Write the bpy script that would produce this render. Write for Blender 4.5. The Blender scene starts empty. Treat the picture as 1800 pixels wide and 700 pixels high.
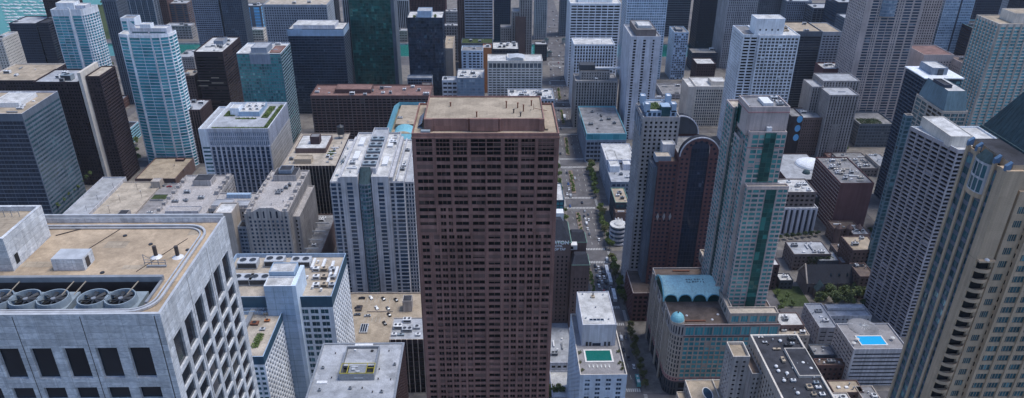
import bpy, math, random
from mathutils import Vector
rnd = random.Random(7)
scene = bpy.context.scene
COL = scene.collection
R = math.radians

# ------------------------------------------------------------------ camera
CAMH = 314.0
FPX, PITCH, PSI, RHO = 1300.0, R(27.3), R(1.64), R(.55)
FW = Vector((math.sin(PSI)*math.cos(PITCH), math.cos(PSI)*math.cos(PITCH), -math.sin(PITCH)))
r0 = Vector((math.cos(PSI), -math.sin(PSI), 0)); u0 = r0.cross(FW)
c_, s_ = math.cos(RHO), math.sin(RHO)
RT = r0*c_ + u0*s_
UP = u0*c_ - r0*s_
cam_d = bpy.data.cameras.new("camera"); cam = bpy.data.objects.new("camera", cam_d); COL.objects.link(cam)
from mathutils import Matrix
m = Matrix((( RT.x, UP.x, -FW.x, 0), (RT.y, UP.y, -FW.y, 0), (RT.z, UP.z, -FW.z, CAMH), (0, 0, 0, 1)))
cam.matrix_world = m
cam_d.sensor_fit = 'HORIZONTAL'; cam_d.sensor_width = 36.0; cam_d.lens = 36.0*FPX/1800.0
cam_d.clip_start = 0.5; cam_d.clip_end = 20000
scene.camera = cam

# survey helpers: where a sight line meets a height z / a plane Y
def ray(px, py): return FW + RT*((px-900)/FPX) + UP*((350-py)/FPX)
def G(px, py, z=0.0):
    d = ray(px, py); t = (z-CAMH)/d.z
    return d.x*t, d.y*t
def onY(px, py, Y):
    d = ray(px, py); t = Y/d.y
    return d.x*t, CAMH + d.z*t
def bx(pl, pr, py, Y):
    x0, z = onY(pl, py, Y); x1, _ = onY(pr, py, Y)
    return x0, x1, z
def backY(px, py, z): return G(px, py, z)[1]

# ------------------------------------------------------------------ materials
M = {}
def nt(name):
    mt = bpy.data.materials.new(name); mt.use_nodes = True
    n = mt.node_tree.nodes; l = mt.node_tree.links
    b = n['Principled BSDF']
    M[name] = mt
    return mt, n, l, b
def node(n, t, **k):
    x = n.new(t)
    for a, v in k.items(): setattr(x, a, v)
    return x
def wall(name, col, rough=.85, var=.16, streak=.18, fine=.10, spec=.25, panel=.06):
    """mineral / painted facade: large tonal drift, rain streaks, fine grain"""
    col = tuple(min(.80, c*1.16)+e for c, e in zip(col, (.004, .005, .009)))  # walls brightened and lifted bluish: fill light and haze put into the colour
    mt, n, l, b = nt(name)
    g = node(n, 'ShaderNodeNewGeometry')
    a = node(n, 'ShaderNodeTexNoise'); a.inputs['Scale'].default_value = .07; a.inputs['Detail'].default_value = 3
    st = node(n, 'ShaderNodeMapping'); st.inputs['Scale'].default_value = (.9, .9, .035)
    s = node(n, 'ShaderNodeTexNoise'); s.inputs['Scale'].default_value = 1.0; s.inputs['Detail'].default_value = 2
    f = node(n, 'ShaderNodeTexNoise'); f.inputs['Scale'].default_value = 2.6; f.inputs['Detail'].default_value = 4
    l.new(g.outputs['Position'], a.inputs['Vector']); l.new(g.outputs['Position'], st.inputs['Vector'])
    l.new(st.outputs['Vector'], s.inputs['Vector']); l.new(g.outputs['Position'], f.inputs['Vector'])
    def mr(src, amt):
        r = node(n, 'ShaderNodeMapRange'); r.inputs['From Min'].default_value = .25; r.inputs['From Max'].default_value = .75
        r.inputs['To Min'].default_value = 1-amt; r.inputs['To Max'].default_value = 1+amt
        l.new(src.outputs['Fac'], r.inputs['Value']); return r.outputs['Result']
    m1 = node(n, 'ShaderNodeMath', operation='MULTIPLY'); l.new(mr(a, var), m1.inputs[0]); l.new(mr(s, streak), m1.inputs[1])
    m2 = node(n, 'ShaderNodeMath', operation='MULTIPLY'); l.new(m1.outputs[0], m2.inputs[0]); l.new(mr(f, fine), m2.inputs[1])
    # cladding panels / repaired bays differ a little from their neighbours
    sn = node(n, 'ShaderNodeVectorMath', operation='SNAP'); sn.inputs[1].default_value = (2.7, 2.7, 3.1); l.new(g.outputs['Position'], sn.inputs[0])
    wn = node(n, 'ShaderNodeTexWhiteNoise', noise_dimensions='3D'); l.new(sn.outputs[0], wn.inputs['Vector'])
    pr = node(n, 'ShaderNodeMapRange'); pr.inputs['To Min'].default_value = 1-panel; pr.inputs['To Max'].default_value = 1+panel; l.new(wn.outputs['Value'], pr.inputs['Value'])
    m3 = node(n, 'ShaderNodeMath', operation='MULTIPLY'); l.new(m2.outputs[0], m3.inputs[0]); l.new(pr.outputs[0], m3.inputs[1]); m2 = m3
    v = node(n, 'ShaderNodeVectorMath', operation='SCALE'); v.inputs[0].default_value = col
    l.new(m2.outputs[0], v.inputs['Scale']); l.new(v.outputs[0], b.inputs['Base Color'])
    b.inputs['Roughness'].default_value = rough; b.inputs['Specular IOR Level'].default_value = spec
    return mt
def roofm(name, col, patch=.35, scale=.16, seams=True):
    """flat roof: gravel or membrane with ponding stains, seams and patches"""
    mt, n, l, b = nt(name)
    g = node(n, 'ShaderNodeNewGeometry')
    a = node(n, 'ShaderNodeTexNoise'); a.inputs['Scale'].default_value = scale; a.inputs['Detail'].default_value = 6; a.inputs['Roughness'].default_value = .65
    f = node(n, 'ShaderNodeTexNoise'); f.inputs['Scale'].default_value = 1.7; f.inputs['Detail'].default_value = 6; f.inputs['Roughness'].default_value = .8
    br = node(n, 'ShaderNodeTexVoronoi'); br.inputs['Scale'].default_value = .13; br.distance = 'MANHATTAN'
    for x in (a, f, br): l.new(g.outputs['Position'], x.inputs['Vector'])
    r = node(n, 'ShaderNodeValToRGB'); r.color_ramp.elements[0].position = .34; r.color_ramp.elements[1].position = .58
    r.color_ramp.elements[0].color = tuple(c*(1-patch) for c in col)+(1,); r.color_ramp.elements[1].color = tuple(min(c*1.08, .9) for c in col)+(1,)
    l.new(a.outputs['Fac'], r.inputs['Fac'])
    mr = node(n, 'ShaderNodeMapRange'); mr.inputs['From Min'].default_value = .3; mr.inputs['From Max'].default_value = .7; mr.inputs['To Min'].default_value = .78; mr.inputs['To Max'].default_value = 1.18
    l.new(f.outputs['Fac'], mr.inputs['Value'])
    sp = node(n, 'ShaderNodeSeparateColor'); l.new(br.outputs['Color'], sp.inputs['Color'])
    mp = node(n, 'ShaderNodeMapRange'); mp.inputs['To Min'].default_value = .86; mp.inputs['To Max'].default_value = 1.08; l.new(sp.outputs[0], mp.inputs['Value'])
    mm = node(n, 'ShaderNodeMath', operation='MULTIPLY'); l.new(mr.outputs[0], mm.inputs[0]); l.new(mp.outputs[0], mm.inputs[1])
    bt = node(n, 'ShaderNodeTexBrick'); bt.inputs['Scale'].default_value = .22; bt.inputs['Mortar Size'].default_value = .012; bt.inputs['Color1'].default_value = (1, 1, 1, 1); bt.inputs['Color2'].default_value = (.93, .93, .93, 1); bt.inputs['Mortar'].default_value = (.74, .74, .74, 1)
    l.new(g.outputs['Position'], bt.inputs['Vector']); sb = node(n, 'ShaderNodeSeparateColor'); l.new(bt.outputs['Color'], sb.inputs['Color'])
    m4 = node(n, 'ShaderNodeMath', operation='MULTIPLY'); l.new(mm.outputs[0], m4.inputs[0]); l.new(sb.outputs[0], m4.inputs[1])
    if seams: mm = m4
    v = node(n, 'ShaderNodeVectorMath', operation='SCALE'); l.new(r.outputs['Color'], v.inputs[0]); l.new(mm.outputs[0], v.inputs['Scale'])
    l.new(v.outputs[0], b.inputs['Base Color']); b.inputs['Roughness'].default_value = .9; b.inputs['Specular IOR Level'].default_value = .2
    return mt
def glass(name, c0, c1, c2, t1=.55, t2=.86, metal=.0, rough=.06, wob=.03, spec=.5, drift=.4):
    """window glazing: every pane gets its own tone (dark room / half lit / blinds) and a slightly different tilt"""
    c0, c1, c2 = [(c[0]+.003, c[1]+.005, c[2]+.009) for c in (c0, c1, c2)]  # bluish lift put into every pane colour in place of haze
    mt, n, l, b = nt(name)
    g = node(n, 'ShaderNodeNewGeometry')
    oi = node(n, 'ShaderNodeObjectInfo')
    ad = node(n, 'ShaderNodeMath', operation='ADD'); l.new(g.outputs['Random Per Island'], ad.inputs[0]); l.new(oi.outputs['Random'], ad.inputs[1])
    fr = node(n, 'ShaderNodeMath', operation='FRACT'); l.new(ad.outputs[0], fr.inputs[0])
    r = node(n, 'ShaderNodeValToRGB'); e = r.color_ramp.elements
    e[0].color = c0+(1,); e[1].color = c2+(1,); e[1].position = 1.0
    k = e.new(t1); k.color = c1+(1,); k = e.new(t2); k.color = tuple(x*1.25 for x in c1)+(1,); k = e.new(min(.99, t2+.04)); k.color = c2+(1,)
    # blinds and reflections painted into the colour run on over several panes: blend the pane's own number with a slow drift
    mp = node(n, 'ShaderNodeMapping'); mp.inputs['Scale'].default_value = (.07, .07, .045); l.new(g.outputs['Position'], mp.inputs['Vector'])
    ns = node(n, 'ShaderNodeTexNoise'); ns.inputs['Scale'].default_value = 1.0; ns.inputs['Detail'].default_value = 3; ns.inputs['Distortion'].default_value = .8; l.new(mp.outputs[0], ns.inputs['Vector'])
    nr = node(n, 'ShaderNodeMapRange'); nr.inputs['From Min'].default_value = .32; nr.inputs['From Max'].default_value = .68; l.new(ns.outputs['Fac'], nr.inputs['Value'])
    mx = node(n, 'ShaderNodeMix'); mx.inputs['Factor'].default_value = drift; l.new(fr.outputs[0], mx.inputs['A']); l.new(nr.outputs[0], mx.inputs['B'])
    l.new(mx.outputs['Result'], r.inputs['Fac']); l.new(r.outputs['Color'], b.inputs['Base Color'])
    w = node(n, 'ShaderNodeTexWhiteNoise', noise_dimensions='1D'); l.new(fr.outputs[0], w.inputs['W'])
    s = node(n, 'ShaderNodeVectorMath', operation='SUBTRACT'); l.new(w.outputs['Color'], s.inputs[0]); s.inputs[1].default_value = (.5, .5, .5)
    sc = node(n, 'ShaderNodeVectorMath', operation='SCALE'); l.new(s.outputs[0], sc.inputs[0]); sc.inputs['Scale'].default_value = wob*2
    a2 = node(n, 'ShaderNodeVectorMath', operation='ADD'); l.new(g.outputs['Normal'], a2.inputs[0]); l.new(sc.outputs[0], a2.inputs[1])
    nm = node(n, 'ShaderNodeVectorMath', operation='NORMALIZE'); l.new(a2.outputs[0], nm.inputs[0]); l.new(nm.outputs[0], b.inputs['Normal'])
    b.inputs['Roughness'].default_value = rough; b.inputs['Metallic'].default_value = metal; b.inputs['Specular IOR Level'].default_value = spec
    return mt
def plain(name, col, rough=.6, metal=0., spec=.4):
    mt, n, l, b = nt(name)
    g = node(n, 'ShaderNodeNewGeometry'); f = node(n, 'ShaderNodeTexNoise'); f.inputs['Scale'].default_value = .9; f.inputs['Detail'].default_value = 4
    l.new(g.outputs['Position'], f.inputs['Vector'])
    mr = node(n, 'ShaderNodeMapRange'); mr.inputs['From Min'].default_value = .3; mr.inputs['From Max'].default_value = .7; mr.inputs['To Min'].default_value = .82; mr.inputs['To Max'].default_value = 1.12
    l.new(f.outputs['Fac'], mr.inputs['Value'])
    v = node(n, 'ShaderNodeVectorMath', operation='SCALE'); v.inputs[0].default_value = col; l.new(mr.outputs[0], v.inputs['Scale']); l.new(v.outputs[0], b.inputs['Base Color'])
    b.inputs['Roughness'].default_value = rough; b.inputs['Metallic'].default_value = metal; b.inputs['Specular IOR Level'].default_value = spec
    return mt

# facades
wall('brown_granite', (.215, .120, .100), var=.20, streak=.20, panel=.12)
wall('brown_granite_dark', (.135, .085, .072), var=.10, streak=.14)
wall('red_granite', (.110, .054, .054), var=.14)
wall('dark_brown', (.036, .024, .026), streak=.25)
wall('dark_brick', (.060, .036, .036), fine=.2)
wall('brick_red', (.115, .066, .058), fine=.2)
wall('brick_brown', (.13, .088, .078), fine=.18)
wall('brick_grey', (.15, .125, .12), fine=.2)
wall('black_steel', (.012, .015, .026), rough=.5)
wall('charcoal', (.05, .055, .066))
wall('dark_navy', (.022, .032, .055), rough=.5)
wall('slate', (.10, .12, .15))
wall('blue_grey', (.20, .235, .29))
wall('grey_stone', (.30, .285, .285), streak=.24)
wall('stone_old', (.33, .31, .30), streak=.32, var=.2)
wall('stone_beige', (.36, .315, .275), streak=.22)
wall('beige_pink', (.40, .345, .33))
wall('cream', (.52, .48, .43))
wall('concrete', (.36, .36, .38), streak=.3)
wall('concrete_light', (.40, .40, .42), streak=.28)
wall('lavender_white', (.45, .46, .51), streak=.24)
wall('white_paint', (.62, .65, .70), streak=.20)
wall('white_blue', (.50, .59, .74), streak=.12)
wall('pale_blue', (.29, .385, .50), streak=.10, rough=.5)
wall('teal_rim', (.030, .075, .115), streak=.1, rough=.5)
wall('teal_metal', (.17, .40, .47), rough=.45, streak=.12)
wall('teal_roof_metal', (.44, .65, .63), rough=.5, var=.2)
wall('green_wall', (.03, .09, .075))
wall('park_beige', (.40, .305, .212), streak=.15, var=.08)
wall('slate_roof', (.024, .045, .052), streak=.3, var=.3, rough=.6)
wall('granite_grid', (.33, .315, .335), streak=.2)
wall('cool_grid', (.30, .33, .38), streak=.16)
wall('crown_glass', (.10, .165, .20), rough=.3)
wall('slate_dark', (.022, .024, .032), streak=.25)
wall('cap_blue', (.09, .16, .26), rough=.4)
wall('copper_dark', (.035, .062, .070), streak=.3, var=.3)
wall('pink_trim', (.33, .19, .19))
# roofs and grounds
roofm('gravel_tan', (.46, .36, .26), patch=.34, seams=False)
roofm('roof_tan', (.42, .35, .27), patch=.25)
roofm('roof_cream', (.50, .44, .37), patch=.3)
roofm('roof_white', (.62, .62, .62), patch=.36)
roofm('roof_grey', (.27, .27, .285), patch=.4)
roofm('roof_light', (.42, .44, .48), patch=.28)
roofm('roof_dark', (.055, .058, .072), patch=.4)
roofm('roof_brown', (.16, .125, .11), patch=.35)
roofm('roof_red', (.25, .155, .14), patch=.3)
roofm('asphalt', (.135, .130, .138), patch=.3, scale=.08, seams=False)
roofm('pavement', (.215, .20, .19), patch=.3)
roofm('deck_paving', (.30, .29, .30), patch=.2)
roofm('earth', (.19, .15, .12), patch=.4, seams=False)
roofm('lawn', (.060, .085, .035), patch=.5, scale=.4, seams=False)
plain('crosswalk_paint', (.50, .50, .50)); plain('lane_paint', (.42, .42, .40)); plain('median_stone', (.22, .165, .13))
plain('metal_grey', (.30, .32, .35), .45, .3); plain('metal_light', (.52, .54, .57), .5, .2); plain('metal_dark', (.045, .05, .06), .5, .3)
plain('white_metal', (.74, .75, .77), .5); plain('yellow_paint', (.42, .36, .04)); plain('blue_unit', (.26, .315, .36), .5)
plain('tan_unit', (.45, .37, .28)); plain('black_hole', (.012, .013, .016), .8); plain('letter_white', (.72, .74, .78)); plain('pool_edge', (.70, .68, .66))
plain('pipe_dark', (.06, .05, .05)); plain('rust', (.19, .075, .045)); plain('copper_green', (.16, .30, .25)); plain('orange_panel', (.42, .16, .06))
plain('tyre', (.02, .02, .02)); plain('bark', (.09, .065, .05), .9); plain('umbrella_cloth', (.62, .62, .60))
plain('letter_dark', (.02, .045, .07))
for k, c in dict(car_white=(.72, .73, .75), car_black=(.018, .018, .022), car_silver=(.40, .42, .45), car_grey=(.13, .14, .16), car_red=(.38, .03, .03), car_blue=(.03, .08, .25), bus_white=(.72, .74, .78), bus_teal=(.10, .30, .33), car_yellow=(.5, .33, .03)).items():
    plain(k, c, .25, .0, .6)
# glazing
glass('glass_ribbon', (.015, .04, .055), (.035, .085, .105), (.10, .19, .22), .5, .85, .15, drift=.65)
glass('glass_dark', (.0, .0, .0), (.006, .006, .006), (.10, .10, .095), .6, .90, spec=.25)
glass('glass_marble', (.010, .012, .016), (.020, .023, .028), (.050, .055, .060), .7, .93)
glass('glass_brown', (.0, .0, .0), (.004, .003, .0), (.075, .052, .042), .5, .74, spec=.22)
glass('glass_blue', (.010, .022, .045), (.035, .075, .13), (.17, .24, .32), .5, .85, .25)
glass('glass_navy', (.006, .012, .026), (.016, .030, .058), (.10, .13, .19), .55, .9, .25)
glass('glass_teal', (.006, .030, .042), (.030, .105, .130), (.14, .31, .35), .45, .78, .2)
glass('glass_teal_bright', (.02, .15, .18), (.07, .34, .40), (.18, .50, .55), .38, .80, .1)
glass('glass_green', (.0, .030, .030), (.010, .095, .088), (.04, .24, .22), .5, .76, .25, wob=.08)  # lightest tone paints bright reflections into some panes
glass('glass_green_pale', (.01, .07, .08), (.06, .28, .28), (.22, .50, .48), .42, .78, .1)
glass('glass_grey', (.02, .028, .038), (.07, .09, .115), (.20, .23, .27), .5, .85, .15)
glass('glass_sky', (.06, .11, .17), (.17, .26, .36), (.38, .48, .58), .45, .8, .2)
glass('glass_mosaic', (.006, .013, .024), (.030, .052, .085), (.14, .19, .25), .48, .84, .35, wob=.10)
glass('screen_blue', (.12, .42, .80), (.16, .50, .85), (.25, .6, .9), .5, .9)

def veined_marble():
    mt, n, l, b = nt('marble')
    g = node(n, 'ShaderNodeNewGeometry')
    a = node(n, 'ShaderNodeTexNoise'); a.inputs['Scale'].default_value = .8; a.inputs['Detail'].default_value = 9; a.inputs['Roughness'].default_value = .6; a.inputs['Distortion'].default_value = 1.6
    mp = node(n, 'ShaderNodeMapping'); mp.inputs['Rotation'].default_value = (.5, .4, .2); mp.inputs['Scale'].default_value = (1, 1, 2.4)
    l.new(g.outputs['Position'], mp.inputs['Vector']); l.new(mp.outputs[0], a.inputs['Vector'])
    r = node(n, 'ShaderNodeValToRGB'); e = r.color_ramp.elements
    e[0].position = .33; e[0].color = (.44, .47, .52, 1); e[1].position = .60; e[1].color = (.70, .715, .74, 1)
    k = e.new(.485); k.color = (.62, .64, .67, 1); k = e.new(.50); k.color = (.44, .46, .51, 1); k = e.new(.515); k.color = (.65, .67, .70, 1)
    l.new(a.outputs['Fac'], r.inputs['Fac'])
    # slab to slab tone: cells of 1.35 x 1.35 x 0.9 m
    sn = node(n, 'ShaderNodeVectorMath', operation='SNAP'); sn.inputs[1].default_value = (2.0, 2.0, .95); l.new(g.outputs['Position'], sn.inputs[0])
    w = node(n, 'ShaderNodeTexWhiteNoise', noise_dimensions='3D'); l.new(sn.outputs[0], w.inputs['Vector'])
    mr = node(n, 'ShaderNodeMapRange'); mr.inputs['To Min'].default_value = .80; mr.inputs['To Max'].default_value = 1.14; l.new(w.outputs['Value'], mr.inputs['Value'])
    v = node(n, 'ShaderNodeVectorMath', operation='SCALE'); l.new(r.outputs['Color'], v.inputs[0]); l.new(mr.outputs[0], v.inputs['Scale'])
    # open joints between slabs and rain streaks below them
    sp = node(n, 'ShaderNodeSeparateXYZ'); l.new(g.outputs['Position'], sp.inputs[0])
    def joint(src, size, wd):
        d = node(n, 'ShaderNodeMath', operation='DIVIDE'); l.new(src, d.inputs[0]); d.inputs[1].default_value = size
        f = node(n, 'ShaderNodeMath', operation='FRACT'); l.new(d.outputs[0], f.inputs[0])
        c = node(n, 'ShaderNodeMath', operation='GREATER_THAN'); l.new(f.outputs[0], c.inputs[0]); c.inputs[1].default_value = wd; return c.outputs[0]
    xy = node(n, 'ShaderNodeMath', operation='ADD'); l.new(sp.outputs['X'], xy.inputs[0]); l.new(sp.outputs['Y'], xy.inputs[1])
    j1 = node(n, 'ShaderNodeMath', operation='MULTIPLY'); l.new(joint(sp.outputs['Z'], .95, .05), j1.inputs[0]); l.new(joint(xy.outputs[0], 2.0, .022), j1.inputs[1])
    jm = node(n, 'ShaderNodeMapRange'); jm.inputs['To Min'].default_value = .62; l.new(j1.outputs[0], jm.inputs['Value'])
    sm = node(n, 'ShaderNodeMapping'); sm.inputs['Scale'].default_value = (1.6, 1.6, .10); l.new(g.outputs['Position'], sm.inputs['Vector'])
    sn2 = node(n, 'ShaderNodeTexNoise'); sn2.inputs['Scale'].default_value = 1.0; sn2.inputs['Detail'].default_value = 4; l.new(sm.outputs[0], sn2.inputs['Vector'])
    sr = node(n, 'ShaderNodeMapRange'); sr.inputs['From Min'].default_value = .3; sr.inputs['From Max'].default_value = .65; sr.inputs['To Min'].default_value = .82; sr.inputs['To Max'].default_value = 1.05; l.new(sn2.outputs['Fac'], sr.inputs['Value'])
    jj = node(n, 'ShaderNodeMath', operation='MULTIPLY'); l.new(jm.outputs[0], jj.inputs[0]); l.new(sr.outputs[0], jj.inputs[1])
    v2 = node(n, 'ShaderNodeVectorMath', operation='SCALE'); l.new(v.outputs[0], v2.inputs[0]); l.new(jj.outputs[0], v2.inputs['Scale'])
    l.new(v2.outputs[0], b.inputs['Base Color']); b.inputs['Roughness'].default_value = .45; b.inputs['Specular IOR Level'].default_value = .35
veined_marble()
def water(name, col, rough=.15, scale=.3):
    mt, n, l, b = nt(name)
    g = node(n, 'ShaderNodeNewGeometry'); f = node(n, 'ShaderNodeTexNoise'); f.inputs['Scale'].default_value = scale; f.inputs['Detail'].default_value = 5
    l.new(g.outputs['Position'], f.inputs['Vector'])
    bp = node(n, 'ShaderNodeBump'); bp.inputs['Strength'].default_value = .35; bp.inputs['Distance'].default_value = .4; l.new(f.outputs['Fac'], bp.inputs['Height']); l.new(bp.outputs[0], b.inputs['Normal'])
    b.inputs['Base Color'].default_value = col+(1,); b.inputs['Roughness'].default_value = rough
water('water_lake', (.03, .21, .19), .3, .12); water('water_river', (.012, .15, .13)); water('pool_green', (.006, .13, .11), .05, 2); water('pool_cyan', (.02, .40, .75), .05, 2)
water('pool_dark', (.02, .05, .09), .05, 2)
def leaf(name, c0, c1):
    mt, n, l, b = nt(name)
    g = node(n, 'ShaderNodeNewGeometry'); oi = node(n, 'ShaderNodeObjectInfo')
    ad = node(n, 'ShaderNodeMath', operation='MULTIPLY_ADD'); l.new(oi.outputs['Random'], ad.inputs[0]); ad.inputs[1].default_value = .35; l.new(g.outputs['Random Per Island'], ad.inputs[2])
    r = node(n, 'ShaderNodeValToRGB'); r.color_ramp.elements[0].color = c0+(1,); r.color_ramp.elements[1].color = c1+(1,); r.color_ramp.elements[1].position = 1.0
    l.new(ad.outputs[0], r.inputs['Fac']); l.new(r.outputs['Color'], b.inputs['Base Color']); b.inputs['Roughness'].default_value = .7
leaf('leaf_green', (.030, .065, .016), (.15, .21, .055)); leaf('leaf_light', (.055, .085, .025), (.14, .175, .06)); leaf('leaf_dark', (.016, .036, .014), (.05, .085, .028)); leaf('leaf_olive', (.05, .065, .022), (.12, .125, .045))

# ------------------------------------------------------------------ mesh plumbing
def mesh(name, groups, origin=(0, 0, 0)):
    """groups: [(faces, material name)], a face = list of points"""
    me = bpy.data.meshes.new(name)
    co = []; ls = []; lt = []; mi = []; k = 0
    ox, oy, oz = origin
    for gi, (fs, mn) in enumerate(groups):
        me.materials.append(M[mn])
        for f in fs:
            for p in f: co += (p[0]-ox, p[1]-oy, p[2]-oz)
            ls.append(k); lt.append(len(f)); k += len(f); mi.append(gi)
    me.vertices.add(k); me.vertices.foreach_set('co', co)
    me.loops.add(k); me.loops.foreach_set('vertex_index', list(range(k)))
    me.polygons.add(len(ls)); me.polygons.foreach_set('loop_start', ls); me.polygons.foreach_set('loop_total', lt); me.polygons.foreach_set('material_index', mi)
    me.update(calc_edges=True)
    return me
def put(name, me, loc=(0, 0, 0), parent=None):
    o = bpy.data.objects.new(name, me); COL.objects.link(o); o.location = loc
    if parent: o.parent = parent
    return o
def tag(o, label=None, cat=None, group=None, kind=None):
    for k, v in (('label', label), ('category', cat), ('group', group), ('kind', kind)):
        if v: o[k] = v
    return o
def boxq(x0, x1, y0, y1, z0, z1, bottom=False):
    f = [[(x0, y0, z0), (x1, y0, z0), (x1, y0, z1), (x0, y0, z1)], [(x1, y0, z0), (x1, y1, z0), (x1, y1, z1), (x1, y0, z1)],
         [(x1, y1, z0), (x0, y1, z0), (x0, y1, z1), (x1, y1, z1)], [(x0, y1, z0), (x0, y0, z0), (x0, y0, z1), (x0, y1, z1)],
         [(x0, y0, z1), (x1, y0, z1), (x1, y1, z1), (x0, y1, z1)]]
    if bottom: f.append([(x0, y1, z0), (x1, y1, z0), (x1, y0, z0), (x0, y0, z0)])
    return f
def cylq(cx, cy, z0, z1, r, n=14, r1=None, cap=True):
    r1 = r if r1 is None else r1
    a = [(math.cos(2*math.pi*i/n), math.sin(2*math.pi*i/n)) for i in range(n)]
    lo = [(cx+r*c, cy+r*s, z0) for c, s in a]; hi = [(cx+r1*c, cy+r1*s, z1) for c, s in a]
    f = [[lo[i], lo[(i+1) % n], hi[(i+1) % n], hi[i]] for i in range(n)]
    if cap and r1 > 0: f.append(hi)
    return f
def domeq(cx, cy, z, r, h, n=18, k=5):
    f = []
    for j in range(k):
        t0, t1 = math.pi/2*j/k, math.pi/2*(j+1)/k
        for i in range(n):
            a0, a1 = 2*math.pi*i/n, 2*math.pi*(i+1)/n
            P = lambda a, t: (cx+r*math.cos(t)*math.cos(a), cy+r*math.cos(t)*math.sin(a), z+h*math.sin(t))
            f.append([P(a0, t0), P(a1, t0), P(a1, t1), P(a0, t1)] if j < k-1 else [P(a0, t0), P(a1, t0), P(a0, t1)])
    return f
def barq(p, q, w):
    """square bar from p to q"""
    p, q = Vector(p), Vector(q); d = (q-p).normalized(); s = d.cross(Vector((0, 0, 1)))
    s = (Vector((1, 0, 0)) if s.length < .01 else s.normalized())*w/2; t = d.cross(s).normalized()*w/2
    a = [p+s+t, p-s+t, p-s-t, p+s-t]; b = [q+s+t, q-s+t, q-s-t, q+s-t]
    f = [[tuple(a[i]), tuple(a[(i+1) % 4]), tuple(b[(i+1) % 4]), tuple(b[i])] for i in range(4)]
    return f + [[tuple(v) for v in a], [tuple(v) for v in b]]

class Style:
    def __init__(s, bay=3.6, fl=3.4, w=.6, h=.55, d=.3, top=1.6, bot=0., side=.6, glass='glass_dark', pier=0, pw=.6, pk=1, slab=0, sh=.35, sk=1, so=0., mull=0, cols=None, blank=0., trim=None, rows=None, sill=.45, infill=None, blind=0.):
        s.__dict__.update(locals()); del s.__dict__['s']
S = Style
def facade(p0, u, n, W, z0, z1, s, rg):
    """wall faces with real openings, panes set back in them, trim boxes standing proud"""
    H = z1-z0; wf = []; pn = []; tr = []; inf = []
    def P(a, b, d=0.): return (p0[0]+a*u[0]-d*n[0], p0[1]+a*u[1]-d*n[1], z0+b)
    def q(a0, a1, b0, b1, d=0.): return [P(a0, b0, d), P(a1, b0, d), P(a1, b1, d), P(a0, b1, d)]
    if s is None or W < 1.2 or H < 2:
        return [q(0, W, 0, H)], [], [], []
    if s.cols: cs = [(c0*W, c1*W) for c0, c1 in s.cols]
    else:
        nc = max(1, round((W-2*s.side)/s.bay)); bw = (W-2*s.side)/nc
        cs = [(s.side+(i+.5-s.w/2)*bw, s.side+(i+.5+s.w/2)*bw) for i in range(nc)]
        if s.w > .985: cs = [(s.side+i*bw, s.side+(i+1)*bw) for i in range(nc)]
    nr = max(1, round((H-s.top-s.bot)/s.fl)); fh = (H-s.top-s.bot)/nr
    prev = 0.
    for j in range(nr):
        b0 = s.bot+j*fh+(1-s.h)*fh*s.sill; b1 = b0+s.h*fh
        if b0-prev > 1e-4: wf.append(q(0, W, prev, b0))
        prev = b1; pa = 0.
        for (a0, a1) in cs:
            if a0-pa > 1e-4: wf.append(q(pa, a0, b0, b1))
            pa = a1
            if s.blank and rg.random() < s.blank:
                inf.append(q(a0, a1, b0, b1, .06)); continue
            d = s.d
            wf.append([P(a0, b0), P(a1, b0), P(a1, b0, d), P(a0, b0, d)]); wf.append([P(a0, b1, d), P(a1, b1, d), P(a1, b1), P(a0, b1)])
            if s.w <= .985 or s.cols:
                wf.append([P(a0, b0), P(a0, b0, d), P(a0, b1, d), P(a0, b1)]); wf.append([P(a1, b0, d), P(a1, b0), P(a1, b1), P(a1, b1, d)])
            if s.blind and rg.random() < s.blind:
                inf.append(q(a0, a1, b1-(b1-b0)*rg.choice((.3, .45, .6, .8, 1.)), b1, d-.03))
            k = s.mull+1
            for i in range(k):
                c0 = a0+(a1-a0)*i/k; c1 = a0+(a1-a0)*(i+1)/k
                pn.append(q(c0, c1, b0, b1, d))
                if i:
                    wf.append(q(c0-.07, c0+.07, b0, b1, d-.06))
        if W-pa > 1e-4: wf.append(q(pa, W, b0, b1))
    if H-prev > 1e-4: wf.append(q(0, W, prev, H))
    def bar(a0, a1, b0, b1, p):
        tr.extend([q(a0, a1, b0, b1, -p), [P(a0, b0), P(a0, b0, -p), P(a0, b1, -p), P(a0, b1)][::-1], [P(a1, b0, -p), P(a1, b0), P(a1, b1), P(a1, b1, -p)][::-1],
                   [P(a0, b1, -p), P(a1, b1, -p), P(a1, b1), P(a0, b1)], [P(a0, b0), P(a1, b0), P(a1, b0, -p), P(a0, b0, -p)]])
    if s.pier and not s.cols:
        nc = max(1, round((W-2*s.side)/s.bay)); bw = (W-2*s.side)/nc
        for i in range(0, nc+1, s.pk):
            a = s.side+i*bw; bar(max(.01, a-s.pw/2), min(W-.01, a+s.pw/2), 0, H-.02, s.pier)
    if s.slab:
        for j in range(0, nr+1, s.sk):
            b = s.bot+j*fh+s.so
            if b+s.sh < H+.2: bar(.005, W-.005, max(0.01, b-s.sh/2), b+s.sh/2, s.slab)
    return wf, pn, tr, inf

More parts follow.
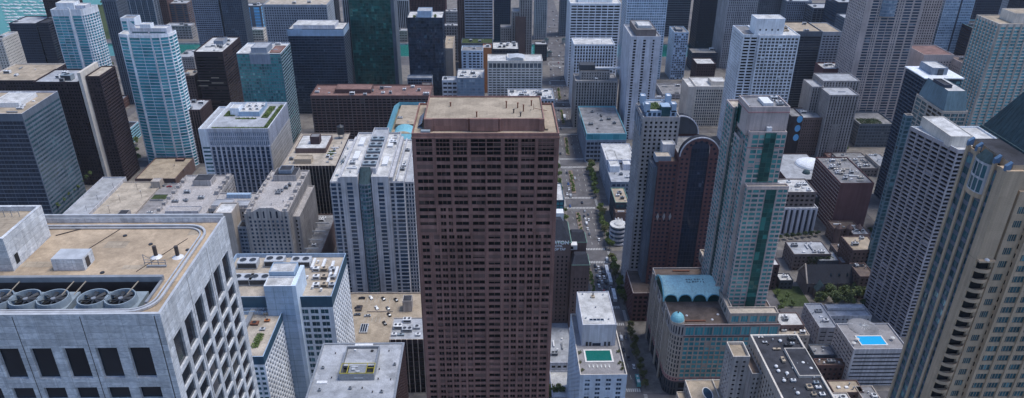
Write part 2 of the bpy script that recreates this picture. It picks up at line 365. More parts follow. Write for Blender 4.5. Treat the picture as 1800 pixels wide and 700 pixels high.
class Bld:
    def __init__(s, name, label, indiv=False, cat='building', group=None, base=None):
        s.name, s.label, s.indiv, s.cat, s.group = name, label, indiv, cat, group
        s.parts = {}; s.panes = {}; s.items = []; s.base = base; s.rg = random.Random(len(label)*7919+ord(label[3])); s.lab = {}
    def add(s, part, mat, faces): s.parts.setdefault(part, {}).setdefault(mat, []).extend(faces)
    def prism(s, poly, z0, z1, wall, st, roof='roof_grey', par=1.0, part='wall', pt=.45, trim=None, coping=None):
        if s.base is None: s.base = (sum(p[0] for p in poly)/len(poly), sum(p[1] for p in poly)/len(poly), z0)
        n = len(poly)
        for i in range(n):
            a, b = poly[i], poly[(i+1) % n]; W = math.hypot(b[0]-a[0], b[1]-a[1])
            if W < .05: continue
            u = ((b[0]-a[0])/W, (b[1]-a[1])/W); nn = (u[1], -u[0])
            if isinstance(st, (list, tuple)): sty = st[i]
            else:
                k = 'N' if nn[1] < -.5 else ('E' if nn[0] < -.5 else ('W' if nn[0] > .5 else 'S'))
                sty = st.get(k, None)
            mx, my = (a[0]+b[0])/2, (a[1]+b[1])/2; L = math.hypot(mx, my)
            if (nn[0]*-mx+nn[1]*-my)/L < -.22: sty = None
            wf, pn, tr, inf = facade((a[0], a[1]), u, nn, W, z0, z1, sty, s.rg)
            s.add(part, wall, wf)
            if tr: s.add(part, sty.trim or trim or wall, tr)
            if inf: s.add(part, sty.infill or wall, inf)
            if pn: s.panes.setdefault(sty.glass, []).extend(pn)
        if roof:
            cx, cy = sum(p[0] for p in poly)/n, sum(p[1] for p in poly)/n
            ins = []
            for i in range(n):   # inset by edge normals
                p, a, b = Vector(poly[i]), Vector(poly[i-1]), Vector(poly[(i+1) % n])
                e1 = (p-a).normalized(); e2 = (b-p).normalized()
                n1 = Vector((-e1.y, e1.x)); n2 = Vector((-e2.y, e2.x)); bis = (n1+n2)
                bis = bis/max(.5, bis.length_squared/2)
                ins.append((p.x+bis.x*pt, p.y+bis.y*pt))
            zr = z1-par
            s.add('roof', roof, [[(x, y, zr) for x, y in ins]])
            cp = coping or wall
            pf = []
            for i in range(n):
                j = (i+1) % n
                pf.append([(*poly[i], z1), (*poly[j], z1), (*ins[j], z1), (*ins[i], z1)])
                pf.append([(*ins[j], zr), (*ins[i], zr), (*ins[i], z1), (*ins[j], z1)])
            if cp != wall: s.add('parapet', cp, pf)
            else: s.add(part, wall, pf)
    def box(s, x0, x1, y0, y1, z0, z1, wall, st={}, **k): s.prism([(x0, y0), (x1, y0), (x1, y1), (x0, y1)], z0, z1, wall, st, **k)
    def item(s, name, groups, label=None, subs=()): s.items.append((name, groups, label, subs))
    # roof things that are fixed to the building
    def hvac(s, cx, cy, z, w=4, d=3, h=2.2, fans=1, mat='metal_light'):
        g = boxq(cx-w/2, cx+w/2, cy-d/2, cy+d/2, z+.4, z+h, True); dk = boxq(cx-w/2+.25, cx+w/2-.25, cy-d/2+.25, cy+d/2-.25, z, z+.42)
        ring = []; hole = []
        for i in range(fans):
            x = cx-w/2+w*(i+.5)/fans; r = min(w/fans, d)*.36
            ring += cylq(x, cy, z+h, z+h+.35, r, 10, cap=False); hole.append(cylq(x, cy, z+h, z+h+.12, r*.96, 10)[-1])
        lo = [[(cx-w/2+.3, cy-d/2-.02, z+.8), (cx+w/2-.3, cy-d/2-.02, z+.8), (cx+w/2-.3, cy-d/2-.02, z+h-.5), (cx-w/2+.3, cy-d/2-.02, z+h-.5)]] if w > 2 else []
        s.item('rooftop_unit', [(g, mat), (dk, 'metal_dark')], None, [('fan', [([f_], 'metal_dark'), (ring[k*10:k*10+10], mat)]) for k, f_ in enumerate(hole)]+([('louvre', [(lo, 'metal_dark')])] if lo else []))
    def pent(s, x0, x1, y0, y1, z, h, mat, roof='roof_light', name='penthouse', louvre=False):
        t = .35
        g = boxq(x0, x1, y0, y1, z, z+h)[:4]; zi = z+h-.5
        g += [[(x0, y0, z+h), (x1, y0, z+h), (x1-t, y0+t, z+h), (x0+t, y0+t, z+h)], [(x1, y0, z+h), (x1, y1, z+h), (x1-t, y1-t, z+h), (x1-t, y0+t, z+h)],
              [(x1, y1, z+h), (x0, y1, z+h), (x0+t, y1-t, z+h), (x1-t, y1-t, z+h)], [(x0, y1, z+h), (x0, y0, z+h), (x0+t, y0+t, z+h), (x0+t, y1-t, z+h)]]
        i = [(x0+t, y0+t), (x1-t, y0+t), (x1-t, y1-t), (x0+t, y1-t)]
        for k in range(4):
            a, b = i[k], i[(k+1) % 4]; g.append([(*b, zi), (*a, zi), (*a, z+h), (*b, z+h)])
        lv = []
        if louvre and x1-x0 > 5 and h > 2:
            for k in range(int((x1-x0)//5)):
                a = x0+2+k*5; lv.append([(a, y0-.02, z+.6), (a+1.6, y0-.02, z+.6), (a+1.6, y0-.02, z+h*.7), (a, y0-.02, z+h*.7)])
        s.item(name, [(g, mat)] + ([(lv, 'metal_dark')] if lv else []), None, [('roof', [([[(*p, zi) for p in i]], roof)])])
    def vent(s, x, y, z, h=1.4, r=.3, mat='metal_grey'):
        s.item('vent_pipe', [(cylq(x, y, z, z+h, r, 8)+cylq(x, y, z+h, z+h+.25, r*1.5, 8), mat)])
    def duct(s, x0, y0, x1, y1, z, w=.9, h=.8, mat='metal_light'):
        if abs(x1-x0) > abs(y1-y0): b = boxq(min(x0, x1), max(x0, x1), y0-w/2, y0+w/2, z+.35, z+.35+h, True); sp = [boxq(min(x0, x1)+abs(x1-x0)*t-.1, min(x0, x1)+abs(x1-x0)*t+.1, y0-w/2, y0+w/2, z, z+.35) for t in (.1, .5, .9)]
        else: b = boxq(x0-w/2, x0+w/2, min(y0, y1), max(y0, y1), z+.35, z+.35+h, True); sp = [boxq(x0-w/2, x0+w/2, min(y0, y1)+abs(y1-y0)*t-.1, min(y0, y1)+abs(y1-y0)*t+.1, z, z+.35) for t in (.1, .5, .9)]
        s.item('duct', [(b+sum(sp, []), mat)])
    def clutter(s, x0, x1, y0, y1, z, n=8, pent=None, mats=('metal_light', 'metal_grey', 'white_metal'), seed=0, big=1.0):
        rg = random.Random(seed+int(abs(x0)*13+y0*7)); used = []
        def free(a, b, c, d):
            if any(a < e and b > f_ and c < g_ and d > h_ for f_, e, h_, g_ in used): return False
            used.append((a-.5, b+.5, c-.5, d+.5)); return True
        if pent:
            pw, pd, ph, pm, pr = pent
            cx, cy = x0+(x1-x0)*rg.uniform(.4, .6), y0+(y1-y0)*rg.uniform(.45, .62)
            pw *= (x1-x0); pd *= (y1-y0); used.append((cx-pw/2-.5, cx+pw/2+.5, cy-pd/2-.5, cy+pd/2+.5))
            s.pent(cx-pw/2, cx+pw/2, cy-pd/2, cy+pd/2, z, ph, pm, pr)
        k = 0; t = 0
        while k < n and t < n*12:
            t += 1
            kind = rg.choice(('hvac', 'hvac', 'hvac', 'vent', 'vent', 'duct', 'hatch'))
            w, d = (rg.uniform(2.2, 5)*big, rg.uniform(1.8, 3.2)*big)
            if kind in ('vent',): w = d = 1
            if kind == 'duct': w, d = (rg.uniform(5, 10), 1.0) if rg.random() < .5 else (1.0, rg.uniform(5, 9))
            if x1-x0 < w+2 or y1-y0 < d+2: continue
            cx, cy = rg.uniform(x0+w/2+.6, x1-w/2-.6), rg.uniform(y0+d/2+.6, y1-d/2-.6)
            if not free(cx-w/2, cx+w/2, cy-d/2, cy+d/2): continue
            k += 1; mt = rg.choice(mats)
            if kind == 'hvac': s.hvac(cx, cy, z, w, d, rg.uniform(1.4, 2.6)*big, 2 if w > 3.8 else 1, mt)
            elif kind == 'vent': s.vent(cx, cy, z, rg.uniform(.7, 1.8), rg.uniform(.25, .45), mt)
            elif kind == 'duct':
                if w > d: s.duct(cx-w/2, cy, cx+w/2, cy, z, mat=mt)
                else: s.duct(cx, cy-d/2, cx, cy+d/2, z, mat=mt)
            else: s.item('roof_hatch', [(boxq(cx-1, cx+1, cy-.8, cy+.8, z, z+.9), mt)])
    def done(s):
        b = s.base
        e = put(s.name, None, b); e.empty_display_size = 2; tag(e, s.label, s.cat, s.group)
        for part, mats in s.parts.items():
            o = put(part, mesh(part, list((f, m_) for m_, f in mats.items()), b), parent=e)
            if part in s.lab: o['label'] = s.lab[part]
        rest = []
        for gm, ps in s.panes.items():
            for p in ps: rest.append((p, gm))
        if s.indiv and rest:
            def size(r):
                p = r[0]; c = [sum(v[i] for v in p)/4 for i in range(3)]
                v = Vector((c[0], c[1], c[2]-CAMH)); a, b_ = Vector(p[1])-Vector(p[0]), Vector(p[3])-Vector(p[0])
                nn = a.cross(b_); z = v.dot(FW)
                if z < 1: return -1
                fx, fy = 900+FPX*v.dot(RT)/z, 350-FPX*v.dot(UP)/z
                if not (-5 < fx < 1805 and -5 < fy < 705): return -1
                return -nn.dot(v)/v.length**3
            rest.sort(key=size, reverse=True)
            one, rest = rest[:100], rest[100:]
            for p, gm in one:
                c = tuple(sum(v[i] for v in p)/4 for i in range(3))
                put('window', mesh('window', [([p], gm)], c), (c[0]-b[0], c[1]-b[1], c[2]-b[2]), e)
        if rest:
            g = {}
            for p, gm in rest: g.setdefault(gm, []).append(p)
            o = put('window', mesh('window', [(f, m_) for m_, f in g.items()], b), parent=e); o['kind'] = 'stuff'
        for nm, groups, lb, subs in s.items:
            pts = [p for f, _ in groups for q in f for p in q]
            c = (sum(p[0] for p in pts)/len(pts), sum(p[1] for p in pts)/len(pts), min(p[2] for p in pts))
            o = put(nm, mesh(nm, groups, c), (c[0]-b[0], c[1]-b[1], c[2]-b[2]), e)
            if lb: o['label'] = lb
            for sn, sg in subs: put(sn, mesh(sn, sg, c), parent=o)
        return e
# ------------------------------------------------------------------ ground, streets, water
def sheet(name, rects, z, mat, kind='structure'):
    o = put(name, mesh(name, [([[(a, c, z), (b, c, z), (b, d, z), (a, d, z)] for a, b, c, d in rects], mat)])); o['kind'] = kind; return o
AV = [(250, 77.5), (540, 79), (640, 80.5), (720, 83), (900, 88.5), (1080, 97), (1300, 107), (1600, 123)]
def avx(Y):
    for (a, xa), (b, xb) in zip(AV, AV[1:]):
        if Y <= b: return xa+(xb-xa)*(Y-a)/(b-a)
    return AV[-1][1]
# asphalt ground sheet to the horizon, with the river basin left out of it and filled by its own water surface
RIV = (1066., 1136.)
sheet('ground', [(-4000, 4000, -400, RIV[0]), (-4000, 4000, RIV[1], 9000)], 0, 'asphalt')
sheet('river', [(-690, 4000, RIV[0], RIV[1])], -2.0, 'water_river')
o = put('embankment', mesh('embankment', [(boxq(-690, 4000, RIV[0]-.6, RIV[0], -3, .4)+boxq(-690, 4000, RIV[1], RIV[1]+.6, -3, .4), 'concrete')])); o['kind'] = 'structure'
sheet('lake', [(-1500, -690, RIV[0], RIV[1]), (-1500, -722, RIV[1], 1800)], .05, 'water_lake')
sheet('lakefront_lawn', [(-722, -560, 1160, 1800)], .02, 'lawn')
ST = [340, 427, 508, 600, 688, 775, 860, 945, 1030]
NS = [-700, -560, -430, -300, -185, -55]; NE = [205, 330, 450, 580, 720]
def blocks():
    q = []
    ys = [250]+ST
    for a, b in zip(ys, ys[1:]):
        y0, y1 = a+7, b-7
        xs = NS+[None]
        lim = [(NS[i]+6, NS[i+1]-6) for i in range(len(NS)-1)]
        for x0, x1 in lim: q += boxq(x0, x1, y0, y1, -.1, .15)
        ra = lambda y, s: avx(y)+s*13.6
        q += [[(NS[-1]+6, y0, .15), (ra(y0, -1), y0, .15), (ra(y1, -1), y1, .15), (NS[-1]+6, y1, .15)], [(ra(y0, -1), y0, 0), (ra(y1, -1), y1, 0), (ra(y1, -1), y1, .15), (ra(y0, -1), y0, .15)]]
        q += [[(ra(y0, 1), y0, .15), (NE[0]-6, y0, .15), (NE[0]-6, y1, .15), (ra(y1, 1), y1, .15)], [(ra(y1, 1), y1, 0), (ra(y0, 1), y0, 0), (ra(y0, 1), y0, .15), (ra(y1, 1), y1, .15)]]
        for x0, x1 in zip(NE, NE[1:]): q += boxq(x0+6, x1-6, y0, y1, -.1, .15)
    for x0, x1 in ((-540, -300), (-280, -60), (-40, 80), (118, 330), (350, 560), (580, 900)):
        q += boxq(x0, x1, 1150, 1235, -.1, .15)+boxq(x0, x1, 1250, 1335, -.1, .15)+boxq(x0, x1, 1350, 1450, -.1, .15)
    return q
o = put('pavement', mesh('pavement', [(blocks(), 'pavement')])); o['kind'] = 'structure'
# avenue carriageway, its bridge over the river, lane marks, crossings, median
def strip(off0, off1, ya, yb, z, step=20):
    f = []; y = ya
    while y < yb-.01:
        y2 = min(y+step, yb)
        f.append([(avx(y)+off0, y, z), (avx(y)+off1, y, z), (avx(y2)+off1, y2, z), (avx(y2)+off0, y2, z)]); y = y2
    return f
o = put('avenue_road', mesh('avenue_road', [(strip(-13.4, 13.4, 300, RIV[0]-1, .008)+strip(-13.4, 13.4, RIV[1]+1, 1500, .008), 'asphalt')])); o['kind'] = 'structure'
br = Bld('bridge', 'low street bridge carrying the avenue across the green river', cat='bridge', base=(97, 1101, 0))
br.add('deck', 'asphalt', strip(-14, 14, RIV[0]-1, RIV[1]+1, .5))
br.add('railing', 'stone_old', boxq(83, 84, RIV[0]-2, RIV[1]+2, -2, 1.8)+boxq(111, 112, RIV[0]-2, RIV[1]+2, -2, 1.8))
for x in (84, 111):
    for y in (RIV[0], RIV[1]): br.item('bridge_house', [(boxq(x-3, x+3, y-3, y+3, -1, 7), 'stone_old'), (boxq(x-3.3, x+3.3, y-3.3, y+3.3, 7, 7.7)+cylq(x, y, 7.7, 10, 3, 4, .3), 'copper_dark')])
br.done()
mk = []
for off in (-9, 3, 8.5):
    y = 305
    while y < 1060:
        if min(abs(y-s) for s in ST) > 14: mk += strip(off-.16, off+.16, y, y+4, .014)
        y += 11
for s in ST: mk += [[(avx(s)-13, s-14, .014), (avx(s)-2, s-14, .014), (avx(s)-2, s-13.5, .014), (avx(s)-13, s-13.5, .014)]]
o = put('lane_markings', mesh('lane_markings', [(mk, 'lane_paint')])); o['kind'] = 'structure'
cw = []
for s in ST:
    for y in (s-11.5, s+8.5):
        x = avx(s)-13
        while x < avx(s)+12.5:
            cw.append([(x, y, .02), (x+.75, y, .02), (x+.75, y+3, .02), (x, y+3, .02)]); x += 1.3
    for sx in (-15.5, 13.8):
        y = s-6.5
        while y < s+6:
            cw.append([(avx(s)+sx, y, .165), (avx(s)+sx+2.2, y, .165), (avx(s)+sx+2.2, y+.6, .165), (avx(s)+sx, y+.6, .165)]); y += 1.2
o = put('crosswalks', mesh('crosswalks', [(cw, 'crosswalk_paint')])); o['kind'] = 'structure'
PL = ['planted stone planter in the avenue median nearest the viewer', 'second planter along the avenue median', 'third planter along the avenue median', 'fourth planter along the avenue median', 'fifth planter along the avenue median', 'sixth planter along the avenue median', 'seventh planter along the avenue median', 'eighth planter along the avenue median']
def leafcloud(rg, lobes, n, size, squash=1.0):
    f = []
    for _ in range(n):
        cx, cy, cz, r = rg.choice(lobes)
        while True:
            v = Vector((rg.uniform(-1, 1), rg.uniform(-1, 1), rg.uniform(-1, 1)))
            if .35 < v.length < 1: break
        v *= r*(.75+.35*rg.random()); v.z *= squash
        c = Vector((cx, cy, cz))+v; s = size*rg.uniform(.6, 1.35)
        a = Vector((rg.gauss(0, 1), rg.gauss(0, 1), rg.gauss(0, .6))).normalized(); b = a.cross(Vector((rg.gauss(0, 1), rg.gauss(0, 1), rg.gauss(0, 1)))).normalized()
        f.append([tuple(c-a*s-b*s*.6), tuple(c+a*s-b*s*.7), tuple(c+a*s*.8+b*s*.7), tuple(c-a*s*.9+b*s*.6)])
    return f
pr = random.Random(3); k = 0
for a, b in zip([300]+ST, ST):
    if b > 960 or b < 430: continue
    e = put('planter', None, (avx((a+b)/2)-4, (a+b)/2, 0)); tag(e, PL[k % 8], 'planter', 'planters in the avenue median'); k += 1
    L = (b-a)/2-19; sk = (avx(b)-avx(a))/(b-a)
    me = mesh('kerb', [([[(x+sk*y, y, z) for x, y, z in f] for f in boxq(-2.0, 2.0, -L, L, 0, .55)], 'median_stone')]); put('kerb', me, parent=e)
    f = leafcloud(pr, [(pr.uniform(-1, 1)+sk*y, y, .9, 1.0) for y in [pr.uniform(-L+2, L-2) for _ in range(34)]], 1300, .42, 1.0)
    put('shrubs', mesh('shrubs', [(f, 'leaf_green')]), parent=e)['kind'] = 'stuff'

# ------------------------------------------------------------------ trees
def tree_mesh(seed, h, r, n, mat):
    rg = random.Random(seed); lobes = []
    for i in range(9):
        a = rg.uniform(0, 6.28); d = rg.uniform(.15, .72)*r
        lobes.append((d*math.cos(a), d*math.sin(a), h*rg.uniform(.52, .88), r*rg.uniform(.32, .52)))
    lobes.append((0, 0, h*.86, r*.45))
    crown = mesh('crown', [(leafcloud(rg, lobes, int(n*1.7), r*.062+.09, .85), mat)])
    tr = cylq(0, 0, 0, h*.45, .22, 7, .14, cap=False)
    for i in range(5):
        x, y, z, q = lobes[i]; tr += barq((0, 0, h*.4), (x*.8, y*.8, z), .13)
    return crown, mesh('trunk', [(tr, 'bark')])
TM = {k: [tree_mesh(s*10+i, h, r, n, mt) for i in range(3)] for s, (k, h, r, n, mt) in enumerate((('street', 10, 4.4, 620, 'leaf_green'), ('dark', 11, 4.6, 700, 'leaf_dark'), ('olive', 7, 3.2, 420, 'leaf_olive'), ('big', 15, 7.2, 1500, 'leaf_light'), ('roof', 3.2, 1.6, 160, 'leaf_green')))}
TN = 0
def tree(kind, x, y, z, label, group, sc=1.0):
    global TN
    TN += 1; cr, tr = TM[kind][TN % 3]
    e = put('tree', None, (x, y, z)); tag(e, label, 'tree', group); e.rotation_euler.z = TN*2.4; e.scale = (sc, sc, sc*(.92+.16*((TN*37) % 10)/10))
    put('crown', cr, parent=e); put('trunk', tr, parent=e)
_t = ['', '', 'twenty', 'thirty', 'forty', 'fifty', 'sixty', 'seventy']; _u = ['', 'first', 'second', 'third', 'fourth', 'fifth', 'sixth', 'seventh', 'eighth', 'ninth']
ORD = _u[1:]+['tenth', 'eleventh', 'twelfth', 'thirteenth', 'fourteenth', 'fifteenth', 'sixteenth', 'seventeenth', 'eighteenth', 'nineteenth']
for t in _t[2:]: ORD += [t[:-1]+'ieth']+[t+'-'+u for u in _u[1:]]
tr_ = random.Random(11); k = 0; y = 352
while y < 960:
    d = min(abs(y-s) for s in ST)
    if d > 9.5:
        off = 17.2+tr_.uniform(-1.0, 1.3)
        kind = 'olive' if y < 425 else (tr_.choice(('street', 'street', 'dark', 'olive', 'street')) if y < 740 else 'dark')
        tree(kind, avx(y)+off-1.5, y, .15, f'{ORD[k]} tree from the near end, avenue row on the right pavement', 'street trees along the right pavement of the avenue', tr_.uniform(.72, .98) if kind != 'olive' else tr_.uniform(.8, 1.05) if y < 425 else tr_.uniform(1.1, 1.35)); k += 1
    y += tr_.uniform(5.4, 8.0) if y < 700 else tr_.uniform(10, 18)
k = 0
for y in (478, 520, 534, 548, 562, 578, 620, 634, 650, 668, 700, 715, 735, 757):
    tree('street', avx(y)-17.0, y, .15, f'{ORD[k]} tree from the near end, avenue row on the left pavement', 'street trees along the left pavement of the avenue', tr_.uniform(.66, .88)); k += 1

# ------------------------------------------------------------------ vehicles
def prof(pts, w0, w1):
    """side profile [(y,z)] swept to a body that narrows at the top"""
    f = []; zt = max(p[1] for p in pts); zb = min(p[1] for p in pts)
    hw = lambda z: w0+(w1-w0)*max(0, (z-zb)/(zt-zb))
    L = [(-hw(z), y, z) for y, z in pts]; Q = [(hw(z), y, z) for y, z in pts]
    n = len(pts)
    for i in range(n):
        j = (i+1) % n; f.append([L[i], L[j], Q[j], Q[i]])
    return f+[L[::-1], Q]
def carmesh(col, van=False):
    if van:
        body = prof([(-2.5, .35), (2.4, .35), (2.5, 1.0), (2.0, 1.25), (1.5, 2.05), (-2.4, 2.1), (-2.5, 1.0)], .98, .86)
        gl = [[(-.8, 2.02, 1.28), (.8, 2.02, 1.28), (.74, 1.56, 2.0), (-.74, 1.56, 2.0)]]
    else:
        body = prof([(-2.25, .3), (2.2, .3), (2.28, .62), (2.1, .82), (1.0, .95), (-1.35, .98), (-2.15, .92), (-2.3, .7)], .92, .86)
        body += prof([(1.0, .95), (.25, 1.42), (-1.0, 1.45), (-1.75, .98)], .84, .62)
        gl = [[(-.72, .98, .99), (.72, .98, .99), (.62, .27, 1.43), (-.62, .27, 1.43)], [(-.62, -1.03, 1.46), (.62, -1.03, 1.46), (.7, -1.74, 1.01), (-.7, -1.74, 1.01)],
              [(.83, .8, 1.0), (.83, -1.4, 1.0), (.66, -1.0, 1.4), (.66, .3, 1.4)], [(-.83, -1.4, 1.0), (-.83, .8, 1.0), (-.66, .3, 1.4), (-.66, -1.0, 1.4)]]
        gl = [[(x*1.02, y*1.01, z+.015) for x, y, z in q] for q in gl]
    wh = []
    for sx in (-.86, .86):
        for sy in (-1.4, 1.42):
            n = 10; a = [(math.cos(6.2832*i/n)*.33, math.sin(6.2832*i/n)*.33) for i in range(n)]
            i0 = [(sx-.1, sy+c, .33+s) for c, s in a]; i1 = [(sx+.1, sy+c, .33+s) for c, s in a]
            wh += [[i0[i], i0[(i+1) % n], i1[(i+1) % n], i1[i]] for i in range(n)]+[i0, i1]
    return mesh('body', [(body, col)]), mesh('windscreen', [(gl, 'glass_navy')]), mesh('wheel', [(wh, 'tyre')])
CM = {}
def car(kind, x, y, z, label, group, rot=0, name='car', cat='car'):
    key = kind
    if key not in CM: CM[key] = carmesh('car_'+kind.split('_')[0], 'van' in kind)
    e = put(name, None, (x, y, z)); e.rotation_euler.z = rot; tag(e, label, cat, group)
    b, g, w = CM[key]; put('body', b, parent=e); put('windscreen', g, parent=e); put('wheels', w, parent=e)['kind'] = 'stuff'
def bus(x, y, label, rot=0, mat='bus_white', L=12.0):
    e = put('bus', None, (x, y, .01)); e.rotation_euler.z = rot; tag(e, label, 'bus', 'buses on the avenue')
    put('body', mesh('body', [(prof([(-L/2, .4), (L/2-.2, .4), (L/2, 1.2), (L/2-.25, 3.0), (-L/2+.1, 3.05), (-L/2, 2.6)], 1.27, 1.2), mat)]), parent=e)
    win = [[(s*1.262, -L/2+.8, 1.5), (s*1.262, L/2-.9, 1.5), (s*1.225, L/2-.9, 2.5), (s*1.225, -L/2+.8, 2.5)] for s in (-1, 1)]+[[(-1.1, L/2-.04, 1.35), (1.1, L/2-.04, 1.35), (1.05, L/2-.19, 2.6), (-1.05, L/2-.19, 2.6)]]
    put('window_band', mesh('window_band', [(win, 'glass_navy')]), parent=e)
    put('roof_unit', mesh('roof_unit', [(boxq(-.8, .8, -L/4-1.2, -L/4+1.2, 3.02, 3.3)+boxq(-.5, .5, L/4-.7, L/4+.7, 3.02, 3.25), 'metal_light')]), parent=e)
    wh = []
    for sx in (-1.15, 1.15):
        for sy in (-L/3, L/3.2):
            a = [(math.cos(.6283*i)*.48, math.sin(.6283*i)*.48) for i in range(10)]
            i0 = [(sx-.12, sy+c, .48+s) for c, s in a]; i1 = [(sx+.12, sy+c, .48+s) for c, s in a]
            wh += [[i0[i], i0[(i+1) % 10], i1[(i+1) % 10], i1[i]] for i in range(10)]+[i0, i1]
    put('wheels', mesh('wheels', [(wh, 'tyre')]), parent=e)['kind'] = 'stuff'
# traffic on the avenue as surveyed: (sight px, py, kind)
TR = [(1046, 467, 'black'), (1052, 470, 'white'), (1058, 471, 'black'), (1048, 475, 'grey'), (1055, 479, 'silver'), (1060, 480, 'black'), (1050, 486, 'grey'), (1054, 487, 'white'), (1062, 487, 'white'), (1052, 496, 'black'), (1058, 495, 'silver'), (1065, 496, 'black'), (1053, 502, 'white'), (1064, 505, 'black'), (1062, 512, 'red'), (1068, 514, 'silver'), (1074, 505, 'grey'),
      (1029, 385, 'white'), (1035, 386, 'white'), (1031, 393, 'white'), (1033, 402, 'white'), (1036, 411, 'grey'), (1053, 421, 'white'), (1068, 456, 'white'),
      (1002, 304, 'black'), (1005, 313, 'white'), (999, 323, 'blue'), (1000, 332, 'white'), (997, 341, 'white'), (1003, 345, 'silver'), (1017, 356, 'black'), (1002, 362, 'blue'), (1027, 380, 'black'), (1034, 377, 'grey'), (1028, 371, 'silver'),
      (987, 213, 'silver'), (986, 226, 'black'), (1000, 253, 'black'), (995, 239, 'grey'), (985, 270, 'black'), (994, 202, 'white'), (982, 194, 'black'), (990, 186, 'grey'), (983, 177, 'white'), (993, 168, 'black'), (980, 160, 'white'), (988, 152, 'silver'),
      (972, 115, 'white'), (962, 90, 'white'), (983, 80, 'white'), (966, 99, 'black'), (977, 132, 'white'), (985, 140, 'black'), (976, 147, 'grey'), (972, 104, 'silver'), (968, 122, 'black'), (975, 72, 'white'), (969, 64, 'grey'), (978, 55, 'white'), (966, 48, 'silver'),
      (970, 76, 'white'), (981, 70, 'black'), (975, 64, 'white'), (985, 92, 'grey'), (979, 99, 'white'), (965, 82, 'silver'), (990, 112, 'black'), (984, 120, 'white'), (978, 110, 'red'), (988, 104, 'white'), (970, 94, 'white'), (967, 56, 'white'), (975, 44, 'black'), (982, 38, 'white'), (970, 36, 'silver'), (978, 28, 'white'), (972, 20, 'grey'), (984, 48, 'white'), (1092, 594, 'white'), (1100, 592, 'grey'), (1096, 615, 'black'), (1105, 630, 'black'), (1115, 644, 'white'), (1121, 668, 'black')]
seen = {}
def crossing_name(y):
    if y < 427: return 'nearest stretch of the avenue'
    if y < 508: return 'packed avenue queue beside the buses'
    if y < 600: return 'avenue stretch beyond the bus queue'
    if y < 690: return 'avenue beside the white shop roofs'
    if y < 800: return 'avenue level with the brown tower roof'
    if y < 950: return 'avenue beside the white hotel slab'
    return 'far avenue near the river'
for px, py, kind in sorted(TR, key=lambda t: t[1]):
    x, y = G(px, py, .7); nm = (kind, crossing_name(y)); i = seen.get(nm, 0); seen[nm] = i+1
    o_ = (x-avx(y)); x = avx(y)+max(-12, min(12, o_)); x += 0 if abs(o_+4) > 2.9 or y < 427 else (3.2 if o_ > -4 else -3.2)
    van = '_van' if (int(px*3+py) % 6 == 0) else ''
    n = f'{ORD[i]} ' if True else ''
    car(kind+van, x, y, .01, f'{n}{kind} {"van" if van else "car"} from far end, {crossing_name(y)}', 'traffic on the avenue', rot=-.013+(math.pi if o_ < -4 else 0))
for px, py, L, lb, mt in ((1067, 476, 13, 'white bus at the head of the kerbside bus lane', 'bus_white'), (1072, 490, 13, 'white bus second in the kerbside bus lane, close behind another', 'bus_white'), (1079.5, 519, 14, 'white bus standing alone behind the queue nearest the viewer', 'bus_white'), (1131, 669, 9, 'small teal bus by the kerb near the rounded corner building', 'bus_teal'), (992, 206, 12, 'white bus far up the avenue past the brown tower', 'bus_white')):
    x, y = G(px, py, 1.5); bus(min(x, avx(y)+12), y, lb, -.013, mt, L)
# ================================================================== NEAR BUILDINGS
def sq(a, b, c, d, z): return [(a, c, z), (b, c, z), (b, d, z), (a, d, z)]
# ---- marble tower, lower left
x1, yf = G(281, 552, 262); yb = backY(395, 380, 262); x0 = x1-42; Z = 262.
b = Bld('marble_tower', 'white marble high-rise with tan gravel roof and big cooling fans, nearest at lower left', indiv=True, base=(x1-20, (yf+yb)/2, 0))
SN = S(bay=4.02, fl=5, w=.66, h=1, d=.45, top=0, side=1.6, glass='glass_marble')
P4 = [(x0, yf), (x1, yf), (x1, yb), (x0, yb)]
SE = S(bay=(yb-yf-2.4)/6, fl=5, w=.70, h=1, d=.28, top=0, side=1.0, glass='glass_marble')
b.prism(P4, Z-9.6, Z-4.9, 'marble', {'N': SN, 'W': SE}, roof=None)
b.prism(P4, Z-4.9, Z, 'marble', {}, roof=None)
lo = S(bay=4.02, fl=2.95, w=.68, h=.66, d=.4, top=.9, side=1.6, glass='glass_marble', sill=.5)
lo2 = S(bay=(yb-yf-2.4)/6, fl=2.72, w=.76, h=.80, d=.22, top=.5, side=1.0, glass='glass_marble', sill=.5)
b.prism(P4, 0, Z-9.6, 'marble', {'N': lo, 'W': lo2}, roof=None)
# panel joints, a few millimetres proud dark lines
j = []
nb = round((x1-x0-3.2)/4.02); bw = (x1-x0-3.2)/nb
for i in range(0, nb, 2):
    a = x0+1.6+i*bw; j.append([(a-.05, yf-.004, 0), (a+.05, yf-.004, 0), (a+.05, yf-.004, Z-.3), (a-.05, yf-.004, Z-.3)])
bw2 = (yb-yf-2.4)/6
for i in (2, 4):
    a = yf+1.2+i*bw2; j.append([(x1+.004, a-.05, 0), (x1+.004, a+.05, 0), (x1+.004, a+.05, Z-.3), (x1+.004, a-.05, Z-.3)])
j.append([(x1-.8, yf-.004, 0), (x1-.68, yf-.004, 0), (x1-.68, yf-.004, Z-.3), (x1-.8, yf-.004, Z-.3)])
b.add('panel_joint', 'pipe_dark', j)
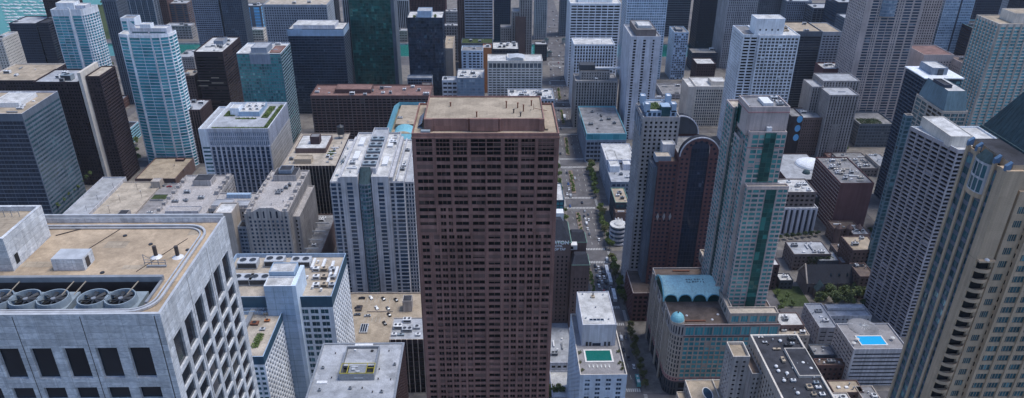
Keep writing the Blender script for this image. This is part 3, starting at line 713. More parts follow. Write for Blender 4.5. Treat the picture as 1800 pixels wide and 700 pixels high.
# parapet cap, gutter, track, roof with the sunken fan well
b.add('coping', 'metal_light', [sq(x0, x1, yb-.5, yb, Z+.02), sq(x1-.35, x1, yf+.4, yb-.5, Z+.02), sq(x0, x1, yf, yf+.4, Z+.02)]+boxq(x0, x1-.2, yb-.35, yb-.05, Z+.02, Z+.45))
zr = Z-.8; wy0, wy1 = yf+1.7, yf+8.0; wx1 = x1-3.2
b.add('roof', 'gravel_tan', [sq(x0, x1-.35, wy1, yb-.5, zr), sq(wx1, x1-.35, yf+.4, wy1, zr), sq(x0, wx1, yf+.4, wy0, zr)])
b.add('wall', 'marble', [[(x0, yb-.5, zr), (x1-.35, yb-.5, zr), (x1-.35, yb-.5, Z+.02), (x0, yb-.5, Z+.02)], [(x1-.35, yb-.5, zr), (x1-.35, yf+.4, zr), (x1-.35, yf+.4, Z+.02), (x1-.35, yb-.5, Z+.02)], [(x1-.35, yf+.4, zr), (x0, yf+.4, zr), (x0, yf+.4, Z+.02), (x1-.35, yf+.4, Z+.02)]])
wz = zr-2.5
well = [[(x0, wy0, wz), (wx1, wy0, wz), (wx1, wy0, zr), (x0, wy0, zr)], [(wx1, wy0, wz), (wx1, wy1, wz), (wx1, wy1, zr), (wx1, wy0, zr)], [(x0, wy1, wz), (wx1, wy1, wz), (wx1, wy1, zr), (x0, wy1, zr)], sq(x0, wx1, wy0, wy1, wz)]
b.add('fan_well', 'pipe_dark', well)
b.add('well_kerb', 'metal_grey', boxq(x0, wx1+.3, wy1, wy1+.5, zr, zr+.75)+boxq(wx1, wx1+.3, wy0+1.5, wy1, zr, zr+.3))
def track(path, w, z, h):
    f = []
    for p, q in zip(path, path[1:]): f += barq((p[0], p[1], z+h/2), (q[0], q[1], z+h/2), w)
    return f
def rounded(xa, ya, xb, yb_, r):
    p = [(xa, ya)]
    for i in range(9):
        t = -math.pi/2+math.pi/2*i/8; p.append((xb-r+r*math.cos(t), ya+r+r*math.sin(t)))
    for i in range(9):
        t = math.pi/2*i/8; p.append((xb-r+r*math.cos(t), yb_-r+r*math.sin(t)))
    return p+[(xa, yb_)]
pth = rounded(x0, yf+1.25, x1-1.6, yb-1.7, 3.0)
pth2 = rounded(x0, yf+1.8, x1-2.2, yb-2.3, 2.5)
b.add('window_washing_track', 'metal_light', track(pth, .30, zr, .42)+track(pth2, .18, zr, .32))
# fans in their casings
fx = [G(p, 518, wz+2.6)[0] for p in (5, 52, 100, 170, 217)]; fy = (wy0+wy1)/2-.6
for i, (ca, cb) in enumerate(((x0+3, fx[0]+2.0), (fx[1]-2.0, fx[2]+2.0), (fx[3]-2.0, fx[4]+2.3))):
    b.item('cooling_unit', [(boxq(ca, cb, wy0+.5, wy1-1.4, wz, wz+2.0), 'blue_unit'), ([[(ca+.2, wy0+.49, wz+.2), (cb-.2, wy0+.49, wz+.2), (cb-.2, wy0+.49, wz+1.2), (ca+.2, wy0+.49, wz+1.2)]], 'metal_dark')])
for x in fx:
    r = 1.80; bl = []
    for i in range(8):
        a = i*math.pi/4+.2; c, s = math.cos(a), math.sin(a)
        bl.append([(x+.25*c+.1*s, fy+.25*s-.1*c, wz+2.55), (x+r*.93*c+.2*s, fy+r*.93*s-.2*c, wz+2.40), (x+r*.93*c-.2*s, fy+r*.93*s+.2*c, wz+2.62), (x+.25*c-.1*s, fy+.25*s+.1*c, wz+2.6)])
    ring = cylq(x, fy, wz+2.0, wz+2.85, r+.12, 26, r+.02, cap=False)+[[(x+r*math.cos(t), fy+r*math.sin(t), wz+2.85), (x+r*math.cos(u), fy+r*math.sin(u), wz+2.85), (x+(r-.14)*math.cos(u), fy+(r-.14)*math.sin(u), wz+2.85), (x+(r-.14)*math.cos(t), fy+(r-.14)*math.sin(t), wz+2.85)] for t, u in [(6.2832*i/26, 6.2832*(i+1)/26) for i in range(26)]]
    ring += [q[::-1] for q in cylq(x, fy, wz+2.0, wz+2.85, r-.14, 26, cap=False)]
    b.item('cooling_fan', [(ring, 'blue_unit'), ([cylq(x, fy, wz+2, wz+2.02, r, 26)[-1]], 'black_hole'), (barq((x-r, fy, wz+2.35), (x+r, fy, wz+2.35), .1), 'metal_dark')], None, [('blade', [([q_], 'metal_dark')]) for q_ in bl]+[('hub', [(cylq(x, fy, wz+2.3, wz+2.7, .28, 10), 'metal_grey')])])
for p in (27, 122, 143, 235):
    x, _ = G(p, 510, wz+3); b.item('davit_arm', [(barq((x-.5, fy+.4, wz+2.9), (x+.6, fy+1.7, wz+4.0), .10), 'tan_unit')])
# penthouse at the left
px1, py1 = G(90, 415, zr); _, py0 = G(27, 477, zr); hz = 4.9
b.add('penthouse', 'marble', boxq(px1-30, px1, py0, py1, zr, zr+hz)[:4]+[[(px1-30, py0, zr+hz), (px1, py0, zr+hz), (px1-.4, py0+.4, zr+hz), (px1-30, py0+.4, zr+hz)], [(px1, py0, zr+hz), (px1, py1, zr+hz), (px1-.4, py1-.4, zr+hz), (px1-.4, py0+.4, zr+hz)], [(px1, py1, zr+hz), (px1-30, py1, zr+hz), (px1-30, py1-.4, zr+hz), (px1-.4, py1-.4, zr+hz)], [(px1-.4, py0+.4, zr+hz-.7), (px1-.4, py1-.4, zr+hz-.7), (px1-.4, py1-.4, zr+hz), (px1-.4, py0+.4, zr+hz)][::-1], [(px1-30, py1-.4, zr+hz-.7), (px1-.4, py1-.4, zr+hz-.7), (px1-.4, py1-.4, zr+hz), (px1-30, py1-.4, zr+hz)]])
b.add('penthouse_roof', 'roof_tan', [sq(px1-30, px1-.4, py0+.4, py1-.4, zr+hz-.7)])
b.item('louvre', [([[(px1+.02, py0+.9, zr+.5), (px1+.02, py0+1.7, zr+.5), (px1+.02, py0+1.7, zr+1.9), (px1+.02, py0+.9, zr+1.9)]], 'black_hole')])
b.item('handrail', [(barq((px1-8, py1-2, zr+hz), (px1-2, py1-2, zr+hz), .06)+sum([barq((px1-8+i, py1-2, zr+hz-.7), (px1-8+i, py1-2, zr+hz+.3), .06) for i in range(7)], []), 'metal_grey')])
# small marble hut
ax, ay = G(95, 476, zr); a2, _ = G(150, 476, zr)
b.item('roof_hut', [(boxq(ax, a2, ay, ay+2.6, zr, zr+1.75)[:4], 'marble'), ([sq(ax, a2, ay, ay+2.6, zr+1.75)], 'metal_light'), ([[(a2+.012, ay+.6, zr+.1), (a2+.012, ay+1.5, zr+.1), (a2+.012, ay+1.5, zr+1.5), (a2+.012, ay+.6, zr+1.5)]], 'pipe_dark')])
for px in (275, 313):
    x, y = G(px, 452, zr); b.item('vent_pipe', [(cylq(x, y, zr, zr+1.7, .26, 12), 'pipe_dark'), (cylq(x, y, zr, zr+.3, .75, 14, .3), 'white_metal')])
x, y = G(255, 466, zr); g = []
for i in range(4): g += barq((x+i*.9, y, zr), (x+i*.9, y, zr+(1.6 if i == 0 else .8)), .07)
for h in (.4, .8): g += barq((x, y, zr+h), (x+2.9, y-.1, zr+h), .06)
g += barq((x, y, zr+1.6), (x+.4, y+1.2, zr+.1), .06)+barq((x+.5, y-.5, zr+.1), (x+3, y-.5, zr+.1), .3)
b.item('pipe_rack', [(g, 'metal_grey')])
for (pa_, pb_, w_) in (((105, 470), (225, 395), .07), ((240, 478), (330, 420), .06), ((190, 400), (360, 402), .05), ((98, 415), (170, 396), .12)):
    p_, q_ = G(*pa_, zr), G(*pb_, zr); b.item('roof_cable', [(barq((*p_, zr+.06), (*q_, zr+.06), w_), 'pipe_dark')])
for px, py, w_, d_ in ((205, 430, 1.5, .9), (345, 405, .8, 1.4), (70, 465, 2.2, .7), (300, 392, 1.1, .8), (240, 470, 1.8, .5)):
    x, y = G(px, py, zr); b.item('roof_patch', [([sq(x-w_, x+w_, y-d_, y+d_, zr+.012)], 'roof_tan')])
for px, py in ((130, 400), (220, 415), (330, 440), (265, 430), (180, 480)):
    x, y = G(px, py, zr); b.item('roof_drain', [(cylq(x, y, zr, zr+.12, .28, 10), 'metal_dark')])
x, y = G(236, 387, zr); b.item('pipe_stub', [(boxq(x-.3, x+.3, y-.3, y+.3, zr, zr+.8), 'white_metal')])
b.done()

# ---- brown granite tower, centre
x0, x1, Z = bx(723, 983.5, 234.5, 225); D = 29.; yf = 225.
b = Bld('granite_tower', 'tall brown granite tower with tan roof filling the middle foreground', indiv=True)
fr = lambda a, c: ((a-125)/760, (c-125)/760)
up = [fr(*t) for t in ((145, 228), (248, 318), (335, 407), (428, 502), (512, 583), (603, 672), (690, 760), (778, 860))]
gl = lambda a, c: ((a-67)/540, (c-67)/540)
dn = [gl(*t) for t in ((85, 113), (132, 153), (161, 182), (191, 212), (222, 243), (253, 275), (283, 329), (345, 391), (406, 427), (436, 457), (468, 489), (500, 521), (530, 551), (561, 590))]
mid = dn[:0]+[up[0], dn[1], dn[2]] + [up[2], dn[6], dn[7], up[5]] + [dn[11], dn[12]] + [up[7]]
mid = [fr(145, 238), fr(258, 287), fr(300, 327), fr(340, 410), fr(432, 496), fr(516, 582), fr(603, 672), fr(688, 715), fr(728, 757), fr(776, 852)]
WS = S(bay=4.2, fl=2.72, w=.55, h=.5, d=.4, top=2, glass='glass_brown')
P4 = [(x0, yf), (x1, yf), (x1, yf+D), (x0, yf+D)]
zt = Z-1.8
def tier(z0, z1, cols, fl, h, mull=0, blank=0.):
    b.prism(P4, z0, z1, 'brown_granite', {'N': S(cols=cols, fl=fl, h=h, d=.42, top=0, glass='glass_brown', mull=mull, blank=blank, blind=.22, infill='brown_granite_dark'), 'W': WS, 'E': WS}, roof=None)
b.prism(P4, zt, Z, 'brown_granite', {}, roof='roof_tan', par=.7)
tier(zt-6.1, zt, [up[0], up[1], fr(335, 407), fr(428, 583), up[5], up[6], up[7]], 1.52, .86, 3)
tier(zt-6.1-2.72*7, zt-6.1, up, 2.72, .56, 2, .05)
tier(zt-6.1-2.72*11, zt-6.1-2.72*7, mid, 2.72, .52, 1, .08)
tier(0, zt-6.1-2.72*11, dn, 2.72, .56, 1, .09)
# piers and string courses standing proud
pr_ = []
for a, c in zip([0]+[t[1] for t in up], [t[0] for t in up]+[1]):
    w = (x1-x0); m_ = (a+c)/2*w
    pr_ += boxq(x0+m_-.22, x0+m_+.22, yf-.22, yf+.0, zt-6.1-2.72*11, zt)
for a, c in zip([0]+[t[1] for t in dn], [t[0] for t in dn]+[1]):
    m_ = (a+c)/2*(x1-x0); pr_ += boxq(max(x0, x0+m_-.25), min(x1, x0+m_+.25), yf-.35, yf+.0, 0, zt-6.1-2.72*11-.02)
b.add('pier', 'brown_granite', pr_)
b.add('cornice', 'brown_granite', boxq(x0-.15, x1+.15, yf-.35, yf+.0, zt-.1, zt+.5)+boxq(x0-.1, x1+.1, yf-.2, yf+.0, zt-6.5, zt-6.1))
zr = Z-.7
px0 = onY(745, 207, 229)[0]; px1 = onY(957, 207, 229)[0]; ph = onY(850, 208, 229)[1]-zr
b.pent(px0, px1, yf+3.6, yf+D-3, zr, ph, 'brown_granite', 'roof_tan')
for a, c in ((745, 760), (820, 822), (878, 880), (948, 957)):
    xa, xb = onY(a, 207, 228.6)[0], onY(c, 207, 228.6)[0]; b.item('buttress', [(boxq(xa, max(xb, xa+.5), yf+3.1, yf+3.595, zr, zr+ph), 'brown_granite')])
xa, xb = onY(826, 207, 228.6)[0], onY(876, 207, 228.6)[0]; b.item('buttress', [(boxq(xa, xb, yf+2.7, yf+3.595, zr+.2, zr+ph+.2), 'brown_granite')])
b.item('skylight', [(boxq(x0+1.5, px0-1, yf+6, yf+16, zr, zr+.5)+[[(x0+1.5, yf+6, zr+.5), (x0+3, yf+6, zr+1.9), (x0+3, yf+16, zr+1.9), (x0+1.5, yf+16, zr+.5)], [(x0+3, yf+6, zr+1.9), (px0-1, yf+6, zr+.5), (px0-1, yf+16, zr+.5), (x0+3, yf+16, zr+1.9)]], 'glass_sky')])
b.item('rooftop_unit', [(boxq(x0+3, x0+6, yf+.8, yf+2.4, zr, zr+1.1), 'blue_unit')])
b.duct(px1+.9, yf+4, px1+.9, yf+22, zr, 1.1, .3, 'roof_tan')
zp = zr+ph-.5
for p, q in ((792, 187), (910, 190), (920, 196), (934, 186), (903, 199), (890, 190), (915, 205), (838, 206)):
    x, y = G(p, q, zp); b.vent(x, y, zp, 1.2+(p % 3)*.5, .22, 'pipe_dark' if p % 2 else 'rust')
x, y = G(938, 193, zp); b.item('antenna_frame', [(barq((x, y, zp), (x, y, zp+2.2), .12)+barq((x, y, zp+.6), (x+4.5, y-1.5, zp+.2), .14)+barq((x-1, y, zp), (x-1, y-2, zp+1), .12), 'rust')])
b.done()

# ---- blue-rimmed tower with a pale blue lift core (two masses)
b = Bld('blue_rim_tower', 'white gridded tower with dark blue roof rim, air units and pale blue core', indiv=True, base=(-115, 350, 0))
x0, x1, Z = bx(415, 608.3, 446, 373); y1 = 373.; xr = x1
yr = backY(590, 521, Z); xl = onY(524, 522, yr)[0]
GR = S(bay=2.9, fl=3.2, w=.66, h=.6, d=.35, top=1, side=.4, glass='glass_teal')
rimz = Z-7.0
P = [(x0, yr), (xr, yr), (xr, y1), (x0, y1)]
b.prism(P, 0, rimz, 'white_paint', {'N': S(bay=5.4, fl=4.2, w=.76, h=.70, d=.45, top=.8, side=2, glass='glass_teal', mull=1), 'W': S(bay=3.3, fl=3.5, w=.52, h=.62, d=.35, top=.6, side=.5, glass='glass_dark')}, roof=None)
b.prism(P, rimz, Z, 'teal_rim', {}, roof='roof_cream', par=2.6, part='roof_rim', coping='pale_blue')
zr = Z-2.6
for px, py in ((437, 463), (484, 460), (530, 461), (428, 492), (458, 492)):
    x, y = G(px, py, zr+2); b.hvac(x, y, zr, 11, 6.5, 4.2, 2, 'metal_light')
for i in range(9):
    x, y = G(556+(i % 3)*14, 474+(i//3)*14, zr+1); b.hvac(x, y, zr, 3.6, 2.4, 2.4, 1, ('white_metal', 'tan_unit', 'metal_light')[i % 3])
for px, py in ((552, 465), (570, 466), (585, 470), (592, 480), (580, 490)):
    x, y = G(px, py, zr); b.duct(x, y-6, x, y+4, zr, 1.4, 1.6, 'white_metal')
for px, py in ((545, 460), (560, 463), (541, 490), (550, 508), (565, 512)):
    x, y = G(px, py, zr); b.vent(x, y, zr, 1.6, .5, 'white_metal')
# core
cz = 96.; cx0, cy0 = G(463, 503, cz); cx1, _ = G(512, 503, cz)
b.box(cx0, cx1, cy0, cy0+9, 0, cz, 'pale_blue', {}, roof='roof_white', part='core', par=.6, coping='white_paint')
b.pent(cx0+.5, cx1-.6, cy0+9.5, cy0+19, cz-4, 6.5, 'pale_blue', 'roof_white')
b.add('core', 'white_blue', boxq(cx1+.01, cx1+2.2, cy0+.02, cy0+20, 0, cz+.1))
ln = []
for i in range(1, 24): ln.append([(cx0, cy0-.004, cz-i*3.8), (cx1, cy0-.004, cz-i*3.8), (cx1, cy0-.004, cz-i*3.8+.12), (cx0, cy0-.004, cz-i*3.8+.12)])
for i in (1, 2): a = cx0+(cx1-cx0)*i/3; ln.append([(a, cy0-.005, 0), (a+.1, cy0-.005, 0), (a+.1, cy0-.005, cz-1), (a, cy0-.005, cz-1)])
b.add('panel_joint', 'teal_rim', ln)
# lower wing in front left, roof terrace under construction
wz = 79.; wxr, wyb = G(497, 546, wz); wxf, wyf = G(453, 627, wz)
P = [(wxr-36, wyf), (wxr, wyf), (wxr, wyb), (wxr-36, wyb)]
b.prism(P, 0, wz-5, 'white_paint', {'N': GR, 'W': S(bay=3.2, fl=3.3, w=.56, h=.64, d=.35, top=.6, side=.5, glass='glass_dark')}, roof=None)
b.prism(P, wz-5, wz, 'teal_rim', {}, roof='roof_cream', par=2.2, part='roof_rim', coping='pale_blue')
zr = wz-2.2
for px, py, w, h, mt in ((455, 545, 3, 1.5, 'metal_light'), (470, 552, 2.5, 1.2, 'tan_unit'), (448, 570, 3, 1.2, 'rust'), (462, 580, 2, 1, 'metal_light'), (480, 548, 3, 1.3, 'tan_unit'), (470, 565, 2, 1, 'orange_panel')):
    x, y = G(px, py, zr); b.hvac(x, y, zr, w*1.4, w, h, 1, mt)
x, y = G(440, 560, zr); b.duct(x, y-9, x, y+14, zr, 2.4, 1.6, 'metal_grey')
x, y = G(455, 545, zr); b.item('pergola', [(sum([barq((x+i*1.4, y-7, zr+2.4), (x+i*1.4, y+5, zr+2.4), .2) for i in range(5)], [])+sum([barq((x+i*5.6, y+j, zr), (x+i*5.6, y+j, zr+2.4), .2) for i in (0, 1) for j in (-7, 5)], []), 'metal_grey')])
x, y = G(456, 600, zr); b.item('roof_planting', [(leafcloud(random.Random(5), [(x+i*.8-2, y+j*1.6, zr+.6, 1.1) for i in range(4) for j in range(-3, 4)], 500, .3, .7), 'leaf_green')])
b.done()

# ---- pale grey flat roof with yellow-railed plant enclosure, bottom
x0, x1, Z = bx(567.5, 711.5, 603, 302); y1 = 302.; y0 = backY(543, 699, Z)-3
b = Bld('flat_roof_block', 'dark block with plain pale grey roof and yellow-railed plant pit, bottom edge left of centre', indiv=True)
b.box(x0, x1, y0, y1, 0, Z, 'dark_brick', {'N': S(bay=3.4, glass='glass_dark', top=2), 'W': S(bay=2.2, fl=3.4, w=.62, h=.9, top=1.2, glass='glass_dark'), 'E': S(bay=3.4, top=2)}, roof='roof_light', par=.5, pt=1.0, coping='metal_grey')
zr = Z-.5
ax, ay = G(597, 669, zr); a2, _ = G(658, 669, zr); ay2 = backY(661, 618, zr); h = 3.6; t = .5
b.add('plant_enclosure', 'metal_grey', boxq(ax, a2, ay, ay2, zr, zr+h)[:4]+[q[::-1] for q in boxq(ax+t, a2-t, ay+t, ay2-t, zr+.1, zr+h)[:4]]+[sq(ax, a2, ay, ay+t, zr+h), sq(ax, a2, ay2-t, ay2, zr+h), sq(ax, ax+t, ay+t, ay2-t, zr+h), sq(a2-t, a2, ay+t, ay2-t, zr+h)])
b.add('plant_pit', 'metal_dark', [sq(ax+t, a2-t, ay+t, ay2-t, zr+.1)])
g = []
for xx in (ax+.3, ax+3.6, a2-3.9, a2-.3):
    g += barq((xx, ay+.3, zr+h+.45), (xx, ay+7.5, zr+h+.45), .28)
g += barq((ax+.3, ay+.3, zr+h+.45), (a2-.3, ay+.3, zr+h+.45), .28)+barq((ax+.3, ay+7.5, zr+h+.45), (a2-.3, ay+7.5, zr+h+.45), .28)+barq((a2-3.9, ay+4, zr+h+.45), (a2-.3, ay+4, zr+h+.45), .28)
b.item('yellow_rail', [(g, 'yellow_paint')])
b.item('grating', [(boxq(ax+4, a2-4.2, ay+.8, ay+7.2, zr+2.6, zr+3.2), 'metal_grey'), (boxq(ax+5.5, ax+7, ay+3, ay+4.5, zr+3.2, zr+4)+boxq(ax+7.6, ax+9.4, ay+1.6, ay+2.6, zr+3.2, zr+3.9)+boxq(ax+5, ax+8, ay+5.3, ay+6.2, zr+3.2, zr+3.7), 'metal_light')])
b.item('plant_floor', [(boxq(ax+.7, a2-.7, ay+8, ay2-.6, zr+1, zr+2.2), 'roof_light'), (cylq(a2-3.6, ay2-2.4, zr+2.2, zr+2.5, .8, 12), 'black_hole'), (boxq(ax+4, ax+5, ay2-2.4, ay2-1.6, zr+2.2, zr+3), 'white_metal')])
x, y = G(640, 608, zr); b.item('skylight', [(boxq(x-4.5, x+4.5, y-.8, y+.8, zr, zr+.8), 'white_metal')])
x, y = G(566, 673, zr); b.item('skylight', [(boxq(x-2.4, x+2.4, y-.9, y+.9, zr, zr+.5), 'white_metal')])
for px, py in ((616, 684), (568, 648), (694, 642), (671, 690), (562, 687)):
    x, y = G(px, py, zr); b.hvac(x, y, zr, 1.5, 1.2, 1.0, 1, 'metal_grey')
for px, py in ((637, 683), (667, 650), (684, 618), (583, 665), (665, 667), (687, 668), (590, 622), (655, 690)):
    x, y = G(px, py, zr); b.vent(x, y, zr, .6, .22, 'pipe_dark')
x, y = G(632, 665, zr); b.item('fan_box', [(boxq(x-2, x+2, y-1.6, y-.5, zr+1.2, zr+1.9), 'metal_light')])
b.done()

# ---- parking deck with cars, between the grey glass-bay tower and the granite tower
dz = 22.; ax, ay = G(622, 588, dz); a2, _ = G(760, 588, dz); by = backY(700, 516, dz)
b = Bld('parking_garage', 'open roof parking deck with parked cars beside the tall brown tower')
b.box(ax-30, a2, ay-20, by, 0, dz+1, 'stone_beige', {'N': S(bay=6, fl=3.3, w=.8, h=.4, top=1, d=.8, glass='black_hole'), 'W': S(bay=6, fl=3.3, w=.8, h=.4, top=1, d=.8, glass='black_hole')}, roof='roof_tan', par=1.0)
sx, sy = G(717, 545, dz); b.pent(sx-3, sx+3, sy-2, sy+5, dz, 8.5, 'stone_old', 'roof_dark', 'stair_tower')
x, y = G(640, 580, dz); b.item('skylight', [(boxq(x-2.5, x+2.5, y-4, y+5, dz, dz+1.2), 'metal_light'), (sum([boxq(x-2+i*1.4, x-2+i*1.4+1, y-3.5, y+4.5, dz+1.2, dz+1.25) for i in range(3)], []), 'glass_navy')])
x, y = G(632, 540, dz); b.item('ramp_opening', [(boxq(x-2, x+2, y-5, y+1, dz, dz+1.0), 'pipe_dark')])
b.duct(*G(645, 549, dz), *G(690, 552, dz), dz, .3, .6, 'stone_beige')
st_ = []
for i in range(13):
    x, y = G(632+i*6.6, 530, dz); st_.append(sq(x-.09, x+.09, y-1, y+4.4, dz+.012))
for i in range(9):
    x, y = G(640+i*7, 562, dz); st_.append(sq(x-.09, x+.09, y-2.4, y+2.4, dz+.012))
b.item('parking_lines', [(st_, 'lane_paint')])
b.done()
pk = [(636, 524, 'black', 1), (652, 523, 'white', 0), (674, 525, 'black', 0), (696, 527, 'black', 0), (662, 541, 'white', 0), (629, 541, 'black', 1), (628, 553, 'grey', 1), (684, 553, 'black', 0), (676, 568, 'black', 0), (682, 542, 'grey', 0), (646, 555, 'silver', 1)]
LB = ['black car parked first in the top row of the tan roof deck', 'white car in the top row of the tan roof deck', 'third car from the left in the top row of the roof deck, black', 'black car at the right end of the top row of the roof deck', 'white car alone in the second row of the tan roof deck', 'black car at the left edge of the roof deck, upper of two', 'dark grey car at the left edge of the roof deck, lower of two', 'black car beside the low divider wall on the roof deck', 'black car parked near the white roof block on the deck', 'grey car in the second row of the roof deck near the stair tower', 'silver car parked against the ramp side of the roof deck']
for (px, py, kd, r), l in zip(pk, LB):
    x, y = G(px, py, dz+.6); car(kd, x, y, dz+.01, l, 'cars on the roof parking deck', rot=(math.pi/2 if r else .5))
# ---- white roofed low block with dark ribbed front, tight left of the granite tower
x0, x1, Z = bx(684, 752, 597, 350); yb = backY(690, 560, Z)
b = Bld('dark_ribbed_block', 'low dark-fronted block with thin pale ribs and white units on its roof')
b.box(x0, x1+14, 350, yb+1, 0, Z, 'dark_brown', {'N': S(bay=3.1, fl=3.4, w=.8, h=.82, d=.3, top=3, pier=.4, pw=.4, trim='stone_beige', glass='glass_dark'), 'W': S(bay=3.1)}, roof='roof_light', par=.6, coping='stone_beige')
zr = Z-.6
for px, py, w, d, h, mt in ((700, 577, 5, 3.5, 2.6, 'white_metal'), (716, 566, 5, 3, 2.6, 'white_metal'), (716, 582, 6, 3, 2.2, 'metal_light'), (693, 590, 3, 2, 1.5, 'white_metal'), (733, 577, 4, 3, 1.6, 'metal_light'), (735, 590, 3, 2, 1.4, 'white_metal'), (705, 590, 4, 1.5, 1.2, 'blue_unit')):
    x, y = G(px, py, zr); b.hvac(x, y, zr, w, d, h, 2 if w > 4 else 1, mt)
b.done()

# ---- tall grey tower with glass bays (left of the granite tower)
yf = 450.; x0, x1, Z = bx(573, 724, 311, yf); yb = 531.
b = Bld('grey_bay_tower', 'light grey stone tower with blue glass bays and long ribbed white roofs', indiv=True)
cf = lambda a, c: ((a-45)/530, (c-45)/530)
W = x1-x0; X = lambda t: x0+(t-45)/530*W
z2 = onY(600, 321, yf)[1]
ST1 = dict(fl=3.1, h=.78, d=.5, top=1.0, glass='glass_blue')
# stone piers and window strips, each mass stepping forward a little
b.box(X(130), X(238), yf, yb-2, 0, Z, 'concrete_light', {'N': S(cols=[(.34, .68)], **{**ST1, 'top': 4}), 'E': S(bay=3.2)}, roof='roof_white', par=1.4)
b.box(X(322), X(430), yf, yb-2, 0, Z, 'concrete_light', {'N': S(cols=[(.34, .68)], **{**ST1, 'top': 4}), 'W': S(bay=3.2)}, roof='roof_white', par=1.4)
b.box(X(62), X(130)-.01, yf+1.6, yb-6, 0, z2, 'concrete_light', {'N': S(cols=[(.05, .52), (.68, .95)], slab=.25, sh=.5, **ST1), 'E': S(bay=3.1, fl=3.1, w=.66, h=.6, glass='glass_blue')}, roof='roof_white', par=1.2)
b.box(X(430)+.01, X(520), yf+1.6, yb-6, 0, z2, 'concrete_light', {'N': S(cols=[(.05, .28), (.42, .96)], slab=.25, sh=.5, **ST1), 'W': S(bay=3.1, fl=3.1, w=.66, h=.6, glass='glass_blue')}, roof='roof_white', par=1.2)
b.box(X(45), X(62)-.01, yf+7, yb-12, 0, z2-6, 'concrete_light', {'N': S(cols=[(.1, .9)], **ST1), 'E': S(bay=3.1, fl=3.1, w=.66, h=.6, glass='glass_blue')}, roof='roof_light')
b.box(X(520)+.01, X(575), yf+7, yb-12, 0, z2-3, 'concrete_light', {'N': S(cols=[(.05, .3), (.42, .62), (.75, .95)], **ST1), 'W': S(bay=3.1, fl=3.1, w=.66, h=.6, glass='glass_blue')}, roof='roof_light')
# curved central bay
ca, cb = X(240), X(320); cc, cr = (ca+cb)/2, (cb-ca)/2
arc = [(cc+cr*math.cos(t), yf+1.5+3.6*math.sin(t)) for t in [math.pi+math.pi*i/6 for i in range(7)]]
b.prism(arc+[(cb, yf+12), (ca, yf+12)], 0, Z-5, 'blue_grey', [S(bay=6, fl=3.1, w=.94, h=.70, d=.15, top=.6, side=.05, slab=.15, sh=.4, trim='slate', glass='glass_teal')]*6+[None]*3, roof=None)
b.add('bay_roof', 'copper_dark', [[(*arc[i], Z-5), (*arc[i+1], Z-5), (cc+(arc[i+1][0]-cc)*.8, yf+7, Z+4), (cc+(arc[i][0]-cc)*.8, yf+7, Z+4)] for i in range(6)])
# raised spine with five blue fan units and the long roof ridges
b.box(X(240), X(345), yf+7, yb, Z-5, Z+3, 'concrete_light', {}, roof='roof_light', part='spine', par=1.6)
for i in range(5): b.hvac(X(295), yf+16+i*11, Z+1.4, 9.5, 5.5, 1.8, 2, 'blue_unit')
for ta, tb, h in ((112, 128, 2.6), (150, 160, 1.6), (432, 452, 2.8), (470, 478, 1.4)):
    b.item('roof_ridge', [(boxq(X(ta), X(tb), yf+2, yb-7, z2-1.2, z2+h), 'concrete_light')])
for t, y in ((185, yf+30), (185, yf+55), (385, yf+20), (385, yf+52)): b.item('roof_skylight', [(boxq(X(t-22), X(t+14), y, y+13, Z-1.4, Z+.2), 'white_metal')])
b.clutter(X(362), X(428), yf+56, yb-4, Z-1.4, 6, seed=4); b.clutter(X(135), X(220), yf+8, yf+28, Z-1.4, 4, seed=9); b.clutter(X(455), X(518), yf+8, yf+60, z2-1.2, 5, seed=2); b.clutter(X(64), X(110), yf+8, yb-10, z2-1.2, 7, seed=12, mats=('blue_unit', 'metal_light'))
b.done()

# ---- old grey stone complex
b = Bld('old_stone_hospital', 'old grey stone hospital wings with stepped roofs and gabled front behind the marble tower', base=(-170, 480, 0))
SO = S(bay=2.9, fl=3.3, w=.42, h=.55, d=.35, top=2.2, glass='glass_dark', side=1)
yf = 470.; xa, xb, Z = bx(432, 506, 372, yf)
b.box(xa, xb, yf, yf+70, 0, Z, 'stone_old', {'N': S(bay=3.1, fl=3.3, w=.5, h=.6, d=.4, top=3.4, glass='glass_blue', pier=.35, pw=.7), 'W': S(bay=3, fl=3.3, w=.45, h=.6, d=.35, top=2, pier=.4, pw=.8), 'E': SO}, roof='stone_old', par=1.2)
gx = (xa+xb)/2; gw = (xb-xa)*.34
b.add('gable', 'stone_old', [[(gx-gw, yf-.3, Z-6), (gx+gw, yf-.3, Z-6), (gx+gw, yf-.3, Z), (gx+gw*.45, yf-.3, Z+3), (gx-gw*.45, yf-.3, Z+3), (gx-gw, yf-.3, Z)], [(gx-gw, yf-.3, Z), (gx-gw*.45, yf-.3, Z+3), (gx-gw*.45, yf+3, Z+3), (gx-gw, yf+3, Z)], [(gx-gw*.45, yf-.3, Z+3), (gx+gw*.45, yf-.3, Z+3), (gx+gw*.45, yf+3, Z+3), (gx-gw*.45, yf+3, Z+3)], [(gx+gw*.45, yf-.3, Z+3), (gx+gw, yf-.3, Z), (gx+gw, yf+3, Z), (gx+gw*.45, yf+3, Z+3)]])
gl_ = [[(gx+k*gw*.42-.7, yf-.32, Z-5.4), (gx+k*gw*.42+.7, yf-.32, Z-5.4), (gx+k*gw*.42+.7, yf-.32, Z-.6), (gx+k*gw*.42, yf-.32, Z+.6), (gx+k*gw*.42-.7, yf-.32, Z-.6)] for k in (-1.6, -.55, .55, 1.6)]
b.item('gable_window', [(gl_, 'glass_navy')])
b.box(xb+.01, xb+5, yf+9, yf+60, 0, Z-9, 'stone_old', {'N': SO, 'W': S(bay=3, fl=3.3, w=.45, h=.6, d=.35, top=2, pier=.4, pw=.8)}, roof='stone_old', par=.8)
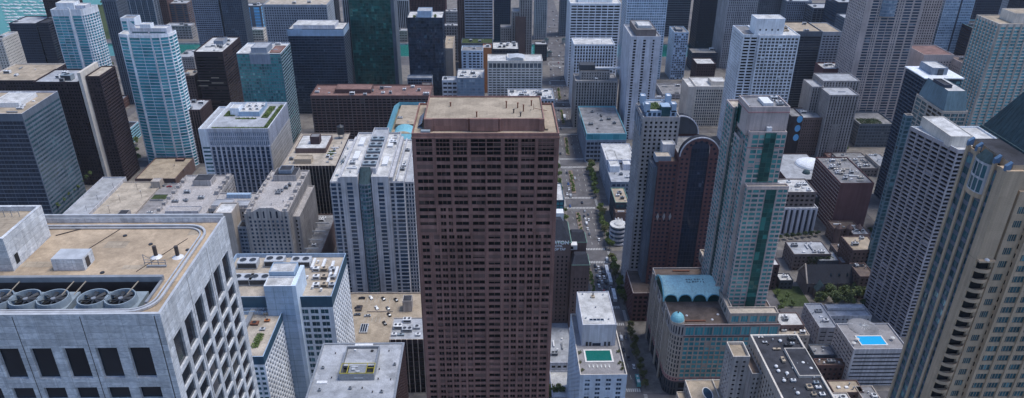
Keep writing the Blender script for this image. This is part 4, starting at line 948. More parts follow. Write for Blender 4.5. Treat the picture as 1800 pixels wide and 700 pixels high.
b.box(xa-4, xa-.01, yf+6, yf+60, 0, Z-5, 'stone_old', {'N': SO, 'E': SO}, roof='roof_light', par=.8)
for i in range(5): b.pent(xb-3.5, xb-.8, yf+8+i*12, yf+13+i*12, Z-1.2, 2.6, 'stone_old', 'stone_old', 'turret')
b.pent(xa+6, xb-6, yf+52, yf+66, Z-1.2, 5, 'stone_old', 'roof_dark', 'stepped_crown'); b.pent(xa+10, xb-10, yf+55, yf+64, Z+3.8, 3, 'blue_grey', 'roof_dark', 'stepped_crown')
# link and left wing
Zl = Z-7
b.box(xa-34, xa-4.01, yf+18, yf+44, 0, Zl, 'stone_old', {'N': SO}, roof='stone_old', par=1)
b.pent(xa-32, xa-18, yf+20, yf+30, Zl-1, 2.6, 'concrete', 'roof_light'); b.pent(xa-15, xa-5, yf+19, yf+27, Zl-1, 3, 'concrete', 'roof_light')
b.item('blue_plant_screen', [(boxq(xa-26, xa-8, yf+36, yf+39, Zl-1, Zl+2.4), 'pale_blue'), (sum([boxq(xa-26+i*2+.1, xa-26+i*2+.3, yf+35.9, yf+36, Zl-1, Zl+2.4) for i in range(9)], []), 'metal_grey')])
b.box(xa-72, xa-34.01, yf+4, yf+78, 0, Zl-1, 'stone_old', {'N': SO, 'W': SO}, roof='stone_old', par=1.1)
for i in range(4): b.pent(xa-38, xa-35, yf+44+i*9, yf+49+i*9, Zl-2, 3.2, 'stone_old', 'stone_old', 'turret')
b.pent(xa-60, xa-46, yf+60, yf+72, Zl-2, 4.5, 'stone_old', 'roof_dark', 'stepped_crown')
b.pent(xa-64, xa-40, yf+14, yf+22, Zl-2, 2, 'concrete', 'stone_old'); b.clutter(xa-70, xa-40, yf+24, yf+56, Zl-2.1, 5, seed=3)
for i in range(7): b.pent(xa-71.5, xa-69, yf+8+i*9.5, yf+13+i*9.5, Zl-2, 2.4, 'stone_old', 'stone_old', 'turret')
for i in range(5): b.pent(xa-66+i*6.4, xa-62.4+i*6.4, yf+4.5, yf+7.5, Zl-2, 3.4, 'stone_old', 'stone_old', 'turret')
for i in range(4): b.pent(xa-31+i*6.6, xa-28+i*6.6, yf+18.4, yf+20.4, Zl-1, 1.8, 'stone_old', 'stone_old', 'turret')
for dx, w_ in ((.6, 3.2), (xb-xa-3.8, 3.2)): b.pent(xa+dx, xa+dx+w_, yf+.3, yf+5, Z-1.2, 3.0, 'stone_old', 'stone_old', 'turret')
for i in range(5): b.pent(xa+.4, xa+2.6, yf+10+i*11, yf+15+i*11, Z-1.2, 2.2, 'stone_old', 'stone_old', 'turret')
b.clutter(xa+5, xb-6, yf+8, yf+48, Z-1.2, 7, seed=11, mats=('stone_old', 'metal_grey', 'concrete'))
# tan lift tower at the front
tx, ty = G(400, 356, 60); t2, _ = G(414, 356, 60)
b.box(tx-5, t2+2, ty-16, ty, 0, 60, 'stone_beige', {}, roof='roof_white', part='lift_tower')
gx0 = tx+9
b.box(t2+2.01, xa-.02, yf+8, yf+17.9, 0, Zl-10, 'blue_grey', {'N': S(bay=2.2, fl=3.1, w=.8, h=.55, d=.25, top=1, slab=.3, sh=.5, glass='glass_blue')}, roof='roof_dark', part='glazed_link')
b.done()
# small flat between stone wing and the bay tower
x0, x1, Z = bx(528, 580, 404, 520)
b = Bld('low_plant_building', 'low roof of pipes and pale steel frames between stone wing and grey tower')
b.box(x0-4, x1+2, 470, 540, 0, 22, 'brick_brown', {'N': S(bay=3.6)}, roof='roof_grey')
for i in range(4): b.item('steel_frame', [(sum([barq((x0+2+k*6, 480+i*13, 21), (x0+2+k*6, 480+i*13, 25), .4) for k in range(3)], [])+barq((x0, 480+i*13, 25), (x1, 480+i*13, 25), .7), 'metal_light')])
b.clutter(x0, x1, 474, 536, 21, 8, seed=8)
b.done()

# ---- dark vertical-ribbed block with busy pale roof
yf = 560.; x0, x1, Z = bx(494.8, 590, 291.5, yf); yb = backY(540, 234, Z)
b = Bld('black_ribbed_block', 'black block with thin tan vertical ribs and a crowded pale roof garden')
b.box(x0, x1, yf, yb, 0, Z, 'dark_brown', {'N': S(bay=2.7, fl=3.4, w=.84, h=.86, d=.3, top=2.4, pier=.45, pw=.32, trim='stone_beige', glass='glass_dark'), 'W': S(bay=2.7, fl=3.4, w=.8, h=.8), 'E': S(bay=2.7)}, roof='roof_cream', par=1, coping='stone_beige')
zr = Z-1
b.pent(x0+9, x0+23, yf+6, yf+15, zr, 4.2, 'tan_unit', 'roof_tan'); b.pent(x0+5, x0+31, yf+28, yf+58, zr, 4.5, 'brick_brown', 'roof_white'); b.pent(x0+16, x0+24, yf+38, yf+46, zr+4, 7, 'dark_brick', 'roof_grey', 'lift_house')
b.item('water_tank', [(cylq(x0+38, yf+62, zr+4, zr+11, 3.2, 14)+cylq(x0+38, yf+62, zr+11, zr+13, 3.2, 14, .3), 'metal_dark'), (sum([barq((x0+38+i, yf+62+j, zr), (x0+38+i, yf+62+j, zr+4), .4) for i in (-2, 2) for j in (-2, 2)], []), 'metal_grey')])
b.clutter(x0+32, x1-2, yf+4, yf+50, zr, 11, seed=3); b.clutter(x0+2, x0+8, yf+4, yf+60, zr, 4, seed=5)
b.item('roof_garden', [(leafcloud(random.Random(2), [(x0+34+i*1.5, yf+24+j*2, zr+.5, 1.2) for i in range(3) for j in range(4)]+[(x0+14, yf+52+j, zr+4.6, 1) for j in range(4)], 420, .4, .6), 'leaf_green')])
b.done()

# ---- white / lavender hospital tower with green roof
yf = 600.; x0, x1, Z = bx(362.9, 471, 226, yf); yb = 666.
b = Bld('lavender_fin_tower', 'pale lavender tower of vertical fins with a planted square roof', indiv=True)
FN = S(bay=4.3, fl=3.6, w=.70, h=.93, d=.6, top=1.2, pier=1.0, pw=1.0, glass='glass_blue', side=.8)
b.box(x0, x1, yf, yb, 0, Z-16, 'lavender_white', {'N': FN, 'W': S(bay=3.4, fl=3.6, w=.5, h=.7, d=.4, top=1, pier=.4, pw=1.2, trim='cream', glass='glass_grey'), 'E': FN}, roof=None)
b.box(x0, x1, yf, yb, Z-16, Z, 'lavender_white', {'N': S(bay=1.7, fl=3.9, w=.5, h=.8, d=.35, top=3, pier=.3, pw=.45, glass='glass_sky'), 'W': S(bay=1.7, fl=3.9, w=.5, h=.8, d=.35, top=3, pier=.3, pw=.5, glass='glass_sky'), 'E': FN}, roof='roof_light', par=1.2, coping='white_paint')
b.box(x0-9, x0-.01, yf+4, yb-6, 0, Z-2, 'white_paint', {'N': S(bay=8, fl=3.6, w=.9, h=.5, d=.2, top=16, glass='glass_teal'), 'E': S(bay=4, fl=3.6, w=.9, h=.5, top=14, glass='glass_teal')}, roof='roof_light', par=1.4)
zr = Z-1.2
b.item('roof_garden', [(leafcloud(random.Random(1), [(x0+4+i*2.2, yf+3.2, zr+.3, 1.5) for i in range(21)]+[(x1-3.2, yf+4+i*2.2, zr+.3, 1.5) for i in range(26)]+[(x1-12+i*1.5, yf+30+j*2.2, zr+.3, 1.6) for i in range(3) for j in range(12)]+[(x0+6+i*2, yf+34+j*2, zr+.3, 1.5) for i in range(4) for j in range(6)]+[(x0+18+i*2, yf+26, zr+.3, 1.4) for i in range(9)], 3600, .5, .5), 'leaf_green')])
b.item('lawn_bed', [(boxq(x0+3, x1-6, yf+2, yf+5.4, zr+.01, zr+.35)+boxq(x1-5.4, x1-1.6, yf+2, yb-8, zr+.01, zr+.35)+boxq(x1-14, x1-8, yf+28, yf+58, zr+.01, zr+.35)+boxq(x0+4, x0+14, yf+32, yf+46, zr+.01, zr+.35), 'lawn')])
b.pent(x0+18, x1-16, yf+32, yf+58, zr, 4.5, 'pale_blue', 'roof_white'); b.pent(x0+10, x0+18, yf+34, yf+46, zr, 7, 'white_paint', 'roof_white', 'lift_house')
for i in range(6): b.hvac(x0+21+i*3, yf+40+(i % 2)*8, zr+4, 2.4, 4, 2, 1, 'white_metal')
b.item('roof_path', [(boxq(x0+8, x1-8, yf+8, yf+20, zr+.01, zr+.12), 'roof_light')])
b.done()

# ---- low parking roofs on the left
pz = 15.
def lowbox(name, label, corners, z, wallm, roof, st={}, cat='building', **k):
    (pl, pyf), (pr, _), pyb = corners
    x0, y0 = G(pl, pyf, z); x1, _ = G(pr, pyf, z); y1 = backY((pl+pr)/2, pyb, z)
    b = Bld(name, label, cat=cat); b.box(x0, x1, y0, y1, 0, z+1, wallm, st, roof=roof, par=1.0, **k); return b, x0, x1, y0, y1
b, x0, x1, y0, y1 = lowbox('parking_garage', 'tan rooftop parking deck with lamp posts behind the marble tower', ((95, 395), (222, 395), 321), pz, 'stone_beige', 'roof_cream', {'W': S(bay=5, fl=3, w=.8, h=.45, glass='black_hole')})
b.pent(x0+4, x0+22, y1-9, y1-2, pz, 1.6, 'stone_old', 'lawn', 'raised_bed'); b.pent(x1-9, x1-1, y0+4, y0+13, pz, 6.5, 'stone_old', 'roof_dark', 'stair_tower'); b.duct(x0+16, y0+10, x0+16, y0+34, pz, .5, .9, 'stone_old'); b.duct(x0+12, y0+9.5, x0+30, y0+9.5, pz, .5, .9, 'stone_old'); b.done()
LPL = [(x0+a*(x1-x0), y0+c*(y1-y0)) for a, c in ((.3, .25), (.62, .25), (.3, .5), (.62, .5), (.35, .8), (.7, .8), (.88, .6))]
b, xg, xh, yg, yh = lowbox('parking_garage', 'pale grey rooftop parking deck with a line of parked cars by the stone hospital', ((222, 395), (330, 395), 324), pz-.5, 'stone_old', 'deck_paving', {'E': S(bay=5, fl=3, w=.8, h=.45, glass='black_hole')})
b.pent(xg+2, xg+20, yg+42, yg+52, pz-.5, 1.6, 'stone_old', 'lawn', 'raised_bed'); b.pent(xg+18, xg+36, yg+9, yg+16, pz-.5, 1.6, 'stone_old', 'lawn', 'raised_bed'); b.pent(xg-6, xg+2, yh-9, yh-1, pz-.5, 7, 'stone_beige', 'stone_old', 'stair_tower'); b.done()
LN = ['nearest left', 'nearest right', 'middle left', 'middle right', 'far left', 'far right', 'far corner']
for i, (x, y) in enumerate(LPL):
    e = put('lamp_post', None, (x, y, pz)); tag(e, f'thin lamp post on the tan parking deck, {LN[i]} one', 'lamp post', 'lamp posts on the tan parking deck')
    put('post', mesh('post', [(cylq(0, 0, 0, 7, .14, 6), 'metal_dark')]), parent=e); put('lamp_head', mesh('lamp_head', [(boxq(-1.1, 1.1, -.16, .16, 7, 7.2), 'metal_light')]), parent=e)
for i, (px, py, kd) in enumerate(((297, 327, 'red'), (302, 321, 'black'), (325, 325, 'silver'), (318, 332, 'blue'), (311, 337, 'white'), (307, 343, 'grey'), (302, 348, 'blue'), (298, 355, 'black'), (293, 361, 'grey'), (322, 328, 'white'), (285, 326, 'grey'), (262, 372, 'white'), (271, 372, 'white'), (281, 373, 'white'))):
    x, y = G(px, py, pz+.6)
    car(kd, x, y, pz-.49, ('red car on the pale grey parking deck' if kd == 'red' else f'{ORD[i]} car along the row on the pale parking deck, {kd}'), 'cars on the pale parking deck', rot=math.pi/2)
b, x0, x1, y0, y1 = lowbox('low_roof_building', 'low building with a bare tan roof between white balcony tower and brick block', ((237, 316), (308, 316), 279), 12, 'brick_brown', 'roof_tan'); b.vent(x0+25, y0+30, 12); b.vent(x0+38, y0+20, 12); b.pent(x0+22, x0+30, y1-7, y1-2, 12, 2, 'dark_brick', 'roof_red'); b.done()
b, x0, x1, y0, y1 = lowbox('terrace_podium', 'raised white-edged terrace with a row of potted trees beside the glass office block', ((60, 425), (108, 425), 313), 17, 'concrete_light', 'roof_light', coping='lavender_white'); b.done()
px = [(107, 363), (116, 353), (124, 345), (132, 337), (140, 331), (148, 322), (157, 314), (163, 307)]
for i, (p, q) in enumerate(px):
    x, y = G(p, q, 17); tree('roof', x-2, y, 16, f'{ORD[i]} potted tree from the near end of the white-edged terrace', 'potted trees on the terrace', 1.5)
# ================================================================== RIGHT-HAND FOREGROUND
# ---- beige tower with slate mansard
yf = 200.; xc, Z = onY(1774, 296, yf); ys = backY(1696, 247, Z)
b = Bld('mansard_tower', 'tall beige stone tower with dark slate mansard, curved balconies and ribs, at right edge', indiv=True, base=(xc+15, yf+18, 0))
Lr = ys-yf; pw = 1.15
# east face: four stone ribs with window strips between, standing in front of a glazed wall
b.prism([(xc+30, ys+.0), (xc+.9, ys), (xc+.9, yf+1.2), (xc+30, yf+1.2)], 0, Z-2, 'park_beige', {'W': None}, roof='roof_dark', par=.5, part='core_wall')
nb = 4; bay = (Lr-pw-1.5)/nb
ribs = []; 
for i in range(nb+1):
    y = yf+1.6+i*bay
    if i == 0: continue
    ribs += boxq(xc, xc+.9, y, y+pw, 0, Z-(2.0 if i in (2,) else 0))
b.add('pier', 'park_beige', ribs)
fl = 3.9
for i in range(nb):
    ya, yb_ = yf+1.6+i*bay+(pw if i else 2.9), yf+1.6+(i+1)*bay
    top = Z-3.5 if i in (0, 3) else Z-15
    wf, pn, tr, inf = facade((xc+.55, yb_), (0, -1), (-1, 0), yb_-ya, 0, top, S(bay=9, fl=fl, w=.96, h=.62, d=.12, top=.3, side=.02, glass='glass_teal', mull=1), random.Random(i))
    b.add('spandrel', 'slate', wf); b.panes.setdefault('glass_teal', []).extend(pn)
# stone window bay crown between the ribs with its glazed hood
y0_, y1_ = yf+1.6+bay+pw, yf+1.6+3*bay
cy_, ry = (y0_+y1_)/2, (y1_-y0_)/2-.2
arc = [(xc+.5-2.0*math.cos(t), cy_-ry*math.sin(t)) for t in [-math.pi/2+math.pi*i/6 for i in range(7)]]
zb, zt = Z-13, Z-2.5
b.prism(arc, zb, zt, 'concrete_light', [S(bay=5, fl=5.2, w=.84, h=.86, d=.12, top=.4, side=.02, glass='glass_teal')]*6+[None], roof=None, part='oriel')
b.add('oriel_sill', 'park_beige', [q for i in range(6) for q in [[(*arc[i], zb), (*arc[i+1], zb), (*arc[i+1], zb-1.6), (*arc[i], zb-1.6)][::-1]]]+[[(*p, zb-1.6) for p in arc]])
b.add('oriel_hood', 'copper_dark', [[(*arc[i], zt), (*arc[i+1], zt), (xc+.9, cy_+(arc[i+1][1]-cy_)*.55, zt+3), (xc+.9, cy_+(arc[i][1]-cy_)*.55, zt+3)] for i in range(6)])
# corner pier and north face
b.add('pier', 'park_beige', boxq(xc, xc+5.6, yf+.4, yf+4.5, 187.5, Z-1.2)+boxq(xc, xc+.6, yf+.4, yf+4.5, 0, 187.4)+boxq(xc+5.2, xc+6.2, yf+.4, yf+3.5, 0, 187.4))
NW = S(bay=5.2, fl=5.0, w=.72, h=.52, d=.35, top=4.0, side=.7, glass='glass_teal', mull=3)
b.prism([(xc+6.2, yf), (xc+11.5, yf), (xc+11.5, yf+1.1), (xc+6.2, yf+1.1)], 0, Z-8, 'park_beige', {'N': NW, 'E': None}, roof='roof_brown', par=.3)
b.prism([(xc+11.51, yf-1.4), (xc+34, yf-1.4), (xc+34, yf+1.1), (xc+11.51, yf+1.1)], 0, Z-14, 'park_beige', {'N': S(bay=5.6, fl=4.1, w=.80, h=.62, d=.4, top=3, side=.6, glass='glass_teal', mull=3, pier=.4, pw=1.0), 'E': S(bay=3)}, roof='roof_brown', par=.3)
# stack of curved balconies
zf = 184.
k = 0; BFL = 3.9
while zf > 60:
    n = 8; cx_, cy2 = xc+2.9, yf+.9; r = 3.0
    a = [(cx_-r*math.cos(t), cy2-r*.85*math.sin(t)) for t in [math.pi*i/n for i in range(n+1)]]
    fl_ = [[(*p, zf) for p in a], [(*p, zf-.25) for p in a][::-1]]
    rail = [[(*a[i], zf-.25), (*a[i+1], zf-.25), (*a[i+1], zf+1.0), (*a[i], zf+1.0)] for i in range(n)]
    rail += [[(cx_+(a[i][0]-cx_)*.93, cy2+(a[i][1]-cy2)*.93, zf+1.0), (cx_+(a[i+1][0]-cx_)*.93, cy2+(a[i+1][1]-cy2)*.93, zf+1.0), (*a[i+1], zf+1.0), (*a[i], zf+1.0)][::-1] for i in range(n)]
    rail += [[(cx_+(a[i][0]-cx_)*.93, cy2+(a[i][1]-cy2)*.93, zf), (cx_+(a[i+1][0]-cx_)*.93, cy2+(a[i+1][1]-cy2)*.93, zf), (cx_+(a[i+1][0]-cx_)*.93, cy2+(a[i+1][1]-cy2)*.93, zf+1), (cx_+(a[i][0]-cx_)*.93, cy2+(a[i][1]-cy2)*.93, zf+1)][::-1] for i in range(n)]
    b.item('balcony', [(fl_+rail, 'park_beige')]); zf -= BFL
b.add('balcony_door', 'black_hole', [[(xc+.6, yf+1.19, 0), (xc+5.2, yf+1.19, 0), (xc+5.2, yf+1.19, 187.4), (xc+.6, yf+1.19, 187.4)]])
b.item('balcony_canopy', [(boxq(xc+.2, xc+5.6, yf-1.2, yf+.39, 187.5, 188.1), 'park_beige'), (domeq(xc+2.9, yf-.4, 188.1, .8, .6, 10, 3), 'white_metal')])
# blue metal pier caps and the mansard
for (ax, ay) in ((xc+.45, yf+1.6+nb*bay+pw/2), (xc+.45, yf+1.6+bay*3+pw/2+.2), (xc+.45, yf+1.6+bay+pw/2), (xc+.5, yf+1.6)):
    b.item('pier_cap', [([[(ax-.6, ay-.6, Z+.1), (ax-.6, ay+.6, Z+.1), (ax+1.0, ay+.6, Z+1.4), (ax+1.0, ay-.6, Z+1.4)], [(ax-.6, ay-.6, Z-1.6), (ax-.6, ay+.6, Z-1.6), (ax-.6, ay+.6, Z+.1), (ax-.6, ay-.6, Z+.1)], [(ax-.6, ay-.6, Z-1.2), (ax-.6, ay-.6, Z+.1), (ax+1.0, ay-.6, Z+1.4), (ax+1.0, ay-.6, Z-1.2)], [(ax-.6, ay+.6, Z-1.2), (ax-.6, ay+.6, Z+.1), (ax+1.0, ay+.6, Z+1.4), (ax+1.0, ay+.6, Z-1.2)]], 'cap_blue')])
b.add('core_wall', 'park_beige', boxq(xc+2.2, xc+30, yf+1.5, ys+.6, Z-2, Z+.4)[:4]); b.add('roof', 'roof_dark', [sq(xc+2.2, xc+30, yf+1.5, ys+.6, Z+.4)])
mz = Z+.4; me0, me1 = backY(1727, 223, mz), yf+1.0
ex = G(1727, 223, mz)[0]; inn = 9.0; mh = 20.
B_ = [(ex, me1), (ex+44, me1), (ex+44, me0), (ex, me0)]; T_ = [(ex+inn, me1+inn*.8), (ex+44-inn, me1+inn*.8), (ex+44-inn, me0-inn*.8), (ex+inn, me0-inn*.8)]
b.add('mansard_roof', 'slate_roof', [[(*B_[i], mz+.6), (*B_[(i+1) % 4], mz+.6), (*T_[(i+1) % 4], mz+mh), (*T_[i], mz+mh)] for i in range(4)]+[[(*p, mz+mh) for p in T_]])
b.add('eave', 'copper_dark', boxq(ex-.5, ex+44.5, me1-.5, me0+.5, mz-.1, mz+.6, True))
sm = []
for i in range(1, 20):
    y = me1+(me0-me1)*i/20; t = min(1, max(0, 1)); sm += barq((ex, y, mz+.62), (ex+inn, min(max(y, me1+inn*.8), me0-inn*.8), mz+mh), .10)
b.add('roof_seam', 'copper_dark', sm)
b.done()

# ---- tall granite grid tower with white roof house
yf = 400.; xc, Z = onY(1685, 263, yf); xlb, yb = G(1601, 222, Z)
b = Bld('grey_grid_tower', 'tall grey concrete grid tower with white roof box, leaning beside the beige mansard tower', indiv=True)
nb = 6; L = math.hypot(yb-yf, xc-xlb); bw = L/nb
GS = S(blind=.10, bay=bw, fl=2.75, w=.86, h=.66, d=1.0, top=2.2, side=.25, glass='glass_dark', pier=.35, pw=.5, slab=.12, sh=.4)
b.prism([(xc, yf), (xc+34, yf), (xc+34, yb), (xlb, yb)], 0, Z, 'granite_grid', {'N': S(bay=4.2, fl=2.75, w=.84, h=.66, d=.9, top=2.2, side=.3, glass='glass_dark', slab=.12, sh=.5), 'E': GS}, roof='roof_white', par=1.0, coping='white_paint')
zr = Z-1
hx = G(1668, 262, zr)[0]; b.pent(hx+1, hx+15, yf+6, yb+2, zr, 7.0, 'cream', 'roof_white')
b.clutter(xc+1, hx, yf+2, yb-2, zr, 10, seed=1, mats=('white_metal', 'tan_unit', 'metal_light'), big=.9)
b.done()

# ---- corner shop podium with teal barrel roof, and the green-cream tower on it
yf = 345.; xl, Zp = onY(1183, 571, yf); xr = onY(1372, 571, yf)[0]; yb = backY(1250, 470, Zp)
xav = onY(1150, 640, yf)[0]
b = Bld('corner_shopping_podium', 'beige and teal-glass shopping block with scalloped teal barrel roof on the avenue corner', indiv=True, base=(135, 375, 0))
cr = 7.; arc = [(xl+cr-cr*math.cos(t), yf+cr-cr*math.sin(t)) for t in [math.pi/2*i/6 for i in range(7)]]
poly = arc[::-1]; poly = arc + [(xr, yf), (xr, yb), (xl, yb)]
# order: arc runs from west-facing... build counter-clockwise from the rounded corner
TG = dict(glass='glass_teal_bright', d=.35)
shop = S(bay=5.2, fl=5.0, w=.80, h=.8, d=.4, top=.6, glass='glass_dark'); 
n_lo = S(blind=.06, bay=3.3, fl=3.45, w=.78, h=.72, top=.6, **TG); n_up = S(bay=5.6, fl=6.0, w=.86, h=.78, top=1.2, mull=2, **TG)
e_lo = S(bay=2.5, fl=3.45, w=.42, h=.6, top=.6, d=.4, glass='glass_dark', pier=.3, pw=.9); e_up = S(bay=4.6, fl=6.0, w=.55, h=.7, top=1.2, d=.4, glass='glass_dark')
def tierp(z0, z1, sn, se, wallm, roof=None, **k):
    st = [S(bay=1.6, fl=sn.fl, w=.5, h=sn.h, top=sn.top, d=.3, glass='glass_navy', side=.1)]*6+[sn, None, None, se]
    b.prism(poly, z0, z1, wallm, st, roof=roof, **k)
tierp(0, 11, shop, shop, 'charcoal'); tierp(11, 14, S(bay=4, fl=3, w=.8, h=.5, top=.4, **TG), e_lo, 'pink_trim')
tierp(14, Zp-8.5, n_lo, e_lo, 'stone_beige'); tierp(Zp-8.5, Zp, n_up, e_up, 'grey_stone', roof='roof_brown', par=.9)
b.add('cornice', 'red_granite', boxq(xl+cr, xr, yf-.5, yf-.001, Zp-.7, Zp-.05)+boxq(xl+cr, xr, yf-.35, yf-.001, Zp-8.9, Zp-8.3)); b.add('cornice', 'charcoal', boxq(xl+cr, xr, yf-.4, yf-.001, 10.4, 11.2))
# tall glazed arcade strips on the avenue side
b.item('avenue_arcade', [(sum([boxq(xl-.8, xl-.01, yf+16+i*13, yf+18+i*13, 0, Zp-1) for i in range(4)], []), 'stone_beige'), (sum([[[(xl-.02, yf+19+i*13, 12+k*4.2), (xl-.02, yf+28.5+i*13, 12+k*4.2), (xl-.02, yf+28.5+i*13, 14.8+k*4.2), (xl-.02, yf+19+i*13, 14.8+k*4.2)] for k in range(8)] for i in range(4)], []), 'glass_navy')])
zr = Zp-.9
dx, dy = G(1187, 569, zr); dx += 1.5; dy += 2
b.item('corner_dome', [(cylq(dx, dy, zr, zr+1.8, 4.2, 20), 'stone_beige'), (domeq(dx, dy, zr+1.8, 4.0, 4.6, 18, 5), 'teal_metal'), (cylq(dx, dy, zr+6.3, zr+7.0, .5, 8), 'metal_dark')])
# barrel roof: springs from both long sides, four scallops per side
bx0 = G(1166, 534, zr)[0]; bx1 = G(1268, 534, zr)[0]; by0 = backY(1215, 534, zr)+.5; by1 = by0+24; bh = 9.4
f = []; NI, NJ = 48, 22
def bar_pt(s, v):
    # v from 0 (near springing) to 1 (far springing); scallops raise the lower edge in four arches
    ph = (s*4) % 1.0; arch = 1-abs(2*ph-1)**2.2; lo = .035+.135*max(0, arch)**.5
    t = math.pi*(lo+(1-2*lo)*v)
    return (bx0+(bx1-bx0)*s, (by0+by1)/2-(by1-by0)/2*math.cos(t), zr+.4+bh*math.sin(t))
for i in range(NI):
    for j in range(NJ):
        s0, s1 = i/NI+1e-6, (i+1)/NI-1e-6
        f.append([bar_pt(s0, j/NJ), bar_pt(s1, j/NJ), bar_pt(s1, (j+1)/NJ), bar_pt(s0, (j+1)/NJ)])
b.item('barrel_roof', [(f, 'teal_roof_metal')])
rim = []
for i in range(NI):
    for v in (0, 1): rim += barq(bar_pt(i/NI+1e-6, v), bar_pt((i+1)/NI-1e-6, v), .5)
for s in (1e-6, 1-1e-6):
    for j in range(NJ): rim += barq(bar_pt(s, j/NJ), bar_pt(s, (j+1)/NJ), .8)
b.item('barrel_rim', [(rim, 'teal_metal')])
e_ = []
for xx in (bx0+.6, bx1-.6):
    e_.append([(xx, (by0+by1)/2-(by1-by0)/2*math.cos(math.pi*j/16)*.97, zr+.2+bh*math.sin(math.pi*j/16)*.96) for j in range(17)])
e_ += [[(bx0+.6, yy, zr), (bx1-.6, yy, zr), (bx1-.6, yy, zr+4.0), (bx0+.6, yy, zr+4.0)] for yy in (by0+1.6, by1-1.6)]
b.item('barrel_glazing', [(e_, 'glass_green')])
# two rows of dark letter blocks on the barrel, too small to read
lt = []; rg = random.Random(4)
for row, v in ((0, .44), (1, .36)):
    for k in range(7):
        s = .43+.048*k; p = Vector(bar_pt(s, v)); q = Vector(bar_pt(s+.030, v)); u_ = Vector(bar_pt(s, v+.055))-p
        off = Vector((0, -.12, .1))
        A = lambda a, c: tuple(p+(q-p)*a+u_*c+off)
        lt.append([A(0, 0), A(.28, 0), A(.28, 1), A(0, 1)])
        if rg.random() < .8: lt.append([A(.7, 0), A(1, 0), A(1, 1), A(.7, 1)])
        if rg.random() < .7: lt.append([A(.28, .38), A(.7, .38), A(.7, .62), A(.28, .62)])
        if rg.random() < .6: lt.append([A(.28, .82), A(.7, .82), A(.7, 1), A(.28, 1)])
b.item('sign_lettering', [(lt, 'letter_dark')])
for px, py, w in ((1197, 477, 5.5), (1222, 565, 6.0)): x, y = G(px, py, zr); b.item('roof_beam', [(boxq(x-w, x+w, y-.5, y+.5, zr, zr+.7), 'rust')])
for px, py in ((1178, 486), (1207, 555), (1252, 562), (1262, 553)): x, y = G(px, py, zr); b.item('roof_dome_light', [(domeq(x, y, zr, .8, .6, 10, 3), 'white_metal')])
b.done()
# tower
yt = 366.; X0, X1, Z = bx(1320, 1392, 191, yt)
b = Bld('green_strip_tower', 'slender cream tower with green glass strips standing on the teal-roofed podium', indiv=True, base=((X0+X1)/2, 385, Zp-.9))
GC = dict(glass='glass_green_pale', d=.25)
W = X1-X0; zs = onY(1350, 319, yt)[1]; zc = onY(1350, 232, yt)[1]
cN = [(.10, .26), (.285, .455), (.47, .70), (.735, .855), (.88, .985)]
NS_ = S(cols=cN, blind=.15, fl=2.9, h=.74, top=1.4, glass='glass_green_pale', d=.3)
ES_ = S(bay=4.4, fl=2.9, w=.90, h=.74, top=1.2, side=.3, glass='glass_green_pale', d=.40, slab=.3, sh=.22, blind=.12)
zb = Zp-.9
def gstrip(a, c, y, z0, z1):
    wf, pn, tr, inf = facade((a, y), (1, 0), (0, -1), c-a, z0, z1, S(bay=(c-a)/2, fl=2.9, w=.96, h=.93, d=.04, top=.1, side=.02, glass='glass_green'), random.Random(3))
    b.add('glass_strip', 'green_wall', wf); b.panes.setdefault('glass_green', []).extend(pn)
b.box(X0+1.5, X1, yt, yt+20, zb, zc, 'beige_pink', {'N': NS_, 'E': ES_, 'W': ES_}, roof='roof_cream', par=.8)
b.box(X0, X1+.3, yt+2.6, yt+21, zc-3, Z, 'beige_pink', {}, roof='roof_grey', part='crown', par=1.2)
b.add('trim', 'pink_trim', boxq(X0-.15, X1+.45, yt+2.3, yt+2.6, Z-3.4, Z-2.8)+boxq(X0+1.4, X1+.1, yt-.25, yt-.001, zc-9.4, zc-8.8)+boxq(X0-.2, X0-.001, yt+2.6, yt+21, Z-3.4, Z-2.8))
gstrip(X0+W*.47, X0+W*.73, yt-.35, zs, zc-.6); b.add('glass_strip', 'green_wall', boxq(X0+W*.47-.2, X0+W*.47-.001, yt-.4, yt-.002, zs, zc-.6)+boxq(X0+W*.73+.001, X0+W*.73+.2, yt-.4, yt-.002, zs, zc-.6))
b.item('roof_canopy', [(boxq(X0+W*.42, X0+W*.66, yt+7, yt+17, Z-1.2, Z+.5), 'white_metal')]); b.item('roof_canopy', [(boxq(X0+W*.5, X0+W*.62, yt+.6, yt+2.5, zc-.8, zc+2.2), 'white_metal')])
b.clutter(X0+W*.7, X1-.5, yt+6, yt+19, Z-1.2, 6, seed=5); b.duct(X0+1, yt+6, X0+1, yt+19, Z-1.2, 1.2, .6, 'metal_grey')
# lower wider front shaft
yl = yt-4.2; L0, L1 = onY(1316, 325, yl)[0], onY(1388, 325, yl)[0]
b.box(L0-.6, L1, yl, yt-.36, zb, zs-1, 'beige_pink', {'N': S(cols=[(.03, .13), (.16, .30), (.33, .44), (.47, .72), (.76, .87), (.89, .98)], fl=2.9, h=.60, top=1.6, glass='glass_green_pale', d=.3, slab=.3, sh=.3), 'E': ES_, 'W': ES_}, roof='roof_cream', par=.9)
gstrip(L0+W*.47, L0+W*.73, yl-.4, zb, zs-3)
